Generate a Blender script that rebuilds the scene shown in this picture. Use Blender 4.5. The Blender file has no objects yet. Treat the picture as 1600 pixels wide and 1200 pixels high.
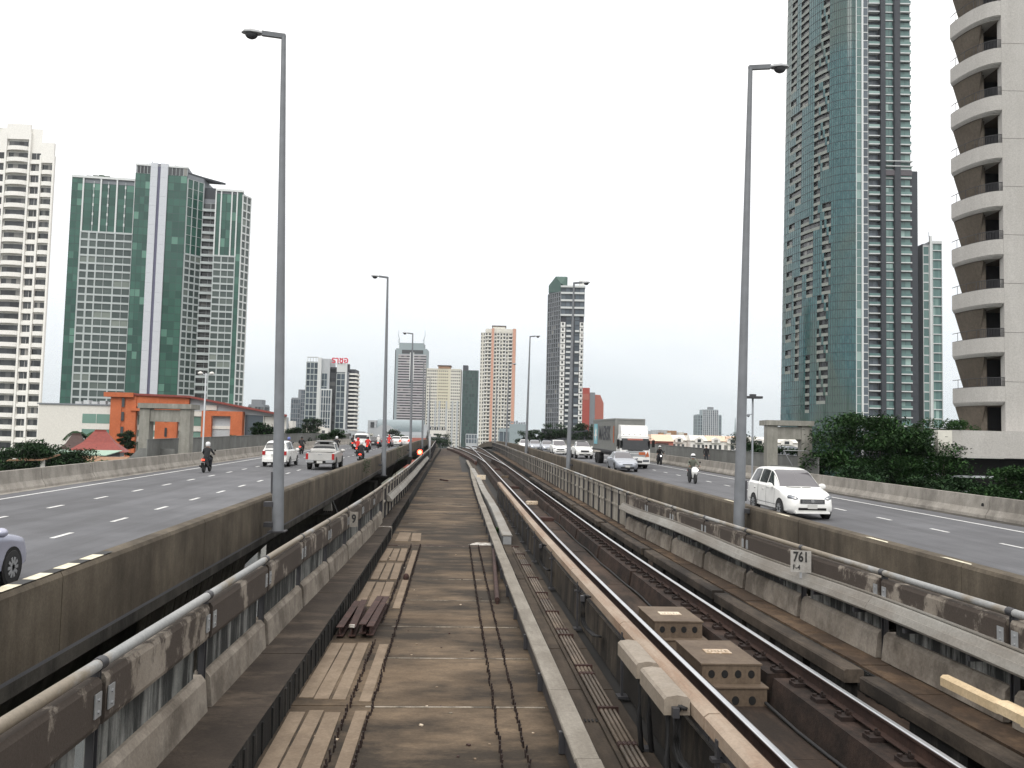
import bpy, math, random
from mathutils import Vector, Matrix
random.seed(7)
sc = bpy.context.scene
col = sc.collection
YAW = .064
# ------------------------------------------------------------ camera
cam_d = bpy.data.cameras.new('camera'); cam = bpy.data.objects.new('camera', cam_d); col.objects.link(cam)
cam_d.sensor_width = 36.0; cam_d.lens = 1400/1600*36; cam_d.clip_start = .1; cam_d.clip_end = 9000
P_ = math.atan(90/1400); R_ = .024
fw = Vector((math.sin(YAW)*math.cos(P_), math.cos(YAW)*math.cos(P_), math.sin(P_)))
r0 = Vector((math.cos(YAW), -math.sin(YAW), 0)); u0 = r0.cross(fw)
rr = r0*math.cos(R_)+u0*math.sin(R_); uu = -r0*math.sin(R_)+u0*math.cos(R_)
cam.matrix_world = Matrix(((rr.x,uu.x,-fw.x,0),(rr.y,uu.y,-fw.y,0),(rr.z,uu.z,-fw.z,2.75),(0,0,0,1)))
sc.camera = cam
# ------------------------------------------------------------ sky and sun (overcast)
w = bpy.data.worlds.new('World'); sc.world = w; w.use_nodes = True
nt = w.node_tree; N = nt.nodes; Lk = nt.links; N.clear()
out = N.new('ShaderNodeOutputWorld'); bg1 = N.new('ShaderNodeBackground'); bg2 = N.new('ShaderNodeBackground'); add = N.new('ShaderNodeAddShader')
sky = N.new('ShaderNodeTexSky'); sky.sky_type = 'NISHITA'; sky.sun_disc = False
SUN_EL, SUN_AZ = math.radians(42), math.radians(195)
sky.sun_elevation = SUN_EL; sky.sun_rotation = SUN_AZ
Lk.new(sky.outputs[0], bg1.inputs[0]); bg1.inputs[1].default_value = .008
tc = N.new('ShaderNodeTexCoord'); sp = N.new('ShaderNodeSeparateXYZ'); Lk.new(tc.outputs['Generated'], sp.inputs[0])
nz = N.new('ShaderNodeTexNoise'); nz.inputs['Scale'].default_value = 2.2; nz.inputs['Detail'].default_value = 5
mp = N.new('ShaderNodeMapping'); mp.inputs['Scale'].default_value = (1,1,3.5); Lk.new(tc.outputs['Generated'], mp.inputs[0]); Lk.new(mp.outputs[0], nz.inputs['Vector'])
ma = N.new('ShaderNodeMath'); ma.operation = 'MULTIPLY_ADD'; ma.inputs[1].default_value = .16; Lk.new(nz.outputs[0], ma.inputs[0]); 
ms = N.new('ShaderNodeMath'); ms.operation = 'SUBTRACT'; ms.inputs[1].default_value = .08; Lk.new(sp.outputs[2], ms.inputs[0]); Lk.new(ms.outputs[0], ma.inputs[2])
rp = N.new('ShaderNodeValToRGB'); Lk.new(ma.outputs[0], rp.inputs[0])
cr = rp.color_ramp; cr.elements[0].position = 0; cr.elements[0].color = (.68,.76,.80,1); cr.elements[1].position = 1; cr.elements[1].color = (2.05,2.0,1.93,1)
for p, c in ((.05,(.76,.82,.86)),(.11,(.93,.965,.99)),(.2,(1.12,1.13,1.14)),(.42,(1.42,1.4,1.37))):
    e = cr.elements.new(p); e.color = (*c,1)
Lk.new(rp.outputs[0], bg2.inputs[0]); bg2.inputs[1].default_value = 1.0
Lk.new(bg1.outputs[0], add.inputs[0]); Lk.new(bg2.outputs[0], add.inputs[1]); Lk.new(add.outputs[0], out.inputs[0])
sd = bpy.data.lights.new('sun','SUN'); sd.energy = 1.5; sd.angle = math.radians(40); sd.color = (1,.97,.92)
so = bpy.data.objects.new('sun', sd); col.objects.link(so)
dv = Vector((math.sin(SUN_AZ)*math.cos(SUN_EL), math.cos(SUN_AZ)*math.cos(SUN_EL), math.sin(SUN_EL)))
so.rotation_euler = dv.to_track_quat('Z','Y').to_euler(); so.location = (0,0,60)
sc.view_settings.view_transform = 'Standard'; sc.view_settings.look = 'None'; sc.view_settings.gamma = 1; sc.view_settings.exposure = 0
sc.view_settings.use_curve_mapping = False

# ------------------------------------------------------------ helpers
def prof(Y):
    g = .014
    if Y < 15: return 0.
    if Y < 30: return g*(Y-15)**2/30
    if Y < 110: return g*(Y-22.5)
    t = Y-110; return g*87.5+g*t-g*t*t/120
def road(Y):
    if Y < 110: return -.18+.014*Y
    t = Y-110; return 1.36+.014*t-.014*t*t/120
def slope(fn, Y): return math.atan((fn(Y+.5)-fn(Y-.5)))
def interp(tab, y):
    if y <= tab[0][0]: return tab[0][1]
    for (a, b), (c, d) in zip(tab, tab[1:]):
        if y <= c: return b+(d-b)*(y-a)/(c-a)
    return tab[-1][1]
def city(a, b, z=0): return (a*math.cos(YAW)+b*math.sin(YAW), -a*math.sin(YAW)+b*math.cos(YAW), z)
def frange(a, b, s):
    n = max(1, round((b-a)/s)); return [a+(b-a)*i/n for i in range(n+1)]

class MB:
    def __init__(s): s.v=[]; s.f=[]; s.m=[]
    def face(s, pts, m=0):
        k=len(s.v); s.v += [tuple(p) for p in pts]; s.f.append(tuple(range(k,k+len(pts)))); s.m.append(m); return s
    def box(s, x0,x1,y0,y1,z0,z1,m=0, mt=None):
        k=len(s.v); s.v += [(x,y,z) for z in (z0,z1) for y in (y0,y1) for x in (x0,x1)]
        for i,q in enumerate(((0,2,3,1),(4,5,7,6),(0,1,5,4),(2,6,7,3),(0,4,6,2),(1,3,7,5))):
            s.f.append(tuple(k+j for j in q)); s.m.append(mt if (mt is not None and i==1) else m)
        return s
    def obox(s, c, sx, sy, sz, rot=None, m=0):
        R = rot if rot is not None else Matrix.Identity(3); k=len(s.v)
        for dz in (-.5,.5):
            for dy in (-.5,.5):
                for dx in (-.5,.5): s.v.append(tuple(Vector(c)+R@Vector((dx*sx,dy*sy,dz*sz))))
        for q in ((0,2,3,1),(4,5,7,6),(0,1,5,4),(2,6,7,3),(0,4,6,2),(1,3,7,5)): s.f.append(tuple(k+j for j in q)); s.m.append(m)
        return s
    def tube(s, pts, r, n=8, m=0, cap=True):
        pts=[Vector(p) for p in pts]; rs = r if isinstance(r,(list,tuple)) else [r]*len(pts)
        k=len(s.v); up=Vector((0,0,1))
        for i,p in enumerate(pts):
            d=(pts[min(i+1,len(pts)-1)]-pts[max(i-1,0)]).normalized()
            a=d.cross(up); a = a.normalized() if a.length>1e-3 else Vector((1,0,0)); b=d.cross(a).normalized()
            for j in range(n):
                t=2*math.pi*j/n; s.v.append(tuple(p+(a*math.cos(t)+b*math.sin(t))*rs[i]))
        for i in range(len(pts)-1):
            for j in range(n):
                s.f.append((k+i*n+j,k+i*n+(j+1)%n,k+(i+1)*n+(j+1)%n,k+(i+1)*n+j)); s.m.append(m)
        if cap:
            s.f.append(tuple(k+j for j in range(n))); s.m.append(m)
            s.f.append(tuple(k+(len(pts)-1)*n+n-1-j for j in range(n))); s.m.append(m)
        return s
    def sweep(s, poly, ys, fn, ms=None, cap=True):
        n=len(poly); k=len(s.v)
        for y in ys:
            dx,dz=fn(y); s.v += [(x+dx,y,z+dz) for x,z in poly]
        for i in range(len(ys)-1):
            for j in range(n):
                s.f.append((k+i*n+j,k+i*n+(j+1)%n,k+(i+1)*n+(j+1)%n,k+(i+1)*n+j)); s.m.append(ms[j] if ms else 0)
        if cap:
            s.f.append(tuple(k+n-1-j for j in range(n))); s.m.append(0)
            s.f.append(tuple(k+(len(ys)-1)*n+j for j in range(n))); s.m.append(0)
        return s
    def prism(s, poly, z0, z1, m=0):   # polygon in xy
        n=len(poly); k=len(s.v); s.v += [(x,y,z0) for x,y in poly]+[(x,y,z1) for x,y in poly]
        for j in range(n): s.f.append((k+j,k+(j+1)%n,k+n+(j+1)%n,k+n+j)); s.m.append(m)
        s.f.append(tuple(k+n-1-j for j in range(n))); s.m.append(m); s.f.append(tuple(k+n+j for j in range(n))); s.m.append(m)
        return s
    def lathe(s, prof_, n=16, axis='z', c=(0,0,0), m=0):
        k=len(s.v)
        for r,h in prof_:
            for j in range(n):
                t=2*math.pi*j/n; a,b=r*math.cos(t),r*math.sin(t)
                p={'z':(a,b,h),'x':(h,a,b),'y':(a,h,b)}[axis]; s.v.append((p[0]+c[0],p[1]+c[1],p[2]+c[2]))
        for i in range(len(prof_)-1):
            for j in range(n): s.f.append((k+i*n+j,k+i*n+(j+1)%n,k+(i+1)*n+(j+1)%n,k+(i+1)*n+j)); s.m.append(m)
        s.f.append(tuple(k+j for j in range(n))); s.m.append(m); s.f.append(tuple(k+(len(prof_)-1)*n+n-1-j for j in range(n))); s.m.append(m)
        return s
    def mesh(s, name, mats, smooth=False):
        me=bpy.data.meshes.new(name); me.from_pydata(s.v,[],s.f)
        for mt in (mats if isinstance(mats,(list,tuple)) else [mats]): me.materials.append(mt)
        me.polygons.foreach_set('material_index', s.m)
        if smooth: me.polygons.foreach_set('use_smooth',[True]*len(s.f))
        me.update()
        import bmesh
        bm=bmesh.new(); bm.from_mesh(me); bmesh.ops.recalc_face_normals(bm, faces=bm.faces); bm.to_mesh(me); bm.free()
        if smooth and smooth is not True: me.set_sharp_from_angle(angle=math.radians(smooth))
        return me
    def build(s, name, mats, parent=None, loc=(0,0,0), rot=(0,0,0), smooth=False):
        return inst(name, s.mesh(name, mats, smooth), parent, loc, rot)
def inst(name, me, parent=None, loc=(0,0,0), rot=(0,0,0), scale=None):
    o=bpy.data.objects.new(name, me); col.objects.link(o); o.location=loc; o.rotation_euler=rot
    if scale: o.scale=scale
    if parent is not None: o.parent=parent
    return o
def tag(o, label=None, cat=None, group=None, kind=None):
    if label: o['label']=label
    if cat: o['category']=cat
    if group: o['group']=group
    if kind: o['kind']=kind
    return o
def empty(name, loc, rz=0, label=None, cat=None, group=None, kind=None):
    o=bpy.data.objects.new(name,None); col.objects.link(o); o.location=loc; o.rotation_euler=(0,0,rz); o.empty_display_size=.3
    return tag(o,label,cat,group,kind)
def copy_tree(o, parent=None):
    c=o.copy(); col.objects.link(c); c.parent=parent
    for ch in list(o.children): copy_tree(ch, c)
    return c

# ------------------------------------------------------------ materials
def base(name):
    m=bpy.data.materials.new(name); m.use_nodes=True; nt=m.node_tree
    return m, nt, nt.nodes['Principled BSDF']
def S(b, k, v):
    for n in ((k,) if isinstance(k,str) else k):
        if n in b.inputs: b.inputs[n].default_value=v; return
def plain(name, c, rough=.5, metal=0, spec=.5, emit=None, es=1, var=0):
    m,nt,b=base(name); S(b,'Base Color',(*c,1)); S(b,'Roughness',rough); S(b,'Metallic',metal); S(b,'Specular IOR Level',spec)
    if emit: S(b,'Emission Color',(*emit,1)); S(b,'Emission Strength',es)
    else:
        n=nt.nodes.new('ShaderNodeTexNoise'); n.inputs['Scale'].default_value=3; n.inputs['Detail'].default_value=6
        g=nt.nodes.new('ShaderNodeNewGeometry'); nt.links.new(g.outputs['Position'],n.inputs['Vector'])
        r=nt.nodes.new('ShaderNodeMapRange'); r.inputs['From Min'].default_value=.3; r.inputs['From Max'].default_value=.7; r.inputs['To Min'].default_value=1-max(var,.08); r.inputs['To Max'].default_value=1+max(var,.08)*.6
        nt.links.new(n.outputs[0],r.inputs[0]); x=nt.nodes.new('ShaderNodeVectorMath'); x.operation='SCALE'; x.inputs[0].default_value=c
        nt.links.new(r.outputs[0],x.inputs['Scale']); nt.links.new(x.outputs[0],b.inputs['Base Color'])
    return m
def ramp(nt, src, stops):
    r=nt.nodes.new('ShaderNodeValToRGB'); nt.links.new(src,r.inputs[0]); cr=r.color_ramp
    while len(cr.elements)<len(stops): cr.elements.new(.5)
    for e,(p,c) in zip(cr.elements,stops): e.position=p; e.color=(*(c if isinstance(c,tuple) else (c,c,c)),1)
    return r.outputs[0]
def noise(nt, scale, mscale=(1,1,1), detail=6, rough=.6, off=0, dist=0):
    g=nt.nodes.new('ShaderNodeNewGeometry'); mp=nt.nodes.new('ShaderNodeMapping'); mp.inputs['Scale'].default_value=mscale; mp.inputs['Location'].default_value=(off,off*1.7,off*.3)
    nt.links.new(g.outputs['Position'],mp.inputs[0]); n=nt.nodes.new('ShaderNodeTexNoise'); n.inputs['Scale'].default_value=scale; n.inputs['Detail'].default_value=detail; n.inputs['Roughness'].default_value=rough; n.inputs['Distortion'].default_value=dist
    nt.links.new(mp.outputs[0],n.inputs['Vector']); return n.outputs[0]
def mix(nt, a, b, f, mode='MIX'):
    x=nt.nodes.new('ShaderNodeMix'); x.data_type='RGBA'; x.blend_type=mode
    for s_,i in ((f,0),(a,6),(b,7)):
        if isinstance(s_,(int,float)): x.inputs[i].default_value=s_
        elif isinstance(s_,tuple): x.inputs[i].default_value=(*s_,1)
        else: nt.links.new(s_,x.inputs[i])
    return x.outputs[2]
def bump(nt, b, h, strength=.3, dist=.02):
    u=nt.nodes.new('ShaderNodeBump'); u.inputs['Strength'].default_value=strength; u.inputs['Distance'].default_value=dist
    nt.links.new(h,u.inputs['Height']); nt.links.new(u.outputs[0],b.inputs['Normal'])
def concrete(name, c1, c2, dark=(.03,.028,.025), scale=1.2, streak=.6, sscale=(5,5,.35), lo=.45, hi=.62, rough=.9, patch=(1,1,1), fine=25, bstr=.35, pl=(.35,.68)):
    m,nt,b=base(name); S(b,'Roughness',rough); S(b,'Specular IOR Level',.25)
    a=noise(nt,scale,patch,9,.65,3.1); colr=ramp(nt,a,[(pl[0],c1),(pl[1],c2)])
    s1=noise(nt,1.0,sscale,8,.7,11.3); s2=noise(nt,.35,(1,1,1),5,.6,5.7)
    sm=nt.nodes.new('ShaderNodeMath'); sm.operation='MULTIPLY_ADD'; sm.inputs[1].default_value=.45; nt.links.new(s2,sm.inputs[0])
    sm2=nt.nodes.new('ShaderNodeMath'); sm2.operation='MULTIPLY'; sm2.inputs[1].default_value=.65; nt.links.new(s1,sm2.inputs[0]); nt.links.new(sm2.outputs[0],sm.inputs[2])
    f=ramp(nt,sm.outputs[0],[(lo,0.),(hi,1.)])
    fm=nt.nodes.new('ShaderNodeMath'); fm.operation='MULTIPLY'; fm.inputs[1].default_value=streak; nt.links.new(f,fm.inputs[0])
    c=mix(nt,colr,dark,fm.outputs[0]); fn=noise(nt,fine,(1,1,1),5,.75,1.1); fr=ramp(nt,fn,[(.3,.8),(.7,1.16)])
    c=mix(nt,c,fr,1.,'MULTIPLY'); nt.links.new(c,b.inputs['Base Color']); bump(nt,b,fn,bstr,.012)
    return m
M={}
M['asphalt']=concrete('asphalt',(.118,.12,.13),(.155,.157,.168),dark=(.078,.078,.083),scale=.35,streak=.75,sscale=(1.1,.035,1),lo=.44,hi=.64,rough=.85,fine=55,bstr=.2)
M['line_white']=concrete('road_paint_white',(.55,.55,.54),(.75,.75,.74),dark=(.22,.22,.22),scale=5,streak=.5,sscale=(8,8,8),lo=.55,hi=.7)
M['parapet']=concrete('parapet_concrete',(.092,.075,.056),(.165,.138,.104),dark=(.03,.025,.02),scale=1.0,streak=.72,sscale=(2.2,1.5,.28),lo=.45,hi=.68)
M['barrier']=concrete('barrier_concrete',(.26,.24,.213),(.37,.345,.31),dark=(.11,.10,.088),scale=1.0,streak=.6,sscale=(3,1.5,.5),lo=.5,hi=.68)
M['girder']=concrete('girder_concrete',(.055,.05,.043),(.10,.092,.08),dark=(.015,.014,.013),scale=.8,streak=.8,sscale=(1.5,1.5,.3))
M['panel_top']=concrete('panel_upper_concrete',(.20,.172,.142),(.30,.265,.225),dark=(.05,.039,.033),scale=1.6,streak=.92,sscale=(2.2,1.5,1.05),lo=.49,hi=.53,fine=40)
M['panel_mid']=concrete('panel_middle_concrete',(.12,.125,.118),(.30,.30,.285),dark=(.015,.016,.016),scale=1.2,streak=.93,sscale=(9,4.5,.4),lo=.47,hi=.57,fine=40)
M['panel_kick']=concrete('panel_kicker_concrete',(.20,.172,.142),(.29,.258,.22),dark=(.075,.062,.05),scale=1.6,streak=.7,sscale=(2,1.5,1.5),lo=.5,hi=.62)
M['panel_far']=concrete('panel_pale_concrete',(.28,.255,.215),(.38,.355,.31),dark=(.09,.075,.06),scale=1.6,streak=.7,sscale=(5,3,.5))
M['ledge_top']=concrete('ledge_top_concrete',(.027,.0205,.016),(.052,.040,.031),dark=(.14,.108,.08),scale=1.6,streak=.65,sscale=(.9,2.0,1),lo=.55,hi=.70)
M['ledge_side']=concrete('ledge_side_concrete',(.028,.026,.023),(.065,.06,.053),dark=(.008,.008,.008),scale=2.0,streak=.95,sscale=(10,6,.35),lo=.42,hi=.56)
M['slab']=concrete('slab_concrete',(.085,.059,.037),(.195,.143,.096),dark=(.024,.019,.0145),scale=.7,streak=.92,sscale=(.42,.95,1),lo=.44,hi=.60,patch=(.7,1.1,1),bstr=.25)
M['slab_edge']=concrete('slab_edge',(.2,.17,.13),(.34,.30,.25),dark=(.06,.05,.04),scale=5,streak=.8,sscale=(3,1,1),lo=.48,hi=.58)
M['strip']=concrete('mortar_strip',(.20,.152,.108),(.255,.198,.145),dark=(.12,.09,.065),scale=3,streak=.5,sscale=(2,2,2))
M['joint_gap']=plain('joint_gap',(.012,.011,.01),.9)
M['bed']=concrete('track_bed_rusty',(.05,.032,.023),(.082,.055,.04),dark=(.014,.011,.009),scale=1.6,streak=.85,sscale=(2.5,.5,1),lo=.45,hi=.62)
M['bed2']=concrete('trough_bed_brown',(.06,.046,.035),(.10,.078,.058),dark=(.025,.02,.016),scale=1.4,streak=.7,sscale=(3,.4,1))
M['plinth']=concrete('plinth_concrete_rusty',(.036,.023,.018),(.072,.046,.036),dark=(.010,.008,.007),scale=3,streak=.85,sscale=(3,1.5,2),bstr=.7)
M['beam']=concrete('trough_beam_concrete',(.055,.043,.033),(.10,.08,.062),dark=(.018,.015,.013),scale=2,streak=.9,sscale=(4,.8,1.5))
M['tilewalk']=concrete('walkway_tile',(.095,.06,.037),(.155,.105,.067),dark=(.035,.025,.019),scale=1.5,streak=.75,sscale=(2,1.2,1),lo=.46,hi=.58)
M['duct']=concrete('duct_cover_concrete',(.21,.19,.163),(.29,.268,.232),dark=(.11,.095,.077),scale=1.2,streak=.5,sscale=(5,.7,3))
M['grey_metal']=plain('galvanised_steel',(.33,.34,.35),.5,.35,var=.15)
M['pole']=plain('painted_pole_grey',(.17,.18,.195),.55,0,var=.15)
M['dark_metal']=plain('dark_steel',(.05,.05,.055),.5,.3)
M['tube_grey']=concrete('handrail_steel',(.25,.255,.255),(.33,.33,.325),dark=(.19,.15,.10),scale=.6,streak=.8,sscale=(1,.35,1),lo=.5,hi=.56,rough=.5,bstr=.05)
M['tray']=concrete('cable_tray_steel',(.23,.22,.20),(.31,.30,.275),dark=(.15,.125,.10),scale=.9,streak=.6,sscale=(2,.6,2),rough=.55,bstr=.05)
M['third']=concrete('third_rail_cover',(.26,.20,.15),(.34,.27,.208),dark=(.20,.115,.068),scale=1.0,streak=.65,sscale=(9,.6,2),lo=.5,hi=.64,rough=.6,bstr=.05)
M['third_end']=concrete('third_rail_ramp_cover',(.25,.215,.175),(.31,.27,.225),dark=(.17,.135,.10),scale=1.0,streak=.4,rough=.6,bstr=.05)
M['upstand']=concrete('upstand_concrete',(.05,.04,.03),(.10,.08,.06),dark=(.012,.011,.01),scale=1.5,streak=.9,sscale=(4,2,.5),lo=.44,hi=.58)
M['cream']=concrete('cream_cover',(.55,.44,.28),(.70,.57,.38),dark=(.36,.25,.14),scale=2,streak=.5,sscale=(3,1,3),rough=.6,bstr=.05)
M['railhead']=plain('polished_rail_head',(.62,.63,.65),.28,.9)
M['railweb']=concrete('rail_web_rust',(.035,.02,.016),(.06,.034,.026),dark=(.015,.01,.01),scale=4,streak=.5)
M['rust']=concrete('rusty_steel',(.05,.026,.021),(.085,.044,.037),dark=(.02,.013,.012),scale=4,streak=.6,rough=.75)
M['boxtan']=concrete('equipment_box_tan',(.12,.09,.063),(.165,.125,.09),dark=(.07,.048,.036),scale=2,streak=.5,rough=.7,bstr=.08)
M['rustdark']=concrete('rusty_steel_dark',(.022,.014,.012),(.042,.026,.021),dark=(.01,.008,.008),scale=6,streak=.6,rough=.75)
M['plate_cream']=concrete('label_plate_cream',(.62,.52,.40),(.78,.68,.54),dark=(.3,.2,.12),scale=18,streak=.8,sscale=(18,18,18),lo=.52,hi=.58,rough=.5)
M['board']=concrete('board_marked_concrete',(.10,.09,.075),(.17,.155,.13),dark=(.035,.03,.025),scale=2,streak=.7,sscale=(3,3,.4))
M['black']=plain('black_void',(.006,.006,.006),.9)
M['rubber']=plain('rubber_black',(.018,.018,.019),.8)
M['pipe']=concrete('conduit_pipe',(.14,.11,.085),(.21,.165,.13),dark=(.05,.04,.03),scale=2,streak=.7,sscale=(3,1,3),rough=.6,bstr=.05)
M['sign_white']=concrete('sign_plate_white',(.34,.33,.31),(.42,.41,.385),dark=(.22,.2,.18),scale=6,streak=.5,rough=.5,bstr=.03)
M['ink']=plain('black_ink',(.012,.012,.012),.6)
M['white_paint']=concrete('white_edge_paint',(.5,.48,.44),(.68,.66,.62),dark=(.18,.15,.12),scale=8,streak=.8,sscale=(8,8,8),lo=.5,hi=.56)
M['yellow_paint']=concrete('yellowed_white_paint',(.62,.58,.44),(.75,.70,.56),dark=(.3,.27,.2),scale=8,streak=.5,sscale=(8,8,8),lo=.5,hi=.6)
M['black_paint']=plain('black_kerb_paint',(.02,.02,.02),.7)
M['ground']=concrete('city_ground',(.10,.105,.08),(.17,.165,.14),dark=(.05,.06,.04),scale=.02,streak=.7,sscale=(.01,.01,1),fine=.3,bstr=0)
M['water']=plain('river_water',(.035,.04,.036),.22,0,.5)
M['greysheet']=concrete('footpath_screen_grey',(.17,.175,.165),(.235,.24,.23),dark=(.13,.13,.125),scale=.6,streak=.6,sscale=(2,1.2,.4),fine=20,bstr=.05)
M['gantry']=concrete('gantry_concrete',(.27,.265,.235),(.36,.35,.315),dark=(.15,.145,.125),scale=1,streak=.6,sscale=(3,3,.4))
M['w_white']=plain('tower_white_render',(.80,.785,.745),.8,var=.06)
M['w_stone']=concrete('grey_stone_cladding',(.43,.415,.395),(.46,.445,.425),dark=(.36,.345,.325),scale=.5,streak=.45,sscale=(1.5,1.5,.12),fine=12,bstr=.02)
M['w_stone'].node_tree.nodes
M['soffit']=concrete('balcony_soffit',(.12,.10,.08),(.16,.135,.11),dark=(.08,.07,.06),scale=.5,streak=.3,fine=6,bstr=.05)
def facade_glass(name, c1, c2, rough=.12, spec=.6, c3=None, metal=0.0, nscale=None):
    m,nt,b=base(name); S(b,'Roughness',rough); S(b,'Specular IOR Level',spec); S(b,'Metallic',metal)
    g=nt.nodes.new('ShaderNodeNewGeometry'); oi=nt.nodes.new('ShaderNodeObjectInfo')
    a=nt.nodes.new('ShaderNodeMath'); a.operation='ADD'; nt.links.new(g.outputs['Random Per Island'],a.inputs[0]); nt.links.new(oi.outputs['Random'],a.inputs[1])
    f=nt.nodes.new('ShaderNodeMath'); f.operation='FRACT'; nt.links.new(a.outputs[0],f.inputs[0])
    st=[(0,c1),(.88,c2)]+([(1.,c3)] if c3 else [])
    c=ramp(nt,f.outputs[0],st)
    if nscale:
        n=noise(nt,nscale[0],nscale[1],4,.5,nscale[2] if len(nscale)>2 else 0,1.2); c=mix(nt,c,nscale[3],ramp(nt,n,[(.48,0.),(.62,1.)]))
    nt.links.new(c,b.inputs['Base Color']); return m
M['glass_dark']=facade_glass('window_glass_dark',(.02,.022,.024),(.07,.075,.08),c3=(.28,.27,.25))
M['glass_green']=facade_glass('window_glass_green',(.012,.06,.045),(.03,.11,.08),c3=(.12,.26,.20),rough=.2)
M['glass_hotel']=facade_glass('hotel_window_glass',(.03,.048,.045),(.075,.10,.092),c3=(.2,.23,.2),rough=.2)
M['glass_teal']=facade_glass('tower_glass_teal',(.022,.085,.095),(.045,.125,.132),rough=.09,spec=.55,nscale=(.03,(1,1,.5),9.2,(.06,.10,.085)))  # broad olive noise patches are reflections painted into the pane colour
M['glass_strip']=facade_glass('tower_glass_strip',(.07,.14,.135),(.13,.22,.205),c3=(.3,.42,.39),rough=.15)
M['glass_blue']=facade_glass('glass_bluegrey',(.045,.06,.075),(.10,.125,.15),rough=.2)
M['glass_dgreen']=facade_glass('glass_darkgreen',(.02,.045,.042),(.04,.08,.072),rough=.2)
M['glass_mall']=facade_glass('mall_glass_green',(.10,.19,.155),(.15,.26,.215),rough=.25)
M['frame_pale']=plain('pale_facade_frame',(.42,.46,.46),.6)
M['frame_white']=plain('white_facade_frame',(.62,.64,.64),.6)
M['stripe_white']=plain('tower_stripe_panel',(.52,.54,.58),.6)
M['stripe_blue']=plain('tower_stripe_dark',(.10,.10,.16),.6)
M['tower_dark']=plain('tower_fin_charcoal',(.028,.033,.042),.6)
M['tower_mauve']=plain('balcony_back_mauve',(.10,.09,.10),.8)
M['slabwhite']=plain('balcony_slab_white',(.55,.57,.57),.6)
M['orange']=concrete('orange_cladding',(.46,.13,.055),(.54,.16,.07),dark=(.36,.10,.045),scale=.3,streak=.4,sscale=(.5,.5,.2),fine=4,bstr=0)
M['redroof']=plain('red_roof',(.22,.045,.035),.7,var=.2)
M['brownroof']=plain('brown_roof',(.06,.035,.03),.7,var=.2)
M['greenroof']=plain('pale_green_roof',(.30,.42,.34),.7,var=.2)
M['rustroof']=concrete('rusty_roof',(.30,.19,.12),(.42,.27,.17),dark=(.2,.1,.06),scale=.6,streak=.7,fine=4,bstr=0)
M['mallwhite']=plain('mall_white_panel',(.66,.64,.59),.7,var=.08)
M['shadegrey']=plain('pale_grey_wall',(.42,.44,.46),.7,var=.1)
M['midgrey']=plain('mid_grey_wall',(.20,.215,.235),.7,var=.12)
M['officegrey']=plain('office_grey_blue',(.26,.31,.33),.6,var=.1)
M['officeband']=plain('office_band_mauve',(.40,.38,.40),.7,var=.1)
M['creamwall']=plain('cream_wall',(.62,.60,.54),.7,var=.08)
M['yellowwall']=plain('yellow_wall',(.58,.54,.42),.7,var=.08)
M['orangewall']=plain('salmon_pier',(.55,.30,.22),.7,var=.08)
M['redwall']=plain('brick_red_wall',(.36,.075,.06),.8,var=.1)
M['redwall2']=plain('faded_red_wall',(.38,.13,.10),.8,var=.1)
M['pierw']=plain('white_pier',(.72,.72,.70),.7)
M['navy']=plain('charcoal_wall',(.035,.038,.05),.6)
M['greenglassroof']=facade_glass('roof_glass_green',(.012,.05,.04),(.03,.09,.07))
M['paint_white']=plain('car_paint_white',(.78,.78,.76),.25,0,.5)
M['paint_silver']=plain('car_paint_silver',(.38,.40,.44),.3,.6,.5)
M['paint_lav']=plain('car_paint_lavender',(.40,.41,.50),.25,.4,.5)
M['paint_champ']=plain('truck_paint_silver_beige',(.50,.49,.47),.3,.3,.5)
M['paint_dark']=plain('car_paint_black',(.03,.03,.035),.25)
M['paint_red']=plain('vehicle_red',(.5,.03,.03),.35)
M['carglass']=plain('car_glass',(.015,.016,.018),.06,0,.7)
M['carglass_sky']=plain('windscreen_glass',(.07,.065,.075),.07,0,1.)
M['chrome']=plain('chrome_trim',(.6,.6,.6),.2,.9)
M['lens']=plain('headlamp_lens',(.20,.21,.23),.1,.5)
M['lamp_on']=plain('headlight_lit',(1,1,1),.3,emit=(1,.97,.92),es=6)
M['tail_on']=plain('tail_light_lit',(.8,.05,.03),.3,emit=(1,.05,.02),es=3)
M['tail']=plain('tail_light_lens',(.35,.02,.02),.2)
M['signal_red']=plain('signal_red_lit',(.9,.1,.05),.3,emit=(1,.04,.02),es=9)
M['signal_core']=plain('signal_core_lit',(1,.6,.2),.3,emit=(1,.55,.15),es=9)
M['plate']=plain('number_plate',(.5,.5,.48),.5)
M['skin']=plain('skin',(.32,.18,.12),.6)
M['cloth_black']=plain('cloth_black',(.02,.02,.022),.9)
M['cloth_red']=plain('cloth_red',(.55,.035,.03),.9)
M['cloth_grey']=plain('cloth_grey_green',(.14,.15,.12),.9)
M['cloth_navy']=plain('cloth_navy',(.03,.035,.06),.9)
M['cloth_white']=plain('cloth_white',(.6,.58,.55),.9)
M['trouser']=plain('trousers_dark',(.03,.032,.04),.9)
M['helmet_white']=plain('helmet_white',(.7,.7,.7),.3)
M['helmet_blue']=plain('helmet_blue',(.12,.16,.4),.3)
M['helmet_black']=plain('helmet_black',(.02,.02,.02),.3)
M['helmet_red']=plain('helmet_red',(.5,.03,.03),.3)
M['bark']=plain('bark',(.10,.085,.07),.9,var=.3)
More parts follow.
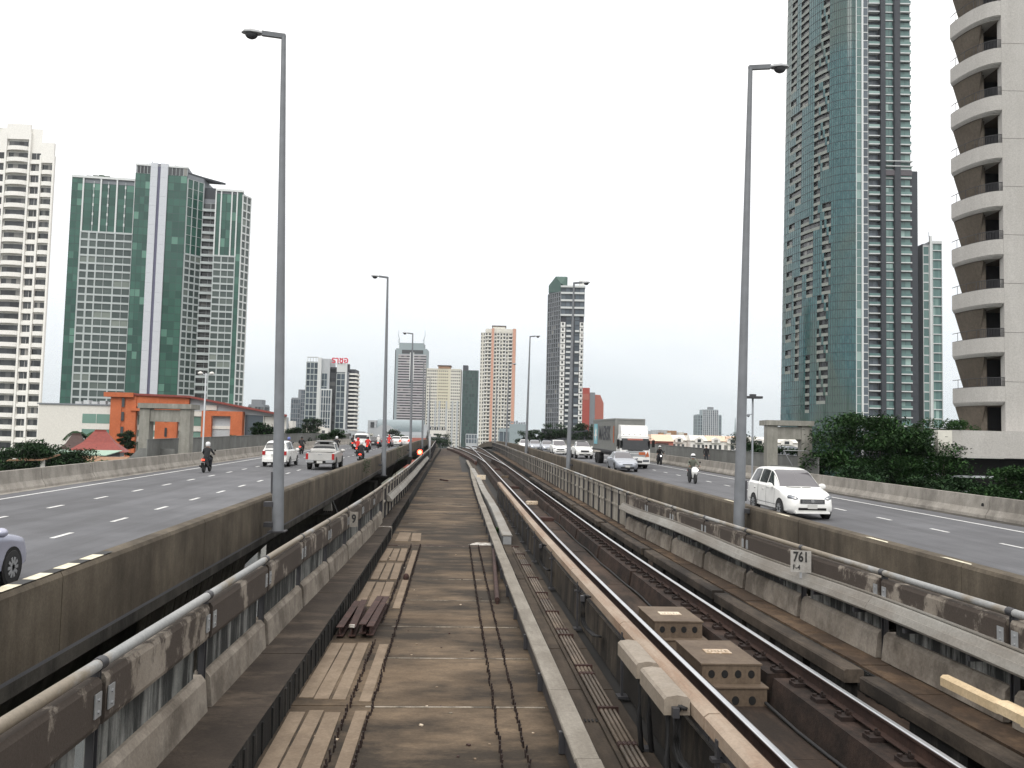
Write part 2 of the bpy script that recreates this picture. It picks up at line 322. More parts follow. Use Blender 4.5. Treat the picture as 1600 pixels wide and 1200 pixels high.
def leafmat(name, c1, c2, c3):
    m,nt,b=base(name); S(b,'Roughness',.8); S(b,'Specular IOR Level',.12)
    g=nt.nodes.new('ShaderNodeNewGeometry'); c=ramp(nt,g.outputs['Random Per Island'],[(0,c1),(.6,c2),(1,c3)])
    n=noise(nt,.5,(1,1,1),3,.5); c=mix(nt,c,ramp(nt,n,[(.35,.65),(.65,1.3)]),1.,'MULTIPLY'); nt.links.new(c,b.inputs['Base Color']); return m
M['leaf']=leafmat('leaf_green',(.015,.04,.013),(.027,.066,.019),(.045,.095,.028))
M['leaf_dark']=leafmat('leaf_dark_green',(.014,.033,.014),(.023,.052,.02),(.033,.066,.026))
M['loggia']=plain('loggia_slab_grey',(.23,.25,.23),.8)
M['container']=plain('container_grey',(.215,.22,.21),.6,var=.1)
M['cyan']=plain('emblem_blue',(.18,.45,.52),.6)
M['whitewarm']=plain('house_white',(.72,.70,.66),.8,var=.06)
M['peach']=plain('peach_roof',(.70,.50,.38),.8,var=.1)
M['logo_grey']=plain('logo_dark_grey',(.05,.055,.065),.6)
M['signred']=plain('rooftop_sign_red',(.62,.03,.06),.5)
# ============================================================ SETTING: ground, river, roads, track deck
def struct(o, label=None): o['kind']='structure'; return tag(o,label)
MB().box(-4500,4500,-300,6000,-14.5,-13).build('ground',M['ground'])['kind']='structure'
MB().face([(-2500,34,-12.95),(2500,34,-12.95),(2500,182,-12.95),(-2500,182,-12.95)]).build('river',M['water'])['kind']='structure'
YS = frange(-6,110,4)+frange(113,300,5)
rf = lambda y:(0,road(y))
tf = lambda y:(0,prof(y))
def bridge(side, xin, xout):
    s = 1 if xout>xin else -1
    root = empty('road_bridge_deck',(0,0,0)); root['kind']='structure'
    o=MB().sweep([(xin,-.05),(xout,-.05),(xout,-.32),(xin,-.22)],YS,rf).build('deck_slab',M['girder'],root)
    a=MB().sweep([(xin,0),(xout,0),(xout,-.046),(xin,-.046)],YS,rf).build('road_surface',M['asphalt'],root)
    # box girder with sloping webs, deeper towards the piers
    mb=MB(); k=0; n=8
    def sec(y):
        d=1.5+1.5*abs(math.cos(math.pi*(y-21)/48))**3; z=road(y)
        return [(xin+.1*s,z-.23),(xin+2.0*s,z-.62),(xin+2.9*s,z-.62-d),(xout-2.9*s,z-.62-d),(xout-2.0*s,z-.62),(xout-.1*s,z-.33)]
    ys=frange(-6,300,3); 
    for y in ys: mb.v += [(x,y,z) for x,z in sec(y)]
    for i in range(len(ys)-1):
        for j in range(5): mb.f.append((i*6+j,i*6+j+1,(i+1)*6+j+1,(i+1)*6+j)); mb.m.append(0)
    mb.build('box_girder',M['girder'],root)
    return root
bl = bridge('l',-4.86,-17.9); br = bridge('r',8.06,20.9)
# road markings: separate painted dashes
def dashes(parent, x, y0, y1, per, ln, wd=.13):
    me={}
    y=y0
    while y<y1:
        o=MB().box(-wd/2,wd/2,-ln/2,ln/2,0,.004).mesh('dash',M['line_white']) if 'd' not in me else me['d']; me['d']=o
        inst('lane_dash',o,parent,(x+random.uniform(-.015,.015),y,road(y)+.004),(slope(road,y),0,0)); y+=per
for x,y0 in ((-9.65,19.4),(-13.0,19.2)): dashes(bl,x,y0,135,3.82,1.15)
for x,y0 in ((15.75,20.7),(12.0,19)): dashes(br,x,y0,135,3.75,1.05,.12)
MB().sweep([(-15.95,.008),(-15.83,.008),(-15.83,.004),(-15.95,.004)],YS,rf).build('edge_line',M['line_white'],bl)
MB().sweep([(-6.1,.008),(-6.0,.008),(-6.0,.004),(-6.1,.004)],YS,rf).build('edge_line',M['line_white'],bl)
MB().sweep([(18.45,.008),(18.57,.008),(18.57,.004),(18.45,.004)],YS,rf).build('edge_line',M['line_white'],br)
# concrete gutter strip beside the outer barriers
MB().sweep([(-17.5,.012),(-16.75,.006),(-16.75,.002),(-17.5,.002)],YS,rf).build('gutter',M['barrier'],bl)
MB().sweep([(20.5,.012),(19.6,.006),(19.6,.002),(20.5,.002)],YS,rf).build('gutter',M['girder'],br)

# inner parapets (towards the railway), cast in bays
def parapet(x, s, label, y_first, bay, slope_in):
    root=empty('road_parapet',(x,0,0)); tag(root,label,'parapet')
    # s: direction away from the railway
    poly=[(0,.93),(.03*s,.985),(.22*s,1.0),(.27*s,.97),(.32*s,.30),(.46*s,.02),(.46*s,-.04),(0,-.1)]
    fl=[(-.003*s,-.1),(.5*s,-.1),(.5*s,-.36),(.16*s,-.34)]
    y=y_first
    while y<160:
        ys=frange(y,y+bay-.025,3.2); g=random.uniform(-.004,.004)
        MB().sweep(poly,ys,lambda yy:(g,road(yy))).build('parapet_bay',M['parapet'],root,smooth=False)
        MB().sweep(fl,frange(y,y+bay-.025,3.2),lambda yy:(g,road(yy))).build('edge_beam',M['girder'],root)
        y+=bay
    MB().sweep(poly,frange(y,300,6),rf).build('parapet_run',M['parapet'],root)
    return root
pl=parapet(-4.86,-1,'weathered concrete parapet along the left road, streaked brown, beside the dark gap',-7.7,6.5,True)
pr=parapet(8.05,1,'weathered concrete parapet along the right road, behind the numbered guard wall',-6.3,6.7,True)
# black and yellow-white kerb paint on top of the left parapet
y=13.55
for i in range(16):
    ln=.47 if i%2 else .34; mt=M['yellow_paint'] if i%2 else M['black_paint']
    a,b=y-ln,y; z=lambda yy:road(yy)
    MB().face([(-.04,a,z(a)+1.004),(-.2,a,z(a)+1.006),(-.2,b,z(b)+1.006),(-.04,b,z(b)+1.004)]).build('paint_band',mt,pl); y-=ln
# faint old paint patches on the right parapet top
for yy in (16.3,21.2,13.6,25.5):
    MB().face([(.05,yy,road(yy)+.996),(.12,yy+.1,road(yy)+1.0),(.12,yy+.8,road(yy+.8)+1.0),(.05,yy+.9,road(yy+.9)+.996)]).build('paint_remnant',M['yellow_paint'],pr)

# outer jersey barriers
def barrier(x, s, label, y0, bay):
    root=empty('crash_barrier',(x,0,0)); tag(root,label,'barrier')
    poly=[(0,.80),(-.0,.82),(.2*s,.82),(.22*s,.0),(-.22*s,0),(-.2*s,.12),(-.06*s,.34)]
    y=y0
    while y<165:
        g=random.uniform(-.012,.012); h=random.uniform(-.008,.008)
        MB().sweep(poly,frange(y,y+bay-.03,2.7),lambda yy:(g,road(yy)+h)).build('barrier_bay',M['barrier'],root); y+=bay
    MB().sweep(poly,frange(y,300,6),rf).build('barrier_run',M['barrier'],root)
    return root
ol=barrier(-17.25,-1,'pale concrete crash barrier on the far side of the left road',23.2,5.3)
orr=barrier(20.3,1,'pale concrete crash barrier beyond the right road, in front of the trees',14.5,6.1)
def text(body, size, mat, parent, loc, rot, name='lettering', ext=.002, sx=1, align='CENTER', off=0):
    cu=bpy.data.curves.new(name,'FONT'); cu.body=body; cu.size=size; cu.extrude=ext; cu.align_x=align; cu.align_y='CENTER'; cu.offset=off; cu.resolution_u=3
    t=bpy.data.objects.new('tmp',cu); col.objects.link(t); bpy.context.view_layer.update()
    me=bpy.data.meshes.new_from_object(t.evaluated_get(bpy.context.evaluated_depsgraph_get())); bpy.data.objects.remove(t); me.materials.clear(); me.materials.append(mat)
    return inst(name,me,parent,loc,rot,(sx,1,1))
# stencilled P marks and a drain hole on the barriers
for yy in (44.2,60.5,76.5):
    text('P',.34,M['girder'],ol,(.012,yy,road(yy)+.56),(math.radians(90),0,math.radians(90)),'stencil_mark')
MB().lathe([(.09,-.02),(.09,.004)],14,'x').build('drain_hole',M['black'],orr,(-.035,33.2,road(33.2)+.47))
# raised footpaths behind the barriers with grey screens
def footpath(x0, x1, xs, y0, y1, h, label):
    root=empty('footpath_screen',(xs,0,0)); tag(root,label,'screen')
    pth=empty('footpath',(0,0,0)); pth['kind']='structure'
    MB().sweep([(x0,.16),(x1,.16),(x1,-.5),(x0,-.5)],YS,rf).build('footpath_slab',M['girder'],pth)
    y=y0
    while y<y1:
        MB().sweep([(0,h),(.06,h),(.06,.1),(0,.1)],[y,y+2.36],rf).build('screen_panel',M['greysheet'],root); y+=2.4
    MB().sweep([(-.04,h+.05),(.1,h+.05),(.1,h+.003),(-.04,h+.003)],frange(y0,y1,3),rf).build('top_rail',M['greysheet'],root)
footpath(-17.5,-20.2,-20.1,60.5,175,1.62,'low grey screen along the footpath beyond the left road')
footpath(20.55,23.5,23.3,56,190,1.55,'low grey screen along the footpath beyond the right road')

# ---------------------------------------------------------------- track viaduct
deck=empty('track_deck',(0,0,0)); deck['kind']='structure'
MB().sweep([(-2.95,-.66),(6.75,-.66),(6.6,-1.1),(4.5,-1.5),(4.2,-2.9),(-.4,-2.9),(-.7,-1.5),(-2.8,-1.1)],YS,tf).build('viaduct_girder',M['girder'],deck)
# centre slab cast in panels with open joints
js=[-1.5,1.6,4.55,7.1,9.3,11.55,14.05,16.4,19.0,21.8,24.9,28.0,28.12,31.6,34.5,38.6,43,48,54,60,67,75,84,94,105,118]
for a,b in zip(js,js[1:]):
    if b-a<.2: continue
    dz=random.uniform(-.006,.006)
    x1=1.62 if b<60 else (1.3 if b<80 else .8)
    MB().sweep([(-1.93,-.60),(x1,-.60),(x1,-.655),(-1.93,-.655)],frange(a+.012,b-.012,4),lambda yy:(0,prof(yy)+dz)).build('slab_panel',M['slab'],deck)
    if 8<b<60: MB().sweep([(-1.0 if b<28 else -1.6,-.594),(1.25,-.594),(1.25,-.599),(-1.0 if b<28 else -1.6,-.599)],[b-.05-random.random()*.02,b-.016],lambda yy:(0,prof(yy)+dz)).build('pale_joint_edge',M['slab_edge'],deck)
MB().sweep([(-1.93,-.645),(6.0,-.645),(6.0,-.657),(-1.93,-.657)],frange(-2,200,4),tf).build('joint_bottom',M['joint_gap'],deck)
# trough floor right of the duct and rail bed
def bedpieces(name, x0, x1, z, y0, y1, ln, mt, far):
    y=y0
    while y<y1:
        dz=random.uniform(-.007,.007)
        MB().sweep([(x0,z),(x1,z),(x1,z-.035),(x0,z-.035)],frange(y,y+ln-.02,3),lambda yy:(0,prof(yy)+dz)).build(name,mt,deck); y+=ln
    MB().sweep([(x0,z),(x1,z),(x1,z-.035),(x0,z-.035)],frange(y,far,5),tf).build(name,mt,deck)
bedpieces('trough_slab',1.66,2.28,-.60,-2,60,2.4,M['bed2'],200)
bedpieces('bed_panel',3.42,4.12,-.57,-2,60,2.9,M['bed'],200)
bedpieces('bed_panel',4.92,5.74,-.60,-2,60,2.9,M['bed'],200)
MB().sweep([(-1.93,-.61),(5.7,-.61),(5.7,-.66),(-1.93,-.66)],frange(118,200,5),tf).build('far_bed',M['bed'],deck)
# pale mortar strips left of the slab (old plinth footprints)
def strip(xa,xb,ya,yb,sk=0):
    h=-.60+.018
    MB().face([(xa+sk,ya,prof(ya)+h),(xb+sk,ya,prof(ya)+h),(xb,yb,prof(yb)+h),(xa,yb,prof(yb)+h)]).face([(xa+sk,ya,prof(ya)-.61),(xb+sk,ya,prof(ya)-.61),(xb+sk,ya,prof(ya)+h),(xa+sk,ya,prof(ya)+h)]).face([(xb+sk,ya,prof(ya)-.61),(xb,yb,prof(yb)-.61),(xb,yb,prof(yb)+h),(xb+sk,ya,prof(ya)+h)]).build('mortar_strip',M['strip'],deck)
for ya,yb in ((3.0,6.9),(7.2,11.35),(11.75,15.0),(18.1,21.2),(21.5,24.3),(24.6,27.2)):
    for xa,xb in ((-1.88,-1.69),(-1.66,-1.48),(-1.45,-1.27)):
        strip(xa+random.uniform(-.01,.01),xb+random.uniform(-.01,.01),ya+random.uniform(0,.12),yb-random.uniform(0,.12),random.uniform(-.03,.05))
for ya,yb in ((3.0,7.0),(7.2,11.3),(11.7,14.9),(18.0,21.5),(21.9,26.8)): strip(-1.10,-.955,ya,yb)
strip(-1.75,-1.35,28.9,31.3); strip(-1.3,-1.0,29.0,31.2,.05)
# rows of cut reinforcement bars
bar=MB().obox((0,0,.035),.018,.03,.085).obox((0,.02,-.01),.014,.13,.014).mesh('dowel_bar',M['rustdark'])
for x in (-1.19,-.91,.6,.87):
    y=6.4; n=0
    while y<16.6:
        if not(x==-1.19 and 15.0<y<18): inst('dowel_bar',bar,deck,(x+random.uniform(-.012,.012),y,prof(y)-.595),(random.uniform(-.15,.15),random.uniform(-.15,.15),random.uniform(-.3,.3)))
        y+=.145
    mb=MB(); yy=y
    while yy<28:
        R=Matrix.Rotation(random.uniform(-.3,.3),3,'Z'); mb.obox((x+random.uniform(-.012,.012),yy,prof(yy)-.56),.018,.03,.085,R).obox((x,yy,prof(yy)-.592),.022,.14,.014,R); yy+=.145
    mb.build('dowel_row',M['rustdark'],deck)['kind']='stuff'
# small debris on the slab
for i in range(60):
    x=random.uniform(-1.7,1.2); y=random.uniform(7,27); sc_=random.uniform(.008,.03)
    MB().obox((0,0,0),sc_*1.6,sc_,sc_*.7,Matrix.Rotation(random.random()*3,3,'Z')).build('debris_chip',random.choice([M['slab_edge'],M['strip'],M['plate_cream'],M['rust']]),deck,(x,y,prof(y)-.6+sc_*.4-.004))
# expansion joint strip at 28 m
MB().box(-1.93,1.62,28.0,28.1,-.61,-.592).build('joint_strip',M['rust'],deck,(0,0,prof(28)))
# dark stain-edge mortar pad with white residue by the duct
MB().face([(.55,28.3,-.588),(1.5,28.25,-.588),(1.5,29.3,-.588),(1.0,29.5,-.588)]).build('cement_residue',M['white_paint'],deck,(0,0,prof(28.8)-.005))

# left ledge (raised kerb walkway) in cast units
kw=empty('left_walkway',(0,0,0)); kw['kind']='structure'
y=-2
while y<150:
    ln=2.45 if y<60 else 6; e=-1.93 if y<29.2 else -1.98; dz=random.uniform(-.006,.006); t=-.23
    mb=MB(); mb.sweep([(-2.95,t),(e,t),(e+.012,-.6),(-2.95,-.6)],frange(y,y+ln-.018,2.5),lambda yy:(0,prof(yy)+dz),[0,1,0,0])
    mb.build('kerb_unit',[M['ledge_top'],M['ledge_side']],kw)
    if y<40:
        yy=y+.1
        while yy<y+ln-.1:
            MB().box(e-.002,e+.02,-.03,.03,0,.33).build('kerb_rib',M['ledge_side'],kw,(0,yy,prof(yy)-.59+random.uniform(-.01,0))); yy+=random.choice((.3,.42,.36))
    y+=ln
# white painted step frame at the slab step
fr=empty('step_marker',(-2.3,29.6,prof(29.6)-.23)); tag(fr,'white painted angle edging across the left kerb walkway','edging')
MB().box(-.32,.34,-.06,.06,.004,.03).build('top_bar',M['white_paint'],fr)
MB().box(.345,.39,-.05,.05,-.36,.028).build('side_bar',M['white_paint'],fr)
# right walkway with tiles
rw=empty('right_walkway',(0,0,0)); rw['kind']='structure'
y=-2
while y<130:
    ln=.72 if y<45 else 3
    dz=random.uniform(-.008,.006)
    MB().sweep([(5.78,-.25),(6.62,-.25),(6.62,-.29),(5.78,-.29)],[y+.008,y+ln-.008],lambda yy:(0,prof(yy)+dz)).build('walk_tile',M['tilewalk'],rw); y+=ln
y=-2
while y<150:
    ln=2.9 if y<60 else 8
    MB().sweep([(5.74,-.285),(6.7,-.285),(6.7,-.66),(5.74,-.66)],frange(y,y+ln-.02,2.9),tf).build('kerb_unit',M['ledge_side'],rw)
    y+=ln
y=-2
while y<32:
    MB().box(5.715,5.742,-.04,.04,0,.3).build('kerb_rib',M['ledge_side'],rw,(0,y,prof(y)-.6)); y+=random.choice((.3,.45,.6))
# trough beams right of the right rail
beams=empty('trough_kerb',(0,0,0)); beams['kind']='structure'
for a,b,x in ((-2,4.3,5.22),(4.6,11.2,5.2),(11.55,17.4,5.16),(17.7,24,5.2),(24.3,31,5.18),(31.4,38,5.15),(38.4,46,5.15),(46.4,60,5.15)):
    MB().sweep([(x,-.12),(x+.02,-.1),(x+.24,-.1),(x+.26,-.12),(x+.26,-.27),(x,-.27)],frange(a,b,3),tf).build('kerb_beam',M['beam'],beams)
    q=a+.1
    while q<b-.9:
        MB().sweep([(x+.05,-.272),(x+.22,-.272),(x+.22,-.6),(x+.03,-.6)],[q,q+1.15],tf).build('beam_block',M['ledge_side'],beams); q+=1.4

# ---------------------------------------------------------------- rails on plinths
def rail(xs, y0, y1, label, step=3, fast=True, plinth=True, ymax_f=48):
    # xs(y) gives the rail centre line
    root=empty('railway_rail',(0,y0,0)); tag(root,label,'rail')
    ys=[y-y0 for y in frange(y0,y1,step)]; fn=lambda y:(xs(y+y0),prof(y+y0))
    web=[(-.028,-.042),(.028,-.042),(.009,-.055),(.009,-.15),(.068,-.165),(.068,-.176),(-.068,-.176),(-.068,-.165),(-.009,-.15),(-.009,-.055)]
    MB().sweep([(-.034,-.002),(-.022,.002),(.022,.002),(.034,-.002),(.034,-.012),(-.034,-.012)],ys,fn).build('rail_head',M['railhead'],root)
    MB().sweep([(-.036,-.012),(.036,-.012),(.036,-.03),(.028,-.042),(-.028,-.042),(-.036,-.03)],ys,fn).build('rail_flank',M['railweb'],root)
    MB().sweep(web,ys,fn).build('rail_web',M['railweb'],root)
    if fast:
        y=y0+.3
        while y<ymax_f:
            inst('rail_fastener',FAST,root,(xs(y),y-y0,prof(y))); y+=.68
    if plinth:
        y=y0
        while y<min(y1,95):
            ln=4.6 if y<50 else 9; 
            MB().sweep([(-.30,-.225),(.30,-.225),(.36,-.60),(-.36,-.60)],frange(y-y0,y-y0+ln-.22,2.2),lambda q:(xs(q+y0),prof(q+y0)+.0)).build('rail_plinth',M['plinth'],root); y+=ln
    return root
fb=MB().box(-.2,.2,-.09,.09,-.224,-.178)
for s in (-1,1):
    fb.obox((s*.085,0,-.155),.05,.06,.03); fb.lathe([(.017,-.18),(.017,-.11)],6,'z',(s*.095,0,0)); fb.lathe([(.028,-.18),(.028,-.15)],6,'z',(s*.165,.05,0))
FAST=fb.mesh('rail_fastener',M['rustdark'])
rail(lambda y:3.02,-2,215,'left running rail, polished top, beside the tan third rail cover')
rail(lambda y:4.53,-2,215,'right running rail, polished top, between rusty plinths and kerb beams')
TA=[(70,3.1),(82,3.0),(98,2.62),(126,1.35),(150,.1),(165,-.8)]; TB=[(70,4.58),(77,4.5),(95,4.02),(128,2.95),(150,1.7),(165,.9)]
rail(lambda y:interp(TA,y),82,165,'far diverging rail curving left from the left running rail',4,False,False)
rail(lambda y:interp(TB,y),77,165,'far diverging rail crossing over the left running rail',4,False,False)
gr=empty('guard_timber',(0,90,0)); tag(gr,'dark rusty guard beam along the far turnout','beam')
MB().sweep([(-.6,-.25),(-.35,-.25),(-.35,-.6),(-.6,-.6)],[y-90 for y in frange(90,160,5)],lambda y:(interp(TA,y+90),prof(y+90))).build('guard_beam',M['rust'],gr)
# ---------------------------------------------------------------- cable ducts, conduits
du=empty('cable_duct',(1.4,0,0)); tag(du,'long pale concrete cable duct with butted covers along the centre slab','cable duct')
y=4.0; DX=[(0,0),(27,-.02),(44,-.02),(60,.03),(77,.2),(95,.1)]
while y<92:
    ln=2.42 if y<44 else 4.9; dx=random.uniform(-.008,.008)
    f=lambda yy:(dx+interp(DX,yy),prof(yy))
    MB().sweep([(-.125,-.315),(-.115,-.30),(.115,-.30),(.125,-.315),(.125,-.345),(-.125,-.345)],frange(y,y+ln-.012,2.5),f).build('duct_cover',M['duct'],du)
    y+=ln
MB().sweep([(-.10,-.347),(.10,-.347),(.10,-.58),(-.10,-.58)],frange(0,95,3),lambda yy:(interp(DX,yy),prof(yy))).build('duct_body',M['dark_metal'],du)
y=5
while y<60:
    MB().box(-.17,-.1,-.03,.03,-.59,-.36).build('duct_bracket',M['dark_metal'],du,(0,y,prof(y))); y+=2.42
d2=empty('steel_trough',(1.8,28.6,0)); tag(d2,'grey steel cable trough with lids starting right of the pale duct','cable trough')
y=0
while y<46:
    ln=3.6; sx=[(0,0),(12,.04),(20,-.02),(46,-.1)]
    MB().sweep([(-.15,-.30),(.15,-.30),(.17,-.34),(-.17,-.34)],[y,y+ln-.05],lambda q:(interp(sx,q)+.02*math.sin(y*2),prof(q+28.6)+random.uniform(-.0,.012))).build('trough_lid',M['tray'],d2)
    y+=ln
MB().sweep([(-.13,-.345),(.13,-.345),(.13,-.59),(-.13,-.59)],frange(0,46,3),lambda q:(interp(sx,q),prof(q+28.6))).build('trough_body',M['grey_metal'],d2)
for i,(dx,dz) in enumerate(((0,0),(.055,0),(.11,.0),(.165,-.005))):
    c=empty('conduit_pipe',(1.93+dx,4,0)); tag(c,['leftmost of the four brown conduits lying in the trough','second from left of the four brown conduits in the trough','third from left of the four brown conduits in the trough','rightmost of the four brown conduits lying in the trough'][i],'conduit','brown conduits in the trough')
    ye=27.6-i*.4; y=4
    while y<ye:
        ln=3.0; pts=[(0,q-4,prof(q)-.555) for q in frange(y,min(y+ln,ye),1)]
        MB().tube(pts,.024 if i!=3 else .019,8).build('pipe_length',M['pipe'],c,smooth=True)
        MB().tube([(0,y+ln-.05-4,prof(y)-.555),(0,y+ln+.05-4,prof(y)-.555)],.031,8).build('coupler',M['rust'],c); y+=ln
    if i==0:
        y=5
        while y<27: MB().box(-.04,.22,-.025,.025,-.6,-.515).build('saddle',M['rust'],c,(0,y-4,prof(y))); y+=2.1
# drain grate and low cable ridge in the trough floor
gt=empty('drain_grate',(1.72,11.0,-.598)); tag(gt,'tiny slotted drain grate between the pale duct and the conduits','grate')
for i in range(4): MB().box(-.04+i*.045,-.02+i*.045,-.05,.05,0,.006).build('slot',M['black'],gt)
rd=tag(MB().sweep([(0,-.565),(.05,-.565),(.05,-.598),(0,-.598)],frange(3,27,3),lambda y:(0,prof(y))).build('low_kerb',M['bed2'],None,(1.84,0,0)),'thin brown kerb ridge left of the conduits','kerb')
# lying rusty pipe on the slab right of the dowels
p0,p1=(1.0,18.7),(1.28,26.6)
lp=tag(MB().tube([(p0[0],p0[1],prof(p0[1])-.52),(p1[0],p1[1],prof(p1[1])-.50)],.055,12).build('steel_pipe',M['rust'],smooth=50),'long brown steel pipe lying on the slab beside the pale duct','pipe')
sup=tag(MB().box(-.03,.03,-.03,.03,-.6,-.575).box(-.012,.012,-.012,.012,-.575,-.52).build('pipe_rest',M['rust'],None,(1.0,18.66,prof(18.7))),'small rusty rest under the near end of the brown pipe','bracket')
# four steel I beams
for i,(x,dz) in enumerate(((-1.80,0),(-1.60,.0),(-1.43,.05),(-1.30,.02))):
    o=empty('steel_beam',(x,15.35,prof(15.3)-.55+dz),random.uniform(-.03,.05))
    tag(o,['leftmost red-brown steel I-beam in the pile on the slab','second from left red-brown steel I-beam, white chip on its near end','third from left red-brown steel I-beam, raised highest of the pile','rightmost red-brown steel I-beam, by the dowel row'][i],'steel beam','red-brown steel beams piled on the slab')
    L_=2.45+.15*i
    MB().box(-.06,.06,0,L_,.13,.142).build('top_flange',M['rust'],o); MB().box(-.06,.06,0,L_,-.012,0).build('bottom_flange',M['rust'],o); MB().box(-.006,.006,.002,L_-.002,0,.13).build('web',M['rust'],o)
tag(MB().obox((0,0,.02),.09,.07,.04).build('paint_chip',M['white_paint'],None,(-1.60,15.33,prof(15.3)-.405)),'small white lump on the second steel beam','lump')
tag(MB().lathe([(.05,0),(.075,.05),(.06,.12),(.03,.15)],9).build('bucket',M['rust'],None,(-1.02,21.6,prof(21.6)-.6),smooth=60),'small rusty lump between the two left dowel rows','debris')
tag(MB().obox((0,0,.05),.09,1.6,.09,Matrix.Rotation(.35,3,'Z')).build('timber_offcut',M['rust'],None,(-.55,62,prof(62)-.6)),'short dark timber offcut lying on the far slab','timber')
# ---------------------------------------------------------------- third rail with tan cover
tr=empty('third_rail',(2.42,0,0)); tag(tr,'tan covered third rail on brackets left of the left running rail','third rail')
cov=[(-.095,.20),(-.095,.315),(-.05,.345),(.05,.345),(.095,.315),(.095,.20)]
segs=[(2.0,8.1),(8.13,12.2),(12.23,17.3),(17.33,22.4),(22.43,27.5),(27.53,33),(33.05,39),(39.05,46)]
for a,b in segs:
    MB().sweep(cov,frange(a,b,2.6),tf).build('cover_length',M['third'],tr,smooth=40)
    MB().sweep([(-.05,.10),(.05,.10),(.05,.19),(-.05,.19)],frange(a,b,2.6),tf).build('conductor',M['dark_metal'],tr)
brk=MB().box(-.13,-.10,-.03,.03,-.59,.25).box(-.17,.06,-.045,.045,.07,.10).box(-.18,-.04,-.09,.09,-.598,-.57).mesh('support_bracket',M['dark_metal'])
y=3.4
while y<46:
    inst('support_bracket',brk,tr,(0.02,y,prof(y))); y+=4.3 if y<24 else 2.2
# tan concrete upstand behind the brackets
MB().sweep([(.02,-.02),(.10,-.02),(.13,-.6),(.0,-.6)],frange(0,48,3),tf).build('upstand',M['upstand'],tr)
# cable loops
for y in (21.6,14.6,8.5):
    z=prof(y)
    c=empty('cable_loop',(2.25,y,z)); tag(c,{21.6:'farthest black U-shaped cable loop hanging by the third rail',14.6:'middle black U-shaped cable loop hanging by the third rail',8.5:'nearest black U-shaped cable loop by the third rail cover ends'}[y],'cable loop','cable loops at the third rail')
    pts=[(-.0,0,.27),(-.05,0,.30),(-.1,0,.22),(-.1,0,-.1),(-.06,.0,-.2),(.0,-.05,-.26),(.04,-.35,-.27),(.05,-.75,-.2)]
    for k in range(3): MB().tube([(px+.03*k,py+.035*k,pz-.01*k) for px,py,pz in pts],.018,8).build('cable',M['rubber'],c,smooth=True)
    MB().box(-.12,-.06,-.05,.03,.2,.29).build('clamp',M['dark_metal'],c)
# two boxed ramp ends standing left of the cover
for i,(y,lb) in enumerate(((9.85,'farther tan boxed end cover standing left of the third rail'),(8.55,'nearer tan boxed end cover standing left of the third rail'))):
    b=empty('rail_end_cover',(2.19,y,0)); tag(b,lb,'cover','boxed end covers beside the third rail')
    MB().sweep([(-.125,.20),(-.125,.345),(-.1,.37),(0,.385),(.1,.37),(.125,.345),(.125,.20)],[0,1.1],lambda q:(0,0)).build('hood',M['third_end'],b,smooth=35)
    for xx in (-.06,.05): MB().tube([(xx,.12,.2),(xx,.12,-.25),(xx+.02,.06,-.6)],.03,8).build('stand_tube',M['rubber'],b,smooth=True)
    MB().box(-.1,.1,.06,.2,-.6,-.57).build('foot_plate',M['dark_metal'],b)
# equipment boxes between the rails
for i,(y,lb) in enumerate(((14.4,'farther tan equipment box with round holes and cream plate between the rails'),(11.65,'nearer tan equipment box with round holes and cream plate between the rails'))):
    b=empty('equipment_box',(3.70,y,prof(y)-.57)); tag(b,lb,'box','tan equipment boxes between the rails'); b.scale=(.88,.95,1.04)
    L_=1.35 if i==0 else 1.45
    MB().box(-.46,.46,0,L_,.465,.485).build('lid',M['boxtan'],b)
    MB().box(-.44,.44,.015,L_-.02,.235,.464).build('upper_case',M['boxtan'],b)
    MB().box(-.46,.50,-.16,L_-.02,.215,.234).build('step_shelf',M['boxtan'],b)
    MB().box(-.46,.48,-.14,L_-.03,.0,.214).build('lower_case',M['boxtan'],b)
    for k in range(4): MB().lathe([(.05,-.0),(.05,.02)],14,'y',(-.30+.2*k,-.006+.015,.355)).build('round_hole',M['black'],b)
    for k in range(3): MB().lathe([(.055,0),(.055,.02)],14,'y',(-.24+.25*k,-.146,.07)).build('round_hole',M['black'],b)
    pc=MB().box(-.20,.20,.40*L_,.40*L_+.24,.486,.497).build('label_plate',M['plate_cream'],b)
    for k in range(6):
        MB().box(-.155+.055*k,-.14+.055*k+random.uniform(-.002,.006),.42*L_+.05,.42*L_+.05+random.uniform(.03,.07),.4975,.4985).build('worn_mark',M['boxtan'],pc)
    MB().lathe([(.022,0),(.022,.04)],8,'x',(.445,.2,.42)).build('side_bolt',M['grey_metal'],b)
# connecting rusty cylinder / joint at the near right of boxes
pt=tag(MB().box(3.45,4.08,9.05,9.09,-.566,-.53).build('bed_angle',M['rust']),'thin rusty angle across the bed in front of the nearer box','angle')
# flat plates farther between rails
for y,x,lb,mt in ((43.8,3.93,'pale rectangular plate on the bed, nearest of the far plates','boxtan'),(67,3.95,'small tan plate on the bed farther up the track','boxtan'),(79,4.0,'dark flat plate on the bed near the turnout','rust'),(36,3.8,'low rusty box across the track bed','rust'),(55,3.8,'dark low box across the bed in the middle distance','rust')):
    tag(MB().box(-.3,.3,-.25,.25,0,.12).box(-.26,.26,-.2,.2,.122,.15).build('bed_plate',M['plate_cream'] if y in(43.8,) else M[mt],None,(x,y,prof(y)-.57)),lb,'plate')
# trackside devices by the duct far away
tag(MB().box(-.3,.3,-.2,.2,0,.3).build('junction_box',M['plate_cream'],None,(2.0,62,prof(62)-.45)),'small pale junction box by the far left rail','junction box')
